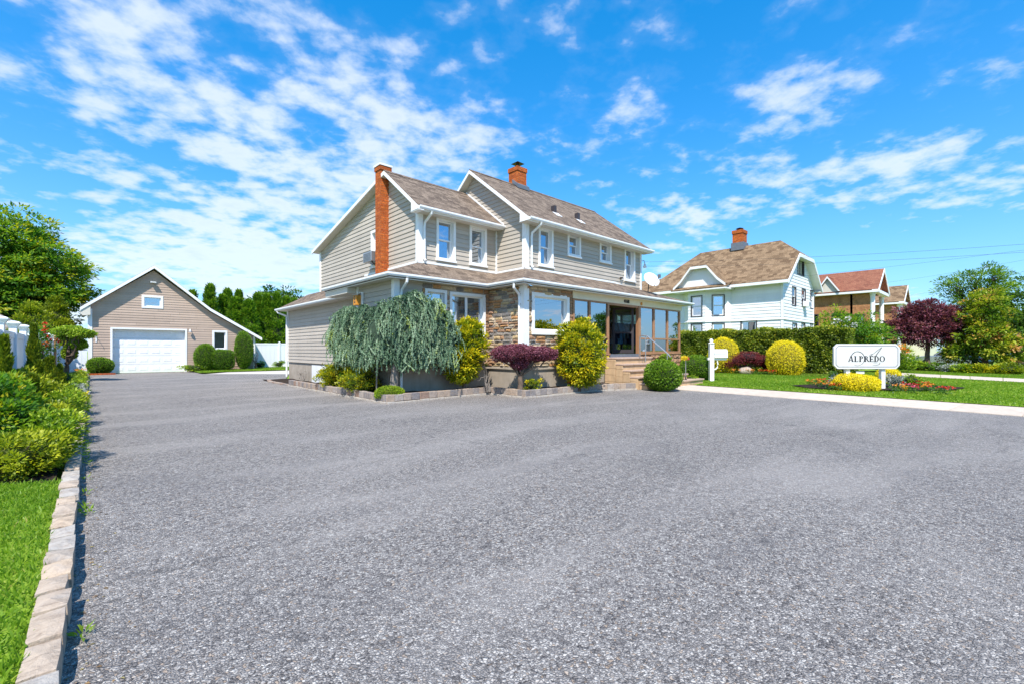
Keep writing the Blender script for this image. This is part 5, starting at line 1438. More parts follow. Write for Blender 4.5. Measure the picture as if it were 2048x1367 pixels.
# ---------------------------------------------------------------- white vinyl fence on the left
FX = -1.42
def fence_run(name, pts_y, label, top=1.93, x=FX):
    f = thing(name, (x, pts_y[0], 0), label, 'fence')
    for y0, y1 in zip(pts_y, pts_y[1:]):
        n = 8; w = (y1 - y0 - 0.14) / n
        for k in range(n):
            ya = y0 + 0.07 + k * w; MB().box((x - 0.02, ya + 0.003, 0.12), (x + 0.02, ya + w - 0.003, top - 0.14)).build('plank', 'white_vinyl', f)
        for z in (0.06, top - 0.16): MB().box((x - 0.035, y0 + 0.07, z), (x + 0.035, y1 - 0.07, z + 0.15)).build('rail', 'white_vinyl', f, 0.005)
    for y in pts_y:
        p = MB().box((x - 0.07, y - 0.07, 0), (x + 0.07, y + 0.07, top + 0.10)).build('post', 'white_vinyl', f, 0.008)
        # wide moulded cap
        m = MB(); pr = [(0.075, 0), (0.08, 0.03), (0.13, 0.10), (0.135, 0.125), (0.10, 0.15), (0.03, 0.17)]
        V = []; n = 4
        for r, z in pr:
            for sx, sy in ((-1, -1), (1, -1), (1, 1), (-1, 1)): V.append((x + sx * r, y + sy * r, top + 0.10 + z))
        F = [(i*4+k, i*4+(k+1) % 4, (i+1)*4+(k+1) % 4, (i+1)*4+k) for i in range(len(pr)-1) for k in range(4)] + [(20, 21, 22, 23)]
        m.faces(V, F); m.build('post_cap', 'white_vinyl', p)
    return f
fence_run('vinyl_fence', [12.2 + 2.27 * i for i in range(12)], 'long white vinyl fence with flared post caps along the left planting bed')
f2 = thing('back_fence', (11, 40.2, 0), 'white vinyl privacy fence between the garage and the house', 'fence')
for x in (9.0, 11.3, 13.6, 15.9):
    p = MB().box((x - 0.07, 40.13, 0), (x + 0.07, 40.27, 2.02)).build('post', 'white_vinyl', f2); MB().faces([(x - 0.09, 40.11, 2.02), (x + 0.09, 40.11, 2.02), (x + 0.09, 40.29, 2.02), (x - 0.09, 40.29, 2.02), (x, 40.2, 2.12)], [(0,1,4),(1,2,4),(2,3,4),(3,0,4),(3,2,1,0)]).build('post_cap', 'white_vinyl', p)
for x in (9.0, 11.3, 13.6):
    for k in range(7):
        w = 2.16 / 7; MB().box((x + 0.07 + k * w + 0.003, 40.18, 0.1), (x + 0.07 + (k + 1) * w - 0.003, 40.22, 1.88)).build('plank', 'white_vinyl', f2)
    for z in (0.06, 1.84): MB().box((x + 0.07, 40.165, z), (x + 2.23, 40.235, z + 0.14)).build('rail', 'white_vinyl', f2)
f3 = thing('garden_gate', (-0.75, 37.3, 0), 'white gate panel closing the gap between fence and garage', 'gate')
for k in range(5): MB().box((-1.36 + k * 0.24, 37.28, 0.1), (-1.36 + k * 0.24 + 0.234, 37.32, 1.7)).build('plank', 'white_vinyl', f3)
for z in (0.2, 1.5): MB().box((-1.37, 37.25, z), (-0.15, 37.28, z + 0.1)).build('rail', 'white_vinyl', f3)
bp = thing('rusty_post', (FX + 0.22, 29.0, 0), 'rusty brown post standing against the white fence', 'post')
MB().tube([(FX + 0.24, 29.0, -0.1), (FX + 0.24, 29.0, 2.05)], 0.045, 8).build('shaft', 'brown_frame', bp); MB().lathe((FX + 0.24, 29.0, 2.05), [(0.05, 0), (0.06, 0.02), (0.02, 0.07)], 8).build('finial', 'brown_frame', bp)

# ---------------------------------------------------------------- neighbour buildings
nb = thing('neighbour_shed', (-6.5, 41, 0), 'low shed with a pale grey hip roof behind the white fence', 'shed')
MB().box((-10.5, 38.2, 0), (-3.2, 43, 2.6)).build('wall', 'siding_white', nb)
MB().faces([(-10.9, 37.8, 2.6), (-2.5, 37.8, 2.6), (-2.5, 43.4, 2.6), (-10.9, 43.4, 2.6), (-7.5, 40.6, 4.4), (-5.2, 40.6, 4.4)], [(0,1,5,4),(1,2,5),(2,3,4,5),(3,0,4),(3,2,1,0)]).build('roof', 'shingle_grey', nb)

wh = thing('white_house', (45, 16, 0), 'white clapboard house with a tan clipped-gable roof and corner bay', 'house')
WX, WY0, WY1, WX2 = 40.0, 11.85, 23.5, 48.5
HZ = 6.85
WWx = Wall((WX, WY1, 0), (0, -1, 0), (-1, 0, 0)); WWy = Wall((WX, WY0, 0), (1, 0, 0), (0, -1, 0))
def wpx(x0, y0, x1, y1):
    a, zt = on_y(x0, y0, WY0); b, zb = on_y(x1, y1, WY0); return a - WX, b - WX, zb, zt
gws = [wpx(1583, 572, 1591.5, 613), wpx(1602.5, 576.5, 1610.5, 615), wpx(1619.5, 580, 1627, 618.5)]
gls = [wpx(1583.5, 645, 1593, 664), wpx(1602, 645, 1609.5, 664), wpx(1619.5, 646, 1626.5, 664)]
att = wpx(1594, 515, 1607.5, 554)
mc = 5.4
gpoly = [(0, 0.3), (8.5, 0.3), (8.5, 7.1), (6.2, 9.15), (2.0, 9.15), (0, 7.1)]
siding(WWy, gpoly, [op(*q, c=0.05) for q in gws + gls + [att]], wh, 0.27, 'siding_white', name='gable_wall', thick=0.1, tb=0.035, tt=0.006)
BW0, BW1 = 15.9, 19.6
lw = (WY1 - 15.0, WY1 - 13.7, 2.0, 3.9)
siding(WWx, [(0, 0.3), (WY1 - WY0, 0.3), (WY1 - WY0, HZ - 0.1), (0, HZ - 0.1)], [op(*lw, c=0.05)], wh, 0.27, 'siding_white', name='side_wall', thick=0.1, tb=0.035, tt=0.006)
for q in gws + gls: window(WWy, *q, wh, casing=0.07, trim='dark_trim', sash_mat='white', inside='blind', blind=0.55, sash=0.08, reveal=0.05, sill=False)
window(WWy, *att, wh, casing=0.08, trim='dark_trim', sash_mat='dark_trim', inside='blind', blind=0.4, split='v', sash=0.06, reveal=0.05, sill=False)
window(WWx, *lw, wh, casing=0.08, trim='dark_trim', sash_mat='white', sash=0.10, inside='blind', blind=0.6, reveal=0.05, sill=False)
# angled corner bay on the driveway side
b0, b1, b2_, b3 = np.array([WX, 19.9, 0]), np.array([WX - 1.1, 19.0, 0]), np.array([WX - 1.1, 17.5, 0]), np.array([WX, 15.75, 0])
for pa, pb_, nwin in ((b0, b1, 0), (b1, b2_, 1), (b2_, b3, 2)):
    d = pb_ - pa; L_ = np.linalg.norm(d); d = d / L_; nrm = np.array([d[1], -d[0], 0.0])
    wl = Wall(pa, d, nrm)
    wn = [] if nwin == 0 else [(L_ * 0.5 - 0.52, L_ * 0.5 + 0.52, 4.30, 6.15), (L_ * 0.5 - 0.52, L_ * 0.5 + 0.52, 1.8, 3.75)]
    siding(wl, [(0, 0.3), (L_, 0.3), (L_, HZ - 0.15), (0, HZ - 0.15)], [op(*q, c=0.05) for q in wn], wh, 0.27, 'siding_white', name='bay_wall', tb=0.035, tt=0.006)
    for q in wn: window(wl, *q, wh, casing=0.07, trim='dark_trim', sash_mat='white', inside='blind', blind=0.5, sash=0.10, reveal=0.05, sill=False)
band = MB(); band.sweep([(WX, 23.4, 3.85), (WX, 19.95, 3.85), (WX - 1.13, 19.03, 3.85), (WX - 1.13, 17.47, 3.85), (WX, 15.7, 3.85), (WX, WY0, 3.85), (WX2, WY0, 3.85)], [(0.0, 0), (0.10, 0), (0.06, 0.10), (0.0, 0.16)]); band.build('belt_course', 'white', wh)
box('corner_trim', (WX - 0.06, WY0 - 0.06, 0.3), (WX + 0.1, WY0 + 0.1, HZ - 0.1), 'white', wh); box('corner_trim', (WX2 - 0.1, WY0 - 0.06, 0.3), (WX2 + 0.06, WY0 + 0.1, HZ - 0.1), 'white', wh)
RX, RZ2 = 44.1, 10.95
wr = MB(); sk = wr
ye = 11.25; zc = 9.3
kx = (RZ2 - zc) / (RZ2 - (HZ + 0.05)) * (RX - 39.3)
add_slab([(39.3, ye, HZ + 0.05), (39.3, 24.2, HZ + 0.05), (RX, 20.3, RZ2), (RX, 13.2, RZ2), (RX - kx, ye, zc)], 0.12)
add_slab([(48.9, ye, HZ + 0.05), (48.9, 24.2, HZ + 0.05), (RX, 20.3, RZ2), (RX, 13.2, RZ2), (RX + kx, ye, zc)], 0.12)
add_slab([(RX - kx, ye, zc), (RX + kx, ye, zc), (RX, 13.2, RZ2)], 0.12)
add_slab([(39.3, 24.2, HZ + 0.05), (48.9, 24.2, HZ + 0.05), (RX, 20.3, RZ2)], 0.12)
wr.build('roof', 'shingle_tan', wh)
wt = MB()
for p, q in (((39.3, HZ), (RX - kx, zc - 0.05)), ((RX - kx, zc - 0.05), (RX + kx, zc - 0.05)), ((RX + kx, zc - 0.05), (48.9, HZ))):
    wt.prism([(p[0], ye - 0.01, p[1]), (q[0], ye - 0.01, q[1]), (q[0], ye - 0.01, q[1] - 0.28), (p[0], ye - 0.01, p[1] - 0.28)], (0, -0.06, 0))
    wt.prism([(p[0], ye, p[1] - 0.14), (q[0], ye, q[1] - 0.14), (q[0], WY0 + 0.02, q[1] - 0.14), (p[0], WY0 + 0.02, p[1] - 0.14)], (0, 0, -0.03))
wt.build('gable_trim', 'white', wh)
box('eave_board', (39.25, ye, HZ - 0.22), (39.36, 24.2, HZ + 0.0), 'white', wh); box('eave_soffit', (39.36, ye + 0.02, HZ - 0.2), (WX + 0.02, 24.2, HZ - 0.15), 'white', wh); box('eave_soffit', (WX2 - 0.02, ye + 0.02, HZ - 0.2), (48.9, 24.2, HZ - 0.15), 'white', wh)
# little clipped-gable dormer over the bay
dm = MB(); sk = dm
dx = WX - 1.55; yc, zt_ = 17.9, 8.75
prof = [(15.6, 6.95), (16.3, 7.55), (17.2, 8.65), (18.6, 8.65), (19.5, 7.55), (20.2, 6.95)]
for (y0, z0), (y1, z1) in zip(prof, prof[1:]): add_slab([(dx, y0, z0), (dx, y1, z1), (43.4, y1, z1), (43.4, y0, z0)], 0.1)
dm.build('dormer_roof', 'shingle_tan', wh)
MB().prism([(WX - 1.12, y, z - 0.1) for y, z in prof] , (0.3, 0, 0)).build('dormer_wall', 'siding_white', wh)
dt_ = MB()
for (y0, z0), (y1, z1) in zip(prof, prof[1:]): dt_.prism([(dx - 0.01, y0, z0 - 0.02), (dx - 0.01, y1, z1 - 0.02), (dx - 0.01, y1, z1 - 0.24), (dx - 0.01, y0, z0 - 0.24)], (-0.05, 0, 0)); dt_.prism([(dx, y0, z0 - 0.14), (dx, y1, z1 - 0.14), (WX - 1.1, y1, z1 - 0.14), (WX - 1.1, y0, z0 - 0.14)], (0, 0, -0.03))
dt_.build('dormer_trim', 'white', wh)
br = MB(); sk = br
add_slab([(38.2, 20.3, 6.70), (38.2, 15.5, 6.70), (39.9, 15.5, 7.35), (39.9, 20.3, 7.35)], 0.1); br.build('bay_roof', 'shingle_tan', wh)
MB().box((38.2, 15.5, 6.5), (39.9, 20.3, 6.6)).build('bay_soffit', 'white', wh)
rw = MB(); rw.box((41, 23.6, 0.3), (48, 30, 5.6)); rw.build('rear_wing', 'siding_white', wh)
rw = MB(); sk = rw
add_slab([(39.4, 23.0, 6.0), (39.4, 30.5, 6.0), (44.3, 28.5, 8.9), (44.3, 20.5, 8.9)], 0.12); add_slab([(49.4, 23.0, 6.0), (49.4, 30.5, 6.0), (44.3, 28.5, 8.9), (44.3, 20.5, 8.9)], 0.12); add_slab([(39.4, 30.5, 6.0), (49.4, 30.5, 6.0), (44.3, 28.5, 8.9)], 0.12)
rw.build('rear_roof', 'shingle_tan', wh)
wc = MB(); X_, Y_ = RX, 16.6
wc.box((X_ - 0.55, Y_ - 0.45, 10.6), (X_ + 0.45, Y_ + 0.45, 12.25)); wc.box((X_ - 0.60, Y_ - 0.5, 12.1), (X_ + 0.5, Y_ + 0.5, 12.4)); c_o = wc.build('chimney', 'brick_chimney', wh)
MB().box((X_ - 0.64, Y_ - 0.55, 10.55), (X_ + 0.55, Y_ + 0.55, 11.25)).build('flashing', 'lead', c_o)
MB().lathe((X_ - 0.05, Y_, 12.4), [(0.25, 0), (0.22, 0.15), (0.35, 0.2), (0.1, 0.3)], 10).build('chimney_cowl', 'dark_metal', c_o)
x, z = on_y(1607, 608, WY0)
wac = thing('window_air_conditioner', (x, WY0 - 0.3, z - 0.3), 'white air conditioner in the gable window of the white house', 'air conditioner')
MB().box((x - 0.40, WY0 - 0.50, z - 0.25), (x + 0.3, WY0 - 0.04, z + 0.18)).build('case', 'white', wac, 0.02); MB().box((x - 0.35, WY0 - 0.51, z - 0.2), (x + 0.25, WY0 - 0.501, z + 0.1)).build('grille', 'grey_metal', wac)

def brick_house(name, x0, y0, eave, rise, label, roof, depth=7.0, w=6.0):
    """brick house seen end on: ridge away from the street, porch on white columns"""
    h = thing(name, (x0 + w / 2, y0 + 4, 0), label, 'house')
    W1 = Wall((x0 + 0.4, y0 + depth, 0), (0, -1, 0), (-1, 0, 0))
    wn = [(1.2, 2.2, 2.9, 5.3), (3.4, 4.4, 2.9, 5.3), (1.2, 2.2, 0.8, 2.3), (4.6, 6.2, 2.9, 5.1)]
    m = MB()
    for l0, r0, l1, r1, a, b in pieces([(0, 0), (depth, 0), (depth, eave), (0, eave)], [op(*q, c=0.05) for q in wn], 0, eave): m.prism([W1.P(l0, a), W1.P(r0, a), W1.P(r1, b), W1.P(l1, b)], -W1.n * 0.3)
    m.box((x0 + 0.4, y0 + 1.8, 0), (x0 + w - 0.4, y0 + 2.0, eave)); m.box((x0 + w - 0.7, y0 + 1.8, 0), (x0 + w - 0.4, y0 + depth, eave))
    m.build('wall', 'brick_house', h)
    for q in wn: window(W1, *q, h, casing=0.10, trim='dark_trim', inside='blind', blind=0.5, reveal=0.06, sill=True)
    mx = x0 + w / 2; r = MB()
    global sk
    sk = r
    add_slab([(x0 - 0.2, y0 - 0.4, eave), (x0 - 0.2, y0 + depth + 1, eave), (mx, y0 + depth + 1, eave + rise), (mx, y0 - 0.4, eave + rise)], 0.14)
    add_slab([(x0 + w + 0.2, y0 - 0.4, eave), (x0 + w + 0.2, y0 + depth + 1, eave), (mx, y0 + depth + 1, eave + rise), (mx, y0 - 0.4, eave + rise)], 0.14)
    ro = r.build('roof', roof, h)
    # small front-facing gable on the side slope
    gy = y0 + depth * 0.55; g = MB(); sk = g
    add_slab([(x0 - 0.35, gy - 1.1, eave + 0.05), (x0 - 0.35, gy, eave + 1.7), (x0 + 2.2, gy, eave + 1.7), (x0 + 0.6, gy - 1.1, eave + 0.05)], 0.1); add_slab([(x0 - 0.35, gy + 1.1, eave + 0.05), (x0 - 0.35, gy, eave + 1.7), (x0 + 2.2, gy, eave + 1.7), (x0 + 0.6, gy + 1.1, eave + 0.05)], 0.1)
    g.build('side_gable_roof', roof, ro)
    MB().prism([(x0 - 0.15, gy - 1.0, eave), (x0 - 0.15, gy + 1.0, eave), (x0 - 0.15, gy, eave + 1.55)], (0.1, 0, 0)).build('side_gable_wall', 'soffit', ro)
    t = MB()
    for s, xx in ((1, x0 - 0.2), (-1, x0 + w + 0.2)):
        t.prism([(xx, y0 - 0.41, eave - 0.02), (mx, y0 - 0.41, eave + rise - 0.02), (mx, y0 - 0.41, eave + rise - 0.32), (xx, y0 - 0.41, eave - 0.3)], (0, -0.06, 0))
    t.box((x0 - 0.22, y0 - 0.4, eave - 0.3), (x0 + 0.42, y0 + depth + 1, eave - 0.1)); t.box((x0 - 0.2, y0 - 0.4, eave - 0.32), (x0 + w + 0.2, y0 + 0.1, eave - 0.02))
    t.prism([(x0 - 0.36, gy - 1.12, eave + 0.05), (x0 - 0.36, gy, eave + 1.72), (x0 - 0.36, gy, eave + 1.5), (x0 - 0.36, gy - 0.98, eave + 0.05)], (-0.05, 0, 0)); t.prism([(x0 - 0.36, gy + 1.12, eave + 0.05), (x0 - 0.36, gy, eave + 1.72), (x0 - 0.36, gy, eave + 1.5), (x0 - 0.36, gy + 0.98, eave + 0.05)], (-0.05, 0, 0))
    t.build('trim', 'white', h)
    MB().prism([(x0 + 0.3, y0 + 0.1, eave), (x0 + w - 0.3, y0 + 0.1, eave), (mx, y0 + 0.1, eave + rise - 0.4)], (0, 0.1, 0)).build('front_gable', 'brick_orange', h)
    for xx in (x0 + 0.5, x0 + w - 0.5):
        c = MB(); c.box((xx - 0.26, y0 - 0.1, 0), (xx + 0.26, y0 + 0.42, 0.4)); c.lathe((xx, y0 + 0.16, 0.4), [(0.24, 0), (0.22, 0.1), (0.2, eave - 1.1), (0.24, eave - 0.9), (0.26, eave - 0.72)], 14); c.build('column', 'white', h)
    MB().box((x0 + 0.4, y0, 0.0), (x0 + w - 0.4, y0 + 1.8, 2.6)).build('porch_base', 'brick_house', h)
    return h
brick_house('brick_house', 57.8, 8.9, 7.5, 2.4, 'orange brick house with a red shingle roof and white columns', 'shingle_red')
brick_house('brick_house', 75.0, 8.9, 7.5, 2.3, 'orange brick house with a brown roof beyond the red-roofed one', 'shingle_tan', w=6.0)
fh = thing('far_house', (97, 12, 0), 'plain tan gabled house at the far end of the row', 'house')
MB().box((92, 7.5, 0), (102, 18, 6.2)).build('wall', 'cream', fh)
MB().prism([(91.5, 7.2, 6.2), (102.5, 7.2, 6.2), (97, 7.2, 8.6)], (0, 11, 0)).build('roof', 'shingle_grey', fh)

# ================================================================ sign, mailbox, wires, cars
S0 = gnd(1732, 781)
sg = thing('shop_sign', tuple(S0), 'white sign board with clipped corners and dark lettering on two white posts', 'sign')
su = np.array([RT[0], RT[1], 0]); sn = -FW
def sp(u, z, d=0.0): return S0 + su * u + sn * d + np.array([0, 0, z])
SW, SZ0, SZ1, CH = 1.19, 0.80, 1.69, 0.13
oct_ = [(-SW, SZ0 + CH), (-SW + CH, SZ0), (SW - CH, SZ0), (SW, SZ0 + CH), (SW, SZ1 - CH), (SW - CH, SZ1), (-SW + CH, SZ1), (-SW, SZ1 - CH)]
MB().prism([sp(u, z, 0.04) for u, z in oct_], -sn * 0.07).build('board', 'sign_board', sg, 0.006)
ln = MB(); k = 0.075
inn = [(u - math.copysign(k, u), z + (k if z < 1.2 else -k)) for u, z in oct_]
inn = [(-SW + k, SZ0 + CH + k * 0.4), (-SW + CH + k * 0.4, SZ0 + k), (SW - CH - k * 0.4, SZ0 + k), (SW - k, SZ0 + CH + k * 0.4), (SW - k, SZ1 - CH - k * 0.4), (SW - CH - k * 0.4, SZ1 - k), (-SW + CH + k * 0.4, SZ1 - k), (-SW + k, SZ1 - CH - k * 0.4)]
for (u0, z0), (u1, z1) in zip(inn, inn[1:] + inn[:1]):
    d = np.array([u1 - u0, z1 - z0]); d /= np.linalg.norm(d); q = np.array([-d[1], d[0]]) * 0.010
    ln.poly([sp(u0 - q[0], z0 - q[1], 0.0435), sp(u1 - q[0], z1 - q[1], 0.0435), sp(u1 + q[0], z1 + q[1], 0.0435), sp(u0 + q[0], z0 + q[1], 0.0435)])
ln.build('border_line', 'sign_line', sg)
for u in (-0.62, 0.66): MB().obox(sp(u - 0.07, -0.1, -0.035), su * 0.14, sn * -0.13, (0, 0, SZ1 + 0.0)).build('post', 'white', sg, 0.006)
# serif capitals, drawn from strokes
LM = MB(); Z0, HC, DEP = 1.06, 0.20, 0.046
def bar(u, z, w, h): LM.obox(sp(u, Z0 + z, 0.0402), su * w, (0, 0, h), sn * (DEP - 0.0402))
def slant(u0, z0, u1, z1, w): LM.prism([sp(u0, Z0 + z0, 0.0402), sp(u0 + w, Z0 + z0, 0.0402), sp(u1 + w, Z0 + z1, 0.0402), sp(u1, Z0 + z1, 0.0402)], sn * 0.0056)
def bowl(u, z, rx, rz, a0, a1, tv, th):
    n = 14
    for i in range(n):
        p, q = R(a0 + (a1 - a0) * i / n), R(a0 + (a1 - a0) * (i + 1) / n)
        f = lambda a, o: (u + (rx - (0 if o else tv)) * math.cos(a), z + (rz - (0 if o else th)) * math.sin(a))
        pts = [f(p, 1), f(q, 1), f(q, 0), f(p, 0)]
        LM.prism([sp(x, Z0 + y, 0.0402) for x, y in pts], sn * 0.0056)
st_, th_, sf = 0.048, 0.016, 0.014
def serif(u, z, w): bar(u, z, w, 0.015)
u = -0.66
slant(u, 0, u + 0.085, HC + 0.01, 0.014); slant(u + 0.125, 0, u + 0.062, HC + 0.02, 0.042); bar(u + 0.04, 0.055, 0.09, th_); serif(u - 0.02, 0, 0.06); serif(u + 0.105, 0, 0.08)
u = -0.445; bar(u, 0, st_, HC); serif(u - 0.018, 0, 0.14); serif(u - 0.018, HC - 0.012, 0.075); slant(u + 0.10, 0, u + 0.122, 0.055, 0.014)
u = -0.27; bar(u, 0, st_, HC); serif(u - 0.018, 0, 0.078); serif(u - 0.018, HC - 0.012, 0.09); bowl(u + 0.05, HC - 0.048, 0.075, 0.048, -90, 90, 0.038, 0.011); bar(u + 0.03, HC - 0.096, 0.03, 0.011)
u = -0.09; bar(u, 0, st_, HC); serif(u - 0.018, 0, 0.078); serif(u - 0.018, HC - 0.012, 0.09); bowl(u + 0.05, HC - 0.045, 0.07, 0.045, -90, 90, 0.036, 0.011); bar(u + 0.03, HC - 0.09, 0.03, 0.011); slant(u + 0.125, 0, u + 0.05, HC - 0.085, 0.042); serif(u + 0.118, 0, 0.06)
u = 0.10; bar(u, 0, st_, HC); serif(u - 0.018, 0, 0.15); serif(u - 0.018, HC - 0.012, 0.145); bar(u + 0.03, 0.085, 0.065, th_); bar(u + 0.09, 0.066, 0.012, 0.05); slant(u + 0.108, 0, u + 0.128, 0.052, 0.012); bar(u + 0.113, HC - 0.052, 0.013, 0.05)
u = 0.27; bar(u, 0, st_, HC); serif(u - 0.018, 0, 0.10); serif(u - 0.018, HC - 0.012, 0.10); bowl(u + 0.06, HC / 2, 0.095, HC / 2, -90, 90, 0.042, 0.012)
bowl(0.55, HC / 2, 0.098, HC / 2 + 0.004, 0, 360, 0.042, 0.012)
LM.build('lettering', 'letter_ink', sg)
# pen-drawn flourish behind the word
FLM = MB()
def stroke(pts, wid, mb_=None):
    mb_ = mb_ or FLM; pts = [np.array(p, float) for p in pts]; n = len(pts)
    for i in range(n - 1):
        d = pts[i + 1] - pts[i]; d /= np.linalg.norm(d) + 1e-9; q = np.array([-d[1], d[0]])
        w0, w1 = (wid(i / (n - 1)), wid((i + 1) / (n - 1))) if callable(wid) else (wid, wid)
        mb_.poly([sp(*(pts[i] - q * w0), 0.0428), sp(*(pts[i + 1] - q * w1), 0.0428), sp(*(pts[i + 1] + q * w1), 0.0428), sp(*(pts[i] + q * w0), 0.0428)])
def arc(cu, cz, ru, rz_, a0, a1, n=40): return [(cu + ru * math.cos(R(a0 + (a1 - a0) * i / n)), cz + rz_ * math.sin(R(a0 + (a1 - a0) * i / n))) for i in range(n + 1)]
stroke(arc(-0.34, 1.17, 0.25, 0.25, 165, -120), lambda t: 0.005 + 0.008 * math.sin(math.pi * min(1, t * 1.2)))
stroke([(-0.66, 1.08), (-0.60, 1.22), (-0.52, 1.33), (-0.44, 1.40)], lambda t: 0.010)
stroke([(0.30, 1.24), (0.38, 1.36), (0.47, 1.48), (0.54, 1.57)], lambda t: 0.018 - 0.011 * t); stroke([(0.12, 1.27), (0.25, 1.36), (0.40, 1.48), (0.54, 1.57)], lambda t: 0.006 + 0.004 * t)
stroke([(0.08, 1.28), (0.16, 1.34), (0.20, 1.33), (0.14, 1.29), (0.22, 1.27)], 0.005)
stroke([(0.22, 1.02), (0.30, 1.025), (0.38, 1.02)], 0.004); stroke([(0.20, 0.935), (0.34, 0.935), (0.44, 0.96), (0.47, 1.03)], lambda t: 0.003 + 0.008 * t)
FLM.build('flourish', 'letter_grey', sg)
MB().obox(sp(-0.32, 0.62, -0.05), su * 0.30, sn * -0.02, (0, 0, 0.10)).build('plate', 'blind', sg)

mbx = thing('mailbox', (19.95, 7.45, 0), 'white post mailbox with a scrolled bracket on the lawn edge', 'mailbox')
g0 = gnd(1422.5, 763); X0, Y0 = g0[0], g0[1]; mbx.location = (X0, Y0, 0); H_ = 84 / 910 * float(np.dot(g0, FW)); ar = np.array([RT[0], RT[1], 0.0]); pn = FW
def mp(u, z, d=0.0): return np.array([X0, Y0, 0]) + ar * u + pn * d + np.array([0, 0, z])
MB().obox(mp(-0.095, -0.1, -0.095), ar * 0.19, pn * 0.19, (0, 0, H_ - 0.10)).build('post', 'white', mbx, 0.008)
MB().lathe((X0, Y0, H_ - 0.2), [(0.13, 0), (0.15, 0.03), (0.10, 0.06), (0.05, 0.09), (0.09, 0.14), (0.08, 0.20), (0.02, 0.24)], 14).build('finial', 'white', mbx)
zb = 1.12
MB().obox(mp(-0.18, zb - 0.11, -0.06), ar * 0.86, pn * 0.12, (0, 0, 0.10)).build('arm', 'white', mbx, 0.006)
prof = [(-0.14, 0)] + [(-0.14 * math.cos(a), 0.24 + 0.14 * math.sin(a)) for a in np.linspace(0, math.pi, 9)] + [(0.14, 0)]
bx_ = MB().prism([mp(0.10, zb + z, d) for d, z in prof], ar * 0.56).build('box', 'white', mbx, 0.006)
MB().prism([mp(0.66, zb + z * 1.02 - 0.004, d * 1.04) for d, z in prof], ar * 0.03).build('door', 'white_vinyl', bx_)
MB().obox(mp(0.10, zb + 0.17, -0.155), ar * 0.5, pn * 0.012, (0, 0, 0.02)).build('rib', 'white_vinyl', bx_)
MB().tube([mp(0.10, zb - 0.55), mp(0.20, zb - 0.53), mp(0.28, zb - 0.45), mp(0.30, zb - 0.30), mp(0.27, zb - 0.12)], 0.03, 8).build('bracket', 'white', mbx)

up = thing('utility_pole', (31, -9.0, 0), 'wooden utility pole at the street carrying the service wires', 'utility pole')
MB().tube([(31, -9, -0.5), (31, -9, 10.5)], [0.17, 0.12], 10).build('shaft', 'pole_wood', up); MB().box((30.9, -10.2, 9.7), (31.1, -7.8, 9.85)).build('crossarm', 'pole_wood', up)
def wire(a, b, sag, label, r=0.005):
    a, b = np.array(a, float), np.array(b, float); n = 24
    ps = [a + (b - a) * i / n - np.array([0, 0, sag * 4 * (i / n) * (1 - i / n)]) for i in range(n + 1)]
    tag(MB().tube(ps, r, 5).build('service_wire', 'wire', origin=(a + b) / 2), label, 'wire', 'overhead service wires')
wire((WE + 0.22, VY - 0.1, 5.60), (31, -8.9, 6.0), 0.35, 'upper wire running from the house corner insulator')
wire((WE + 0.22, VY - 0.1, 5.40), (31, -8.9, 5.7), 0.40, 'lower wire running from the house corner insulator')
wire((WX - 1.2, 17.0, 7.0), (31, -9.1, 6.4), 0.3, 'wire running from the bay of the white house')
wire((58, 10, 8.0), (31, -9.1, 7.0), 0.4, 'wire running from the red-roofed brick house')
wire((75, 9.3, 8.0), (31, -9.1, 7.4), 0.5, 'wire running from the far brown-roofed brick house')

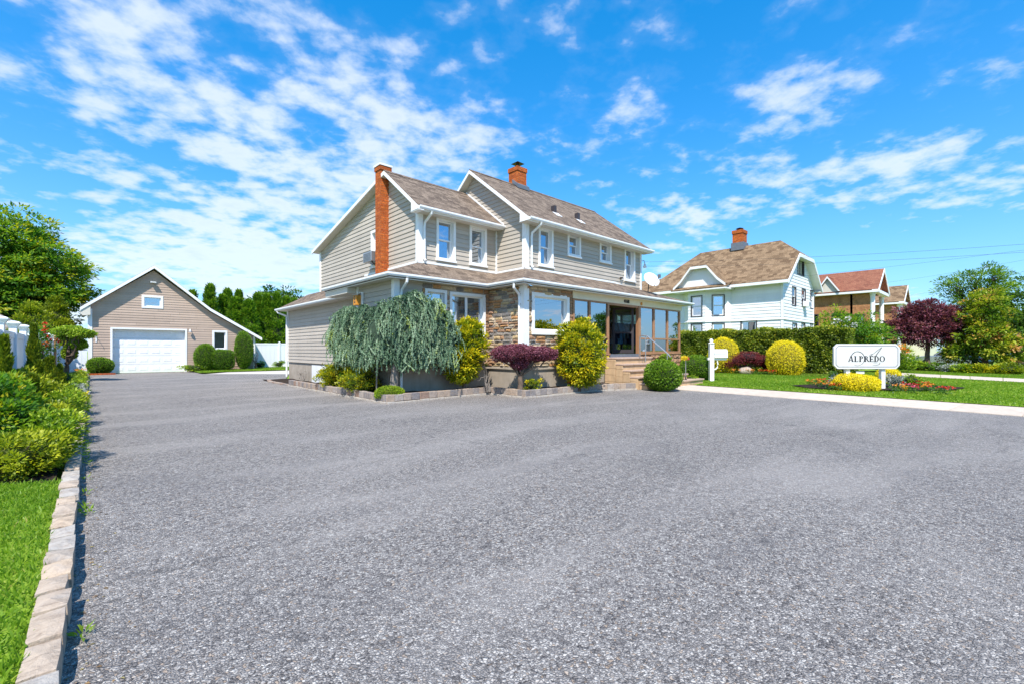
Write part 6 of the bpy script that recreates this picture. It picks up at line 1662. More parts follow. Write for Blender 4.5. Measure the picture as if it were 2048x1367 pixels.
def car(name, loc, rz, mat, label):
    c = thing(name, loc, label, 'car', None, rz)
    O = (0, 0, 0)
    body = [(-2.2, 0.35), (2.2, 0.35), (2.25, 0.62), (2.1, 0.88), (1.2, 0.98), (-1.5, 1.0), (-2.2, 0.95), (-2.28, 0.6)]
    b = MB().prism([(x, -0.88, z) for x, z in body], (0, 1.76, 0)).build('body', mat, c, 0.06, origin=O)
    cab = [(-1.75, 0.98), (0.95, 0.98), (0.25, 1.45), (-1.15, 1.48)]
    MB().prism([(x, -0.76, z) for x, z in cab], (0, 1.52, 0)).build('roof', mat, c, 0.05, origin=O)
    wi = [(-1.55, 1.02), (0.75, 1.02), (0.2, 1.39), (-1.08, 1.41)]
    for y in (-0.768, 0.762): MB().prism([(x, y, z) for x, z in wi], (0, 0.006, 0)).build('side_window', 'dark_trim', c, origin=O)
    MB().prism([(-1.70, -0.66, 1.04), (-1.70, 0.66, 1.04), (-1.24, 0.6, 1.42), (-1.24, -0.6, 1.42)], (-0.03, 0, 0.03)).build('rear_window', 'dark_trim', c, origin=O)
    MB().prism([(0.93, -0.66, 1.02), (0.93, 0.66, 1.02), (0.36, 0.6, 1.40), (0.36, -0.6, 1.40)], (0.03, 0, 0.03)).build('windscreen', 'dark_trim', c, origin=O)
    for y in (-0.7, 0.5): MB().box((-2.29, y, 0.66), (-2.2, y + 0.2, 0.82)).build('tail_light', 'tail_red', c, origin=O); MB().box((2.14, y, 0.66), (2.26, y + 0.2, 0.78)).build('headlight', 'white', c, origin=O)
    for x in (-1.4, 1.4):
        for y in (-0.9, 0.72):
            m = MB(); n = 16
            V = [(x + 0.32 * math.cos(i / n * 6.283), yy, 0.32 + 0.32 * math.sin(i / n * 6.283)) for yy in (y, y + 0.18) for i in range(n)]
            m.faces(V, [tuple(range(n)), tuple(range(2*n-1, n-1, -1))] + [(i, n + i, n + (i + 1) % n, (i + 1) % n) for i in range(n)])
            w = m.build('wheel', 'tyre', c, origin=O); yy = y - 0.006 if y < 0 else y + 0.186
            MB().poly([(x + 0.2 * math.cos(i / n * 6.283), yy, 0.32 + 0.2 * math.sin(i / n * 6.283)) for i in range(n)]).build('rim', 'grey_metal', w, origin=O)
    return c
car('parked_car', (52.5, 2.9, 0.0), R(62), 'car_silver', 'silver car parked behind the purple tree')
car('parked_car', (86, -1.2, 0.0), R(10), 'car_blue', 'blue car parked far down the street')

# ================================================================ plants round the house
def weeping_cedar():
    K = np.array([  # plan x, y, top z, bottom z
        (6.28, 15.5, 2.50, 1.60), (6.30, 15.1, 2.85, 1.22), (6.30, 14.4, 2.78, 1.08), (6.28, 13.7, 2.74, 1.0), (6.28, 13.0, 2.72, 0.98), (6.32, 12.5, 2.78, 0.98),
        (6.42, 12.15, 2.84, 0.95), (6.80, 12.08, 3.12, 0.92), (7.15, 12.02, 3.20, 0.90), (7.45, 12.0, 3.02, 0.88), (7.75, 12.0, 2.92, 0.88), (8.00, 11.98, 3.00, 0.88), (8.18, 11.95, 2.70, 0.95)])
    t = thing('weeping_cedar', (6.55, 12.25, 0.16), 'wide weeping blue cedar draped along the house corner', 'tree')
    seg = np.linalg.norm(np.diff(K[:, :2], axis=0), axis=1); s = np.concatenate([[0], np.cumsum(seg)])
    def at(u): return np.array([np.interp(u, s, K[:, i]) for i in range(4)])
    lv = Leaves(); core = MB()
    rs = np.random.default_rng(21); cen = np.array([7.0, 13.2])
    ncl = 640
    for c in range(ncl):
        u = rs.uniform(-0.08, s[-1] + 0.08); x, y, zt, zb = at(np.clip(u, 0, s[-1]))
        low = rs.random() ** 1.3 * 0.72
        z0 = zt - low * (zt - zb) - 0.03 + 0.05 * rs.normal()
        # mostly outward, away from the walls
        left = y > 12.6
        base_a = math.pi if left else -math.pi / 2
        ang0 = base_a + rs.normal() * 0.95
        o = np.array([x, y, z0]) + np.array([rs.normal() * 0.10, rs.normal() * 0.10, 0])
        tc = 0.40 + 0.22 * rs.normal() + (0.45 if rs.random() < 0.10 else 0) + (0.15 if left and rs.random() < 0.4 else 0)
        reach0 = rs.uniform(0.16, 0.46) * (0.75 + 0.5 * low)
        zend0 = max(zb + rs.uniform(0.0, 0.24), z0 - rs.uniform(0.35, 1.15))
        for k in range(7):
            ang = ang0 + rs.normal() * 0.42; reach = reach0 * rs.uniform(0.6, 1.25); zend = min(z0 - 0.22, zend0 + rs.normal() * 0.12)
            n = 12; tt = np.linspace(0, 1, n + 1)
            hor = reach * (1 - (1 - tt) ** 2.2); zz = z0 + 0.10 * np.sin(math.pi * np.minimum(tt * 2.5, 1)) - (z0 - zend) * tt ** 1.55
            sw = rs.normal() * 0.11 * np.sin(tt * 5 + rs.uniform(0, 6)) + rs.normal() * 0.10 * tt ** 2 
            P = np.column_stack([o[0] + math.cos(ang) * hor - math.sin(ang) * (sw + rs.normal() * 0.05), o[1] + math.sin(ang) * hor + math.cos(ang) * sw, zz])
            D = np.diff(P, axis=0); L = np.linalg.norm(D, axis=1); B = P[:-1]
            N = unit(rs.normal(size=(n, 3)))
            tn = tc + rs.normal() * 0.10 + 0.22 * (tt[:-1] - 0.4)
            lv.add(B, D, N, L * 1.25, 0.042, tn - 0.1, fold=0.0); lv.add(B, D, unit(np.cross(D, N)), L * 1.25, 0.040, tn, fold=0.0)
            for _ in range(5):
                f = rs.random((n, 1)); lv.add(B + D * f, unit(D) * 0.75 + unit(rs.normal(size=(n, 3))), unit(rs.normal(size=(n, 3))), 0.052 * rs.uniform(0.7, 1.3, n), 0.014, tn + 0.1 * rs.normal(size=n) + 0.08, fold=0.05)
    # dark inner mass
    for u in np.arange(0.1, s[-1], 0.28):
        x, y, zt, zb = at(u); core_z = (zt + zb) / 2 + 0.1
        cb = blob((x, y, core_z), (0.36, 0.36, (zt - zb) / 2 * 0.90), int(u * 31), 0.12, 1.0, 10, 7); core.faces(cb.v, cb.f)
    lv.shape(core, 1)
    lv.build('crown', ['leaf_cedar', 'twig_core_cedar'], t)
    mb = MB(); limb(mb, (6.55, 12.25, 0.05), (6.62, 12.22, 1.2), 0.13, 0.10, wig=0.01, seg=10); limb(mb, (6.62, 12.22, 1.1), (7.1, 12.05, 2.9), 0.09, 0.04); limb(mb, (6.6, 12.22, 1.15), (6.32, 13.6, 2.3), 0.09, 0.04); limb(mb, (6.32, 13.6, 2.3), (6.28, 15.6, 2.55), 0.04, 0.02); limb(mb, (7.0, 12.08, 2.5), (8.3, 11.95, 2.75), 0.05, 0.02)
    mb.build('trunk', 'bark_grey', t)
    sp_ = thing('support_stake', (6.42, 12.55, 0.15), 'thin pale stake propping the weeping cedar', 'stake')
    MB().tube([(6.28, 12.75, 0.1), (6.28, 12.75, 1.15)], 0.025, 6).build('stake', 'bark_grey', sp_)
weeping_cedar()

def gold_cypress(name, base, c, r, label, lean, seed, n=330):
    t = tufted(name, base, c, r, n, 34, 0.17, 0.095, 0.05, 'leaf_gold', 'twig_core_gold', label, 'shrub', 'golden cypresses by the house', seed, 0.14, 0.55, 0.06, 0.76, (0.52, 0.16), 0.42, 0.26, 0.25, zmin=base[2] + 0.12, lean=lean)
gold_cypress('golden_cypress', (8.95, 12.0, 0.16), (9.0, 11.98, 1.50), (0.66, 0.52, 1.08), 'golden cypress between the weeping cedar and the double window', (0.16, 0.0), 31)
gold_cypress('golden_cypress', (12.40, 9.98, 0.16), (12.42, 9.98, 1.42), (0.82, 0.66, 1.22), 'golden cypress standing between picture window and porch steps', (0.0, 0.0), 33, 400)

# flat-topped burgundy barberry on a bare trunk
def umbrella_shrub(name, base, pads, leaf, core, L, W, n, label, cat, trunk=0.06, twist=0.1, seed=3, bark='bark'):
    t = thing(name, base, label, cat); lv = Leaves()
    for i, (c, r) in enumerate(pads):
        shell(lv, c, r, n, L, W, seed + i, 0.14, depth=0.45, up=0.3, tint=(0.45, 0.30), freq=3.5, splay=1.0); lv.shape(blob(c, r, seed + i, 0.14, 0.72, 12, 7, freq=3.5), 1)
    lv.build('crown', [leaf, core], t)
    mb = MB(); b = np.array(base, float); z1 = min(p[0][2] for p in pads) - 0.05
    fk = b + np.array([0.03, 0.02, (z1 - b[2]) * 0.55]); limb(mb, b - np.array([0, 0, 0.1]), fk, trunk * 1.3, trunk, wig=0.03, seg=8)
    for c, r in pads:
        for k in range(3): limb(mb, fk, np.array(c) + np.array([RG.normal() * r[0] * 0.4, RG.normal() * r[1] * 0.4, -r[2] * 0.3]), trunk * 0.55, 0.015, 0.05, wig=0.05)
    mb.build('trunk', bark, t); return t
umbrella_shrub('barberry', (9.98, 10.42, 0.16), [((9.58, 10.62, 1.36), (0.50, 0.42, 0.26)), ((9.95, 10.40, 1.40), (0.52, 0.42, 0.27)), ((10.42, 10.22, 1.36), (0.55, 0.40, 0.24)), ((10.82, 10.05, 1.34), (0.40, 0.34, 0.20)), ((10.0, 10.45, 1.10), (0.30, 0.26, 0.22))],
               'leaf_purple', 'twig_core_purple', 0.05, 0.03, 4200, 'flat-topped burgundy barberry trained on a bare trunk by the bay corner', 'shrub', 0.075)
tufted('small_shrub', (10.35, 10.32, 0.16), (10.4, 10.28, 0.36), (0.26, 0.24, 0.20), 26, 30, 0.09, 0.06, 0.035, 'leaf_gold', 'twig_core_gold', 'small yellow-green shrub at the foot of the barberry', seed=8, trunk=0.02)
tufted('spirea', (6.30, 16.3, 0.16), (6.32, 16.2, 0.60), (0.50, 0.55, 0.48), 90, 40, 0.14, 0.07, 0.032, 'leaf_gold', 'twig_core_gold', 'yellow-green spirea nearest the annex foundation', group='spireas under the weeping cedar', seed=9, trunk=0.02, up=0.7, tint=(0.45, 0.12))
tufted('spirea', (6.22, 13.75, 0.16), (6.22, 13.85, 0.56), (0.48, 0.85, 0.46), 120, 40, 0.14, 0.07, 0.032, 'leaf_gold', 'twig_core_gold', 'broad yellow-green spirea under the weeping cedar', group='spireas under the weeping cedar', seed=10, trunk=0.02, up=0.7, tint=(0.42, 0.12))
tufted('spirea', (6.55, 15.1, 0.16), (6.6, 15.2, 0.75), (0.35, 0.4, 0.45), 50, 40, 0.14, 0.07, 0.032, 'leaf_box', 'twig_core', 'dark green shrub tucked behind the spireas against the side wall', seed=12, trunk=0.02, up=0.5, tint=(0.3, 0.12))
clipped('dwarf_mugo', (6.28, 11.95, 0.24), (0.40, 0.36, 0.20), 4200, 0.05, 0.018, 'leaf_lime', 'twig_core_gold', 'low lime-green cushion shrub at the bed corner', seed=5, zmin=0.14, stem=False, splay=0.5, tint=(0.5, 0.2))
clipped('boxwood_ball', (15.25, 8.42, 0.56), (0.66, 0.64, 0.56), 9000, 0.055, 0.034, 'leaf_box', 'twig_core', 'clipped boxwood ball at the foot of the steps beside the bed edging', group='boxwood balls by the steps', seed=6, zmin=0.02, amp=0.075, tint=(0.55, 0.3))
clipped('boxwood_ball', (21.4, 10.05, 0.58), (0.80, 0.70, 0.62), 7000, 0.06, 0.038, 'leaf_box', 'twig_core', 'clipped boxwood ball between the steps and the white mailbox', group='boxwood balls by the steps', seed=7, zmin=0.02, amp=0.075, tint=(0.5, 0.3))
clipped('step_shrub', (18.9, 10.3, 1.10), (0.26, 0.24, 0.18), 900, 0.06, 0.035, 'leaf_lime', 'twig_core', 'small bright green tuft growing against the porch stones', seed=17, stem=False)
tufted('edging_plant', (19.3, 9.5, 0.05), (19.4, 9.4, 0.20), (0.5, 0.35, 0.16), 30, 24, 0.10, 0.07, 0.035, 'leaf_lime', 'twig_core', 'low green plants spilling round the right end of the steps', seed=18, trunk=0.01)
lv = Leaves()
def flower(x, y, z, r, leaf, petal, label, n=40, hgt=0.16, group='bedding flowers', blooms=4):
    t = thing('flowering_plant', (x, y, z), label, 'flower', group); g = Leaves()
    C = np.array([[x, y, z + hgt * 0.4]]) + RG.normal(size=(5, 3)) * np.array([r * 0.45, r * 0.45, 0.02])
    clumps(g, C, r * 0.6, max(8, n // 4), 0.07, 0.045, 0.6, 0.5); g.build('leaves', [leaf], t)
    f = Leaves(); C = np.array([[x, y, z + hgt]]) + RG.normal(size=(blooms, 3)) * np.array([r * 0.5, r * 0.5, 0.02])
    clumps(f, C, r * 0.24, 10, 0.05, 0.045, 0.6, 0.6); f.build('blooms', [petal], t); return t
flower(12.05, 9.95, 0.2, 0.14, 'leaf_box', 'petal_red', 'orange-red flowers under the golden cypress by the bed edging')
def twig_bush(name, base, h, spread, n, label, mat='bark_grey', r=0.018):
    t = thing(name, base, label, 'shrub'); mb = MB(); b = np.array(base, float)
    for k in range(n):
        a = RG.uniform(0, 6.28); tip = b + np.array([math.cos(a) * spread * RG.random(), math.sin(a) * spread * RG.random(), h * RG.uniform(0.5, 1.0)])
        ps = limb(mb, b + np.array([RG.normal() * 0.03, RG.normal() * 0.03, -0.06]), tip, r, 0.005, 0.05, wig=0.05)
        limb(mb, ps[3], ps[3] + RG.normal(size=3) * 0.12 + np.array([0, 0, 0.12]), r * 0.4, 0.003)
    mb.build('twigs', mat, t); return t
twig_bush('bare_shrub', (9.62, 11.6, 0.16), 0.75, 0.25, 6, 'bare grey-brown stems against the bay foundation', r=0.028)
twig_bush('dead_twigs', (7.05, 21.6, 0.08), 0.5, 0.35, 7, 'dry leafless twigs in front of the annex foundation', 'bark_grey', 0.012)

# ---------------------------------------------------------------- left planting bed
def juniper(name, base, spires, label, leaf='leaf_oliveg', group=None):
    """upright shrub of pointed feathery spires"""
    t = thing(name, base, label, 'shrub', group); lv = Leaves(); mb = MB()
    for (x, y, h, r) in spires:
        n = int(2600 * h); z = RG.random(n) ** 1.15; rr = r * (1 - z) ** 0.8 * (0.35 + 0.65 * RG.random(n) ** 0.5) * (1 + 0.35 * np.sin(z * 23 + x * 9)); a = RG.uniform(0, 6.283, n)
        P = np.column_stack([x + rr * np.cos(a), y + rr * np.sin(a), base[2] + z * h])
        o = np.column_stack([np.cos(a), np.sin(a), np.full(n, 1.5)])
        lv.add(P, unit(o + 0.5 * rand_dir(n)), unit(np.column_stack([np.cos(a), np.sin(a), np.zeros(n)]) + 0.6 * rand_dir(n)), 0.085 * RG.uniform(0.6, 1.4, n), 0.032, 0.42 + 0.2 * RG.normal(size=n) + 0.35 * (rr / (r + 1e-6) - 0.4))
        mb.tube([(x, y, base[2] - 0.1), (x, y, base[2] + h * 0.8)], [0.035, 0.008], 6)
    lv.build('foliage', [leaf], t); mb.build('stem', 'bark', t); return t
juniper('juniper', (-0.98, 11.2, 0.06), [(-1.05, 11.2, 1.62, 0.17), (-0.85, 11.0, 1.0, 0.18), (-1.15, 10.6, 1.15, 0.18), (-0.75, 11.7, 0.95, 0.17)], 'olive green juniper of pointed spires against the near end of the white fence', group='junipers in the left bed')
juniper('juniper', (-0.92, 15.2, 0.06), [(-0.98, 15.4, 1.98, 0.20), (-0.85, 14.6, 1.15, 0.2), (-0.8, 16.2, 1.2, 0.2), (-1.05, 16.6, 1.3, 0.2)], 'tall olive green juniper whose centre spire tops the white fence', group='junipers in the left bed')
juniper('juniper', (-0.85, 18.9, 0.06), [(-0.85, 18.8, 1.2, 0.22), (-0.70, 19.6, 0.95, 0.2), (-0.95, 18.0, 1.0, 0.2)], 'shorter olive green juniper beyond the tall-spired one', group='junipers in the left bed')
tufted('leafy_shrub', (-0.95, 9.3, 0.06), (-0.95, 9.4, 0.60), (0.42, 1.15, 0.55), 260, 44, 0.14, 0.075, 0.036, 'leaf_tree', 'twig_core', 'dense leafy green shrub massed behind the kerb, darkest low down', seed=14, trunk=0.03, tint=(0.45, 0.2), up=0.5)
tufted('leafy_shrub', (-0.85, 13.0, 0.06), (-0.95, 13.0, 0.55), (0.38, 1.2, 0.48), 170, 44, 0.15, 0.075, 0.032, 'leaf_oliveg', 'twig_core_gold', 'yellow-green leafy shrub spreading round the juniper stems', seed=15, trunk=0.03, tint=(0.5, 0.2), up=0.6)
tufted('leafy_shrub', (-0.62, 7.55, 0.06), (-0.62, 7.62, 0.30), (0.40, 0.55, 0.26), 120, 44, 0.09, 0.05, 0.024, 'leaf_oliveg', 'twig_core_gold', 'low pale green shrub where the lawn meets the bed', seed=16, trunk=0.02, tint=(0.55, 0.2), up=0.5)
rsx = random.Random(12); yy = 8.4; k = 0
DESC = ['lime green creeping plant lapping over the kerb opposite the leafy green shrub', 'yellowish creeping plant on the kerb beside the first juniper', 'bright green creeping plant on the kerb below the yellow-green shrub',
        'pale green creeping plant on the kerb abreast of the tall-spired juniper', 'gold-tinted creeping plant on the kerb past the tall-spired juniper', 'grey-green creeping mound on the kerb near the short juniper', 'green creeping plant on the kerb opposite the climbing rose',
        'pale creeping mound on the kerb short of the rusty post', 'pale creeping mound on the kerb past the rusty post', 'last green creeping plant on the kerb before the garage']
for d in DESC:
    ln_ = 0.55 + 0.12 * k
    tufted('creeping_plant', (-0.42, yy, 0.06), (-0.38, yy, 0.20 + (0.14 if k < 4 else 0)), (0.26, ln_ * (0.8 if k < 4 else 0.95), 0.20 + (0.18 if k < 4 else 0)), 80 if k < 4 else 64, 34, 0.11, 0.06, 0.030, ['leaf_lime', 'leaf_oliveg', 'leaf_lime', 'leaf_lime', 'leaf_gold', 'leaf_silver', 'leaf_lime', 'leaf_lime', 'leaf_oliveg', 'leaf_lime'][k], 'twig_core_gold', d, 'ground cover', 'creeping plants along the kerb', seed=20 + k, trunk=0.01, tint=(0.55, 0.2))
    yy += ln_ * 1.9 + 0.75; k += 1
rose = thing('climbing_rose', (-1.1, 20.6, 0.06), 'climbing rose with red and orange blooms on the white fence', 'climbing plant')
lv = Leaves(); C = np.array([(-1.15 + RG.normal() * 0.10, 20.6 + RG.normal() * 0.28 * (0.4 + z / 2.2), 0.2 + z) for z in np.linspace(0, 2.0, 60)]); clumps(lv, C, 0.17, 34, 0.075, 0.045, tint=(0.4, 0.2)); lv.build('leaves', ['leaf_tree'], rose)
lv = Leaves(); clumps(lv, C[38:][::3] + np.array([0.10, -0.05, 0.06]), 0.07, 22, 0.06, 0.055, 0.8); tag(lv.build('blooms', ['petal_red'], rose), kind='stuff')
mb = MB(); limb(mb, (-1.15, 20.6, 0), (-1.15, 20.7, 1.7), 0.03, 0.015); limb(mb, (-1.1, 20.5, 0), (-1.15, 20.4, 1.9), 0.025, 0.01); mb.build('stem', 'bark', rose)
umbrella_shrub('topiary_tree', (-0.85, 29.6, 0.06), [((-0.70, 29.4, 2.32), (0.62, 0.75, 0.22)), ((-0.30, 28.9, 2.22), (0.45, 0.5, 0.2)), ((-0.85, 30.2, 2.20), (0.4, 0.6, 0.25)), ((-0.42, 29.4, 1.72), (0.30, 0.34, 0.22)), ((-0.75, 29.8, 1.35), (0.25, 0.25, 0.3))],
               'leaf_lime', 'twig_core_gold', 0.09, 0.05, 2200, 'umbrella-shaped lime green topiary tree near the garage corner', 'tree', 0.085, seed=44)
clipped('boxwood', (0.42, 37.0, 0.52), (0.62, 0.55, 0.50), 4500, 0.07, 0.045, 'leaf_box', 'twig_core', 'round clipped boxwood left of the garage door', seed=45, zmin=0.04, tint=(0.5, 0.3))
cre = tufted('spreading_juniper', (-0.85, 26.0, 0.06), (-0.85, 26.0, 0.30), (0.38, 1.1, 0.22), 60, 30, 0.16, 0.09, 0.03, 'leaf_far', 'twig_core', 'dark low spreading juniper in the left bed', seed=46, trunk=0.02, tint=(0.4, 0.2))
flower(-0.55, 32.6, 0.08, 0.34, 'leaf_lime', 'petal_orange', 'orange and yellow flowers below the topiary tree', 90, 0.35, blooms=8)
flower(-0.45, 34.4, 0.08, 0.26, 'leaf_lime', 'petal_red', 'red flowers at the corner of the bed by the garage', 70, 0.3, blooms=6)
be = thing('brick_border', (0.4, 36.35, 0), 'short brick border in front of the round garage boxwood', 'garden edging')
for k in range(7): MB().box((-0.30 + k * 0.20, 36.22, -0.02), (-0.30 + k * 0.20 + 0.19, 36.33, 0.10)).build('brick', 'brick_chimney', be, 0.008)
# shrubs along the garage wall
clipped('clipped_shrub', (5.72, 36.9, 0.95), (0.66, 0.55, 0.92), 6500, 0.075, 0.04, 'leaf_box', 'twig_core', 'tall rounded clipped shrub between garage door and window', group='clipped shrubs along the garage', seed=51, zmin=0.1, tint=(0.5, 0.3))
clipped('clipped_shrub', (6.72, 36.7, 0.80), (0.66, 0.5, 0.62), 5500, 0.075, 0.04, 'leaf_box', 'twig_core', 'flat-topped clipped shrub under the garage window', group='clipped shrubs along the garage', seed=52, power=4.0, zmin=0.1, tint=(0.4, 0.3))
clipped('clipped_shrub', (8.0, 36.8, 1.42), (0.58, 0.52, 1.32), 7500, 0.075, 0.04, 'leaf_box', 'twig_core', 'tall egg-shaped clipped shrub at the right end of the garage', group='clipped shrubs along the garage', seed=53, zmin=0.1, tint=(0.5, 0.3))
twig_bush('bare_bush', (8.75, 36.9, 0.05), 1.6, 0.35, 12, 'leafless brown bush against the garage corner', 'bark')
tufted('low_plant', (4.95, 36.6, 0.05), (4.95, 36.5, 0.28), (0.7, 0.4, 0.2), 30, 24, 0.16, 0.1, 0.05, 'leaf_lime', 'twig_core', 'low green and yellow plants at the garage door corner', seed=54, trunk=0.01)
for i, (x, lb) in enumerate(((9.7, 'small leafy plant at the foot of the fence next to the garage'), (11.1, 'small leafy plant at the foot of the fence by its second post'), (12.3, 'small yellow plant at the foot of the fence near the house'))):
    tufted('low_plant', (x, 39.5, 0.05), (x, 39.5, 0.3), (0.45, 0.25, 0.25), 24, 22, 0.14, 0.09, 0.05, ['leaf_tree', 'leaf_tree', 'leaf_gold'][i], 'twig_core', lb, seed=56 + i, trunk=0.01)

# ---------------------------------------------------------------- trees behind
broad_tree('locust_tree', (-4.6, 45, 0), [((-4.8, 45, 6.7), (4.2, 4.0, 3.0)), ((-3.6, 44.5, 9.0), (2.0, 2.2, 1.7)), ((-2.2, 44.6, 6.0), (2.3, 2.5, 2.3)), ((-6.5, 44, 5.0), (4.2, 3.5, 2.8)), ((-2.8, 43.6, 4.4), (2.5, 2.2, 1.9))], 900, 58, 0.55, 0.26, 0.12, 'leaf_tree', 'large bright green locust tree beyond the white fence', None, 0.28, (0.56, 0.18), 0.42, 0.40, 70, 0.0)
for i, (x, y, h, lb) in enumerate(((-2.4, 36.5, 4.1, 'olive green cypress behind the white fence next to the shed roof'), (-1.6, 39.8, 4.7, 'olive green cypress behind the fence tight against the garage eave'))):
    t = thing('cypress', (x, y, 0), lb, 'tree', 'olive cypresses behind the fence')
    n = 150; z = RG.random(n) ** 1.1; a = RG.uniform(0, 6.283, n); r = 1.25 * (1 - z) ** 0.6 * (0.6 + 0.4 * RG.random(n))
    C = np.column_stack([x + r * np.cos(a), y + r * np.sin(a), 0.4 + z * (h - 0.5)]); lv = Leaves(); clumps(lv, C, 0.30, 46, 0.15, 0.07, 0.6, 0.7, (0.42, 0.14), out=(x, y, h * 0.3), tipgain=0.4)
    lv.shape(blob((x, y, h * 0.42), (0.85, 0.85, h * 0.42), 60 + i, 0.1, 0.9), 1); lv.build('crown', ['leaf_oliveg', 'twig_core_gold'], t); MB().tube([(x, y, -0.1), (x, y, h * 0.85)], [0.12, 0.02], 8).build('trunk', 'bark', t)
# arborvitae row: one model, copied
def arborvitae(x, y, h, r, label):
    t = thing('arborvitae', (x, y, 0), label, 'tree', 'arborvitae row behind the garage')
    n = 420; z = RG.random(n) ** 1.25; a = RG.uniform(0, 6.283, n); rr = r * np.clip((1 - z) * 1.25, 0, 1) ** 0.9 * (0.72 + 0.28 * RG.random(n)) * (1 + 0.12 * np.sin(3 * a + z * 9))
    C = np.column_stack([x + rr * np.cos(a), y + rr * np.sin(a), 0.2 + z * (h - 0.3)]); lv = Leaves(); clumps(lv, C, 0.26, 30, 0.20, 0.085, 1.2, 0.9, (0.40, 0.15), out=(x, y, h * 0.4), tipgain=0.45)
    lv.shape(blob((x, y, h * 0.36), (r * 0.8, r * 0.8, h * 0.42), 5, 0.05, 0.86), 1); lv.build('crown', ['leaf_arbor', 'twig_core'], t); MB().tube([(x, y, -0.1), (x, y, h * 0.85)], [0.1, 0.02], 8).build('trunk', 'bark', t); return t
av = arborvitae(0, 0, 7.0, 1.05, 'x')
spots = []
for k, (px_, py_, Y_) in enumerate(((386, 584, 50), (421, 572, 47), (445, 592, 48), (455, 581, 50), (470, 597, 46.5), (478, 583, 49), (497, 602, 46), (515, 589, 48), (534, 591, 47.5), (553, 588, 47), (572, 596, 48), (590, 600, 49))):
    x_, z_ = on_y(px_, py_, Y_); spots.append((x_, Y_, z_ / 7.0, ['lone arborvitae tip just above the garage lean-to roof', 'pointed arborvitae standing apart at the garage end of the row'][k] if k < 2 else None))
first = True
for x, y, s_, lb in spots:
    lb = lb or 'arborvitae in the close-set row between garage and house'
    if first: av.location = (x, y, 0); av['label'] = lb; av.scale = (1.1, 1.1, s_); first = False
    else: copy_thing(av, (x, y, 0), RG.uniform(0, 6.28), lb, (1.15 * RG.uniform(0.9, 1.1),) * 2 + (s_,))
broad_tree('shade_tree', (23, 70, 0), [((19.5, 70, 8.3), (3.4, 3, 1.7)), ((25, 69, 7.8), (3.8, 3, 1.5)), ((16, 71, 6.4), (2.4, 2.4, 1.4)), ((21, 70, 5.0), (7, 4, 1.6))], 210, 42, 0.85, 0.42, 0.24, 'leaf_far', 'dark spreading tree behind the arborvitae row', None, 0.35, (0.45, 0.2), 0.45, 0.4, 50)
broad_tree('shade_tree', (34, 62, 0), [((34, 62, 6.0), (5, 4, 3.0)), ((40, 60, 5.5), (4, 4, 2.6))], 150, 40, 0.9, 0.42, 0.24, 'leaf_far', 'dark tree glimpsed between the house and the white house roof', None, 0.35, (0.45, 0.2), 0.5, 0.4, 30)

# ---------------------------------------------------------------- hedge and front garden on the right
hd = thing('boundary_hedge', (32.6, 11, 0), 'long clipped hedge with mottled green and yellow leaves along the boundary', 'hedge')
lv = Leaves(); hx0, hx1, hy0, hy1, hz = 31.9, 34.0, 6.1, 24.0, 2.72
def face(n, f):
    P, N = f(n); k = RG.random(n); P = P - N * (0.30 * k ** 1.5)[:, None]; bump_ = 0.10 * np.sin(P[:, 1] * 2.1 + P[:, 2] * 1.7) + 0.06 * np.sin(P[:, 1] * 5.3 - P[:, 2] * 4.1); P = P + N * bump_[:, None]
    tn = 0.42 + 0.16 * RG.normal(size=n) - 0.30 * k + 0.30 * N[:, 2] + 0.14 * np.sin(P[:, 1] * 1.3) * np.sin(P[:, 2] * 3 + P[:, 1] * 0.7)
    lv.add(P, unit(N + 0.9 * rand_dir(n) + np.array([0, 0, 0.2])), unit(N + 0.7 * rand_dir(n)), 0.13 * RG.uniform(0.6, 1.4, n), 0.075 * RG.uniform(0.7, 1.3, n), tn)
U = RG.uniform
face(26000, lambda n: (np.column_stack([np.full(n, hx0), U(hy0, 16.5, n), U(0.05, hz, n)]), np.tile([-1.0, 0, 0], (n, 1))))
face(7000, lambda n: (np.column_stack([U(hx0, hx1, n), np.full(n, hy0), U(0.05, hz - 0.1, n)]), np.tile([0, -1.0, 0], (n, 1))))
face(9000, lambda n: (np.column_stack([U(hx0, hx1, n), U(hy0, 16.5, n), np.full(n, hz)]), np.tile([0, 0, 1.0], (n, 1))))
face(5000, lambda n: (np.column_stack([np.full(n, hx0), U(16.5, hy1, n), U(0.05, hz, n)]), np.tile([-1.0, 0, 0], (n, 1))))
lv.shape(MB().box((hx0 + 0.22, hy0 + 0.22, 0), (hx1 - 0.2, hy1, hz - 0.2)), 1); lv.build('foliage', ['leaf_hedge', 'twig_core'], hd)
mb = MB()
for k in range(24): limb(mb, (33 + RG.normal() * 0.2, 6.4 + k * 0.72, -0.1), (33 + RG.normal() * 0.3, 6.4 + k * 0.72, 1.8), 0.04, 0.02)
mb.build('stem', 'bark', hd)
sheet('hedge_bed', [(29.2, 4.6), (32.2, 5.6), (32.2, 14.5), (30.0, 14.5), (28.9, 9.5)], 0.045, 'mulch')
def dome(name, px, pyb, pyt, wpx_, label, group, seed, leaf='leaf_yellow', dist=None, n=8000, lf=0.07, power=2.3):
    g = gnd(px, pyb); d = float(np.dot(g, FW)) if dist is None else dist
    w = wpx_ / FPX * d / 2; h = (pyb - pyt) / FPX * d
    p = g + FW * w * 0.6
    return clipped(name, (p[0], p[1], h * 0.46), (w, w * 0.9, h * 0.54), n, lf, lf * 0.42, leaf, 'twig_core_yellow', label, 'shrub', group, seed, 0.07, power, 0.05, tint=(0.62, 0.14), splay=0.9, depth=0.10, freq=3.4)
dome('golden_globe', 1455, 747, 675, 60, 'tall rounded golden yellow shrub behind the mailbox', 'golden shrubs by the hedge', 61)
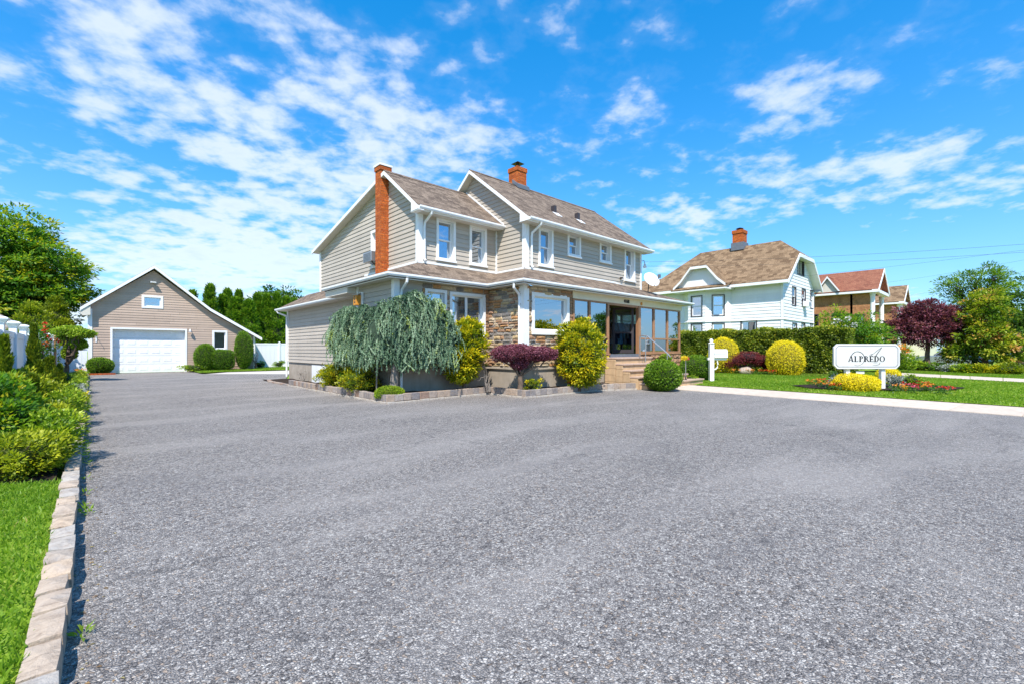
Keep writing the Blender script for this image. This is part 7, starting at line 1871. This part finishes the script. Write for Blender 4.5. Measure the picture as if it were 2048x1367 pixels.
dome('golden_globe', 1583, 751, 681, 74, 'broad rounded golden yellow shrub between red maple and sign', 'golden shrubs by the hedge', 62, n=10000)
dome('golden_mound', 1729, 784, 750, 90, 'low wide golden yellow mound in front of the sign posts', 'golden mounds at the sign', 63, n=9000, lf=0.055, power=2.6)
dome('golden_mound', 1787, 768, 735, 42, 'small golden yellow mound behind the right sign post', 'golden mounds at the sign', 64, n=3500, lf=0.06)
# red lace-leaf maple between the golden shrubs
g = gnd(1508, 748)
umbrella_shrub('lace_maple', (g[0], g[1] + 0.4, 0.05), [((g[0], g[1] + 0.4, 1.02), (0.80, 0.75, 0.34)), ((g[0] - 0.35, g[1] + 0.9, 0.85), (0.6, 0.6, 0.30)), ((g[0] + 0.40, g[1] - 0.05, 0.85), (0.62, 0.55, 0.32)), ((g[0] + 0.8, g[1] - 0.45, 0.62), (0.35, 0.35, 0.25)), ((g[0] - 0.7, g[1] + 1.3, 0.6), (0.35, 0.35, 0.25))],
               'leaf_red', 'twig_core_purple', 0.08, 0.03, 1900, 'low dome of dark red lace-leaf maple between two golden shrubs', 'tree', 0.06, seed=71)
rk = blob((g[0] - 0.35, g[1] + 0.35, 0.18), (0.42, 0.36, 0.30), 4, 0.12, 1.0); tag(rk.build('boulder', 'kerb_stone', origin=(g[0] - 0.35, g[1] + 0.35, 0.0), smooth=True), 'rounded pale boulder under the red lace-leaf maple', 'boulder')
nmx = {'petal_red': 'red', 'petal_orange': 'orange', 'petal_pink': 'pink', 'petal_white': 'white', 'leaf_silver': 'silver'}
rsf = random.Random(4)
for px, py, pt in ((1440, 745, 'petal_red'), (1466, 746, 'petal_red'), (1473, 748, 'petal_orange'), (1489, 748, 'petal_red'), (1502, 749, 'petal_orange'), (1512, 749, 'petal_orange'), (1524, 750, 'petal_red'), (1540, 751, 'petal_red'), (1452, 747, 'leaf_silver')):
    q = gnd(px, py); flower(q[0], q[1], 0.05, 0.32, 'leaf_far' if pt != 'leaf_silver' else 'leaf_silver', pt, '%s flowers in the hedge bed round the lace-leaf maple' % nmx[pt], 60, 0.24, 'flowers in the hedge bed', 6)
sb = MB(); n = 28; cq = gnd(1752, 777); ca, cb_ = RT * 2.95, FW * 1.5
sb.poly([(cq[0] + ca[0] * math.cos(i / n * 6.283) * (1 + 0.06 * math.sin(i * 1.7)) + cb_[0] * math.sin(i / n * 6.283), cq[1] + ca[1] * math.cos(i / n * 6.283) * (1 + 0.06 * math.sin(i * 1.7)) + cb_[1] * math.sin(i / n * 6.283), 0.095) for i in range(n)])
o_ = sb.build('sign_bed', 'mulch', fix=False); tag(o_, kind='structure')
if o_.data.polygons[0].normal.z < 0: o_.data.flip_normals()
for px, py, pt in ((1618, 768, 'petal_orange'), (1632, 766, 'petal_orange'), (1642, 773, 'petal_orange'), (1650, 766, 'petal_red'), (1659, 776, 'petal_orange'), (1668, 771, 'petal_red'), (1671, 778, 'petal_red'), (1792, 779, 'petal_orange'), (1801, 783, 'petal_orange'), (1811, 776, 'petal_red'), (1822, 779, 'petal_pink'), (1829, 783, 'petal_pink'), (1838, 778, 'petal_red'), (1847, 772, 'petal_red'), (1852, 780, 'petal_orange'), (1866, 777, 'petal_orange'), (1880, 783, 'petal_red'), (1890, 785, 'petal_red')):
    q = gnd(px, py, 0.1); side = 'left' if px < 1700 else 'right'
    flower(q[0], q[1], 0.09, 0.20, 'leaf_far', pt, '%s flowers in the sign bed %s' % (nmx[pt], 'on the path side of the golden mound' if side == 'left' else 'on the lawn side of the golden mound'), 50, 0.17, 'flowers in the sign bed', 4)
for px, py, lf, lb in ((1676, 775, 'leaf_silver', 'silver-leaved plant against the path side of the golden mound'), (1790, 772, 'leaf_silver', 'silver-leaved plant behind the right-hand flowers at the sign'), (1672, 762, 'leaf_far', 'dark bushy plant beside the left sign post'), (1822, 770, 'leaf_lime', 'yellow-green plant at the back of the sign bed')):
    q = gnd(px, py, 0.1); tufted('bedding_plant', (q[0], q[1], 0.09), (q[0], q[1], 0.30), (0.30, 0.30, 0.22), 26, 26, 0.11, 0.08, 0.04, lf, 'twig_core', lb, 'plant', seed=px % 97, trunk=0.01)

# trees and shrubs along the street on the right
def at_px(px, X):
    r = ray(px, CY); return X, float(r[1] * X / r[0])
x, y = at_px(1708, 35.5)
broad_tree('rose_of_sharon', (x, y, 0), [((x, y, 2.6), (1.7, 1.5, 1.25)), ((x - 0.6, y + 0.7, 3.1), (1.0, 1.0, 1.0)), ((x + 0.9, y - 0.6, 2.2), (1.3, 1.2, 1.0))], 210, 46, 0.34, 0.15, 0.075, 'leaf_tree', 'leafy green shrub tree with white flowers behind the sign', None, 0.07, (0.5, 0.18), 0.6, 0.4, 40)
shr = bpy.data.objects['rose_of_sharon']
lv = Leaves(); C = np.array([(x - 0.8 + RG.normal() * 0.35 + 0.12 * k, y + 0.1 + RG.normal() * 0.4, z) for k, z in enumerate(np.linspace(3.3, 1.6, 26) % 9)]); C[:, 0] -= 0.9; clumps(lv, C, 0.13, 24, 0.11, 0.10, 0.8); tag(lv.build('blooms', ['petal_white'], shr), kind='stuff')
x, y = at_px(1778, 38); tufted('lily_clump', (x, y, 0.05), (x, y, 0.9), (1.3, 1.2, 0.85), 110, 34, 0.26, 0.22, 0.05, 'leaf_lime', 'twig_core', 'bright green leafy clump with orange lilies behind the sign', 'shrub', seed=81, trunk=0.02, up=0.8)
lv = Leaves(); C = np.array([(x - 0.6 + RG.normal() * 0.5, y + RG.normal() * 0.6, 1.5 + RG.normal() * 0.15) for _ in range(9)]); clumps(lv, C, 0.16, 22, 0.13, 0.09); tag(lv.build('blooms', ['petal_orange'], bpy.data.objects['lily_clump']), kind='stuff')
x, y = at_px(1856, 42.5)
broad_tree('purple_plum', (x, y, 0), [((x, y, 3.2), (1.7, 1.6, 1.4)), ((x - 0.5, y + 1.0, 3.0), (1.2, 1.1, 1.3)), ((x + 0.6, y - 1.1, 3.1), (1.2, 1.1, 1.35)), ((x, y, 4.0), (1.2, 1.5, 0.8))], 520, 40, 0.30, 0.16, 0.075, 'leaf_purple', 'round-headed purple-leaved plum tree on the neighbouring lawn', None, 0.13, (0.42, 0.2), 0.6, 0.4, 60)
x, y = at_px(1948, 44)
broad_tree('deodar', (x + 1, y, 0), [((x + 1.2, y - 0.1, 6.3), (1.3, 1.5, 1.1)), ((x + 0.9, y + 0.9, 5.8), (1.0, 1.2, 0.8)), ((x + 1.2, y - 1.0, 6.1), (1.0, 1.1, 1.0)), ((x + 1, y, 4.6), (1.2, 1.4, 1.4))], 150, 40, 0.36, 0.20, 0.06, 'leaf_arbor', 'airy bright green conifer top rising behind the mottled cypress', None, 0.14, (0.6, 0.16), 0.4, 0.4, 70)
x, y = at_px(1972, 43)
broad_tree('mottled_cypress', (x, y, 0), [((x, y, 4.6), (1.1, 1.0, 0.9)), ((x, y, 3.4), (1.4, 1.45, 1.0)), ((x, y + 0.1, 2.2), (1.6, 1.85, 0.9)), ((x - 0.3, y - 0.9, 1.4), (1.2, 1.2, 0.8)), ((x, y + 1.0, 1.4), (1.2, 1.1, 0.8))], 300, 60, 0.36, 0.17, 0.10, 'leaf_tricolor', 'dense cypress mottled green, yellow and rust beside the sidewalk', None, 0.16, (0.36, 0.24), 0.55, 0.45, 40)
broad_tree('maple_tree', (50, -0.9, 0), [((50, -0.9, 4.2), (2.4, 2.3, 2.2)), ((51, -1.5, 2.4), (2.2, 2.0, 1.5)), ((49.6, 0.3, 3.0), (1.6, 1.6, 1.8))], 420, 44, 0.42, 0.2, 0.12, 'leaf_far', 'dark green leafy tree beside the sidewalk at the right', None, 0.16, (0.55, 0.2), 0.6, 0.4, 40)
LB = ['low green mound at the foot of the plum tree on the path side', 'rounded green mound under the plum trunk', 'flat green juniper right of the plum trunk', 'grey-green lavender clump at the edge of the far bed', 'bright green hosta clump below the mottled cypress', 'yellow and orange flowering clump below the mottled cypress', 'yellow-edged clump near the sidewalk end of the far bed', 'arching grass at the sidewalk end of the far bed']
for i, (px, X, w, h, lf) in enumerate(((1813, 42.8, 0.9, 0.6, 'leaf_tree'), (1836, 42.5, 0.9, 0.65, 'leaf_lime'), (1878, 42.0, 1.1, 0.55, 'leaf_arbor'), (1912, 41.0, 0.9, 0.5, 'leaf_silver'), (1938, 40.2, 0.9, 0.5, 'leaf_lime'), (1962, 40.0, 0.75, 0.55, 'leaf_gold'), (1995, 40.0, 0.7, 0.45, 'leaf_gold'), (2020, 40.0, 0.7, 0.6, 'leaf_oliveg'))):
    x, y = at_px(px, X); tufted('border_plant', (x, y, 0.05), (x, y, h * 0.5), (w * 0.7, w * 0.9, h * 0.5), 50, 28, 0.20, 0.13, 0.06, lf, 'twig_core', LB[i], 'plant', 'plants in the far bed', seed=90 + i, trunk=0.01, up=0.6)
x0_, y0_ = at_px(1800, 41.5); x1_, y1_ = at_px(2030, 39.5)
sheet('far_bed', [(x0_, y0_), (x1_ - 0.2, y1_), (x1_ + 9, y1_ - 0.3), (x0_ + 8, y0_ + 0.6)], 0.06, 'mulch')
x, y = at_px(1822, 44); wp = thing('garden_post', (x, y, 0), 'stubby white and orange post on the lawn left of the plum tree', 'post')
MB().lathe((x, y, 0), [(0.22, 0), (0.20, 0.3), (0.16, 0.35), (0.16, 0.7), (0.20, 0.75), (0.14, 0.95), (0.03, 1.02)], 12).build('body', 'white', wp); MB().lathe((x + 0.25, y - 0.15, 0), [(0.14, 0), (0.10, 0.4), (0.03, 0.55)], 10).build('marker', 'orange_paint', wp)

# trees across the street, seen only mirrored in the window glass
ot = broad_tree('street_tree', (0, 0, 0), [((0, 0, 6.0), (3.6, 3.6, 2.8)), ((1.2, 0.8, 8.0), (2.4, 2.4, 1.8))], 200, 40, 0.8, 0.36, 0.2, 'leaf_far', 'leafy street tree across the road opposite the house', 'street trees across the road', 0.28, (0.5, 0.2), 0.5, 0.4, 30)
ot.location = (33, -30, 0); ot.scale = (0.75,) * 3
for x, y, s_ in ((47, -30, 0.8), (60, -26, 0.7), (72, -29, 0.85), (20, -29, 0.75)): copy_thing(ot, (x, y, 0), RG.uniform(0, 6), None, (s_,) * 3)

# weeds in the kerb joint and dry litter blown against it
lv = Leaves(); n = 46; Y = RG.uniform(1.6, 24, n); C = np.column_stack([np.full(n, KX + 0.02) + RG.uniform(0, 0.05, n), Y, np.full(n, 0.015)])
clumps(lv, C, 0.035, 9, 0.05, 0.014, 0.4, 0.6, (0.5, 0.25)); tag(lv.build('kerb_weeds', ['leaf_grass']), 'tiny weeds growing in the joint between kerb and asphalt', 'weeds', kind='stuff')
lv = Leaves(); n = 700; Y = RG.uniform(1.4, 30, n); P = np.column_stack([KX + 0.01 + np.abs(RG.normal(size=n)) * 0.10, Y, np.full(n, 0.004)])
D = rand_dir(n); D[:, 2] = 0.05; lv.add(P, D, np.tile([0, 0, 1.0], (n, 1)) + 0.3 * rand_dir(n), 0.024 * RG.uniform(0.5, 1.5, n), 0.012, RG.random(n)); tag(lv.build('leaf_litter', ['leaf_litter']), 'dry leaf scraps scattered along the foot of the kerb', 'leaf litter', kind='stuff')
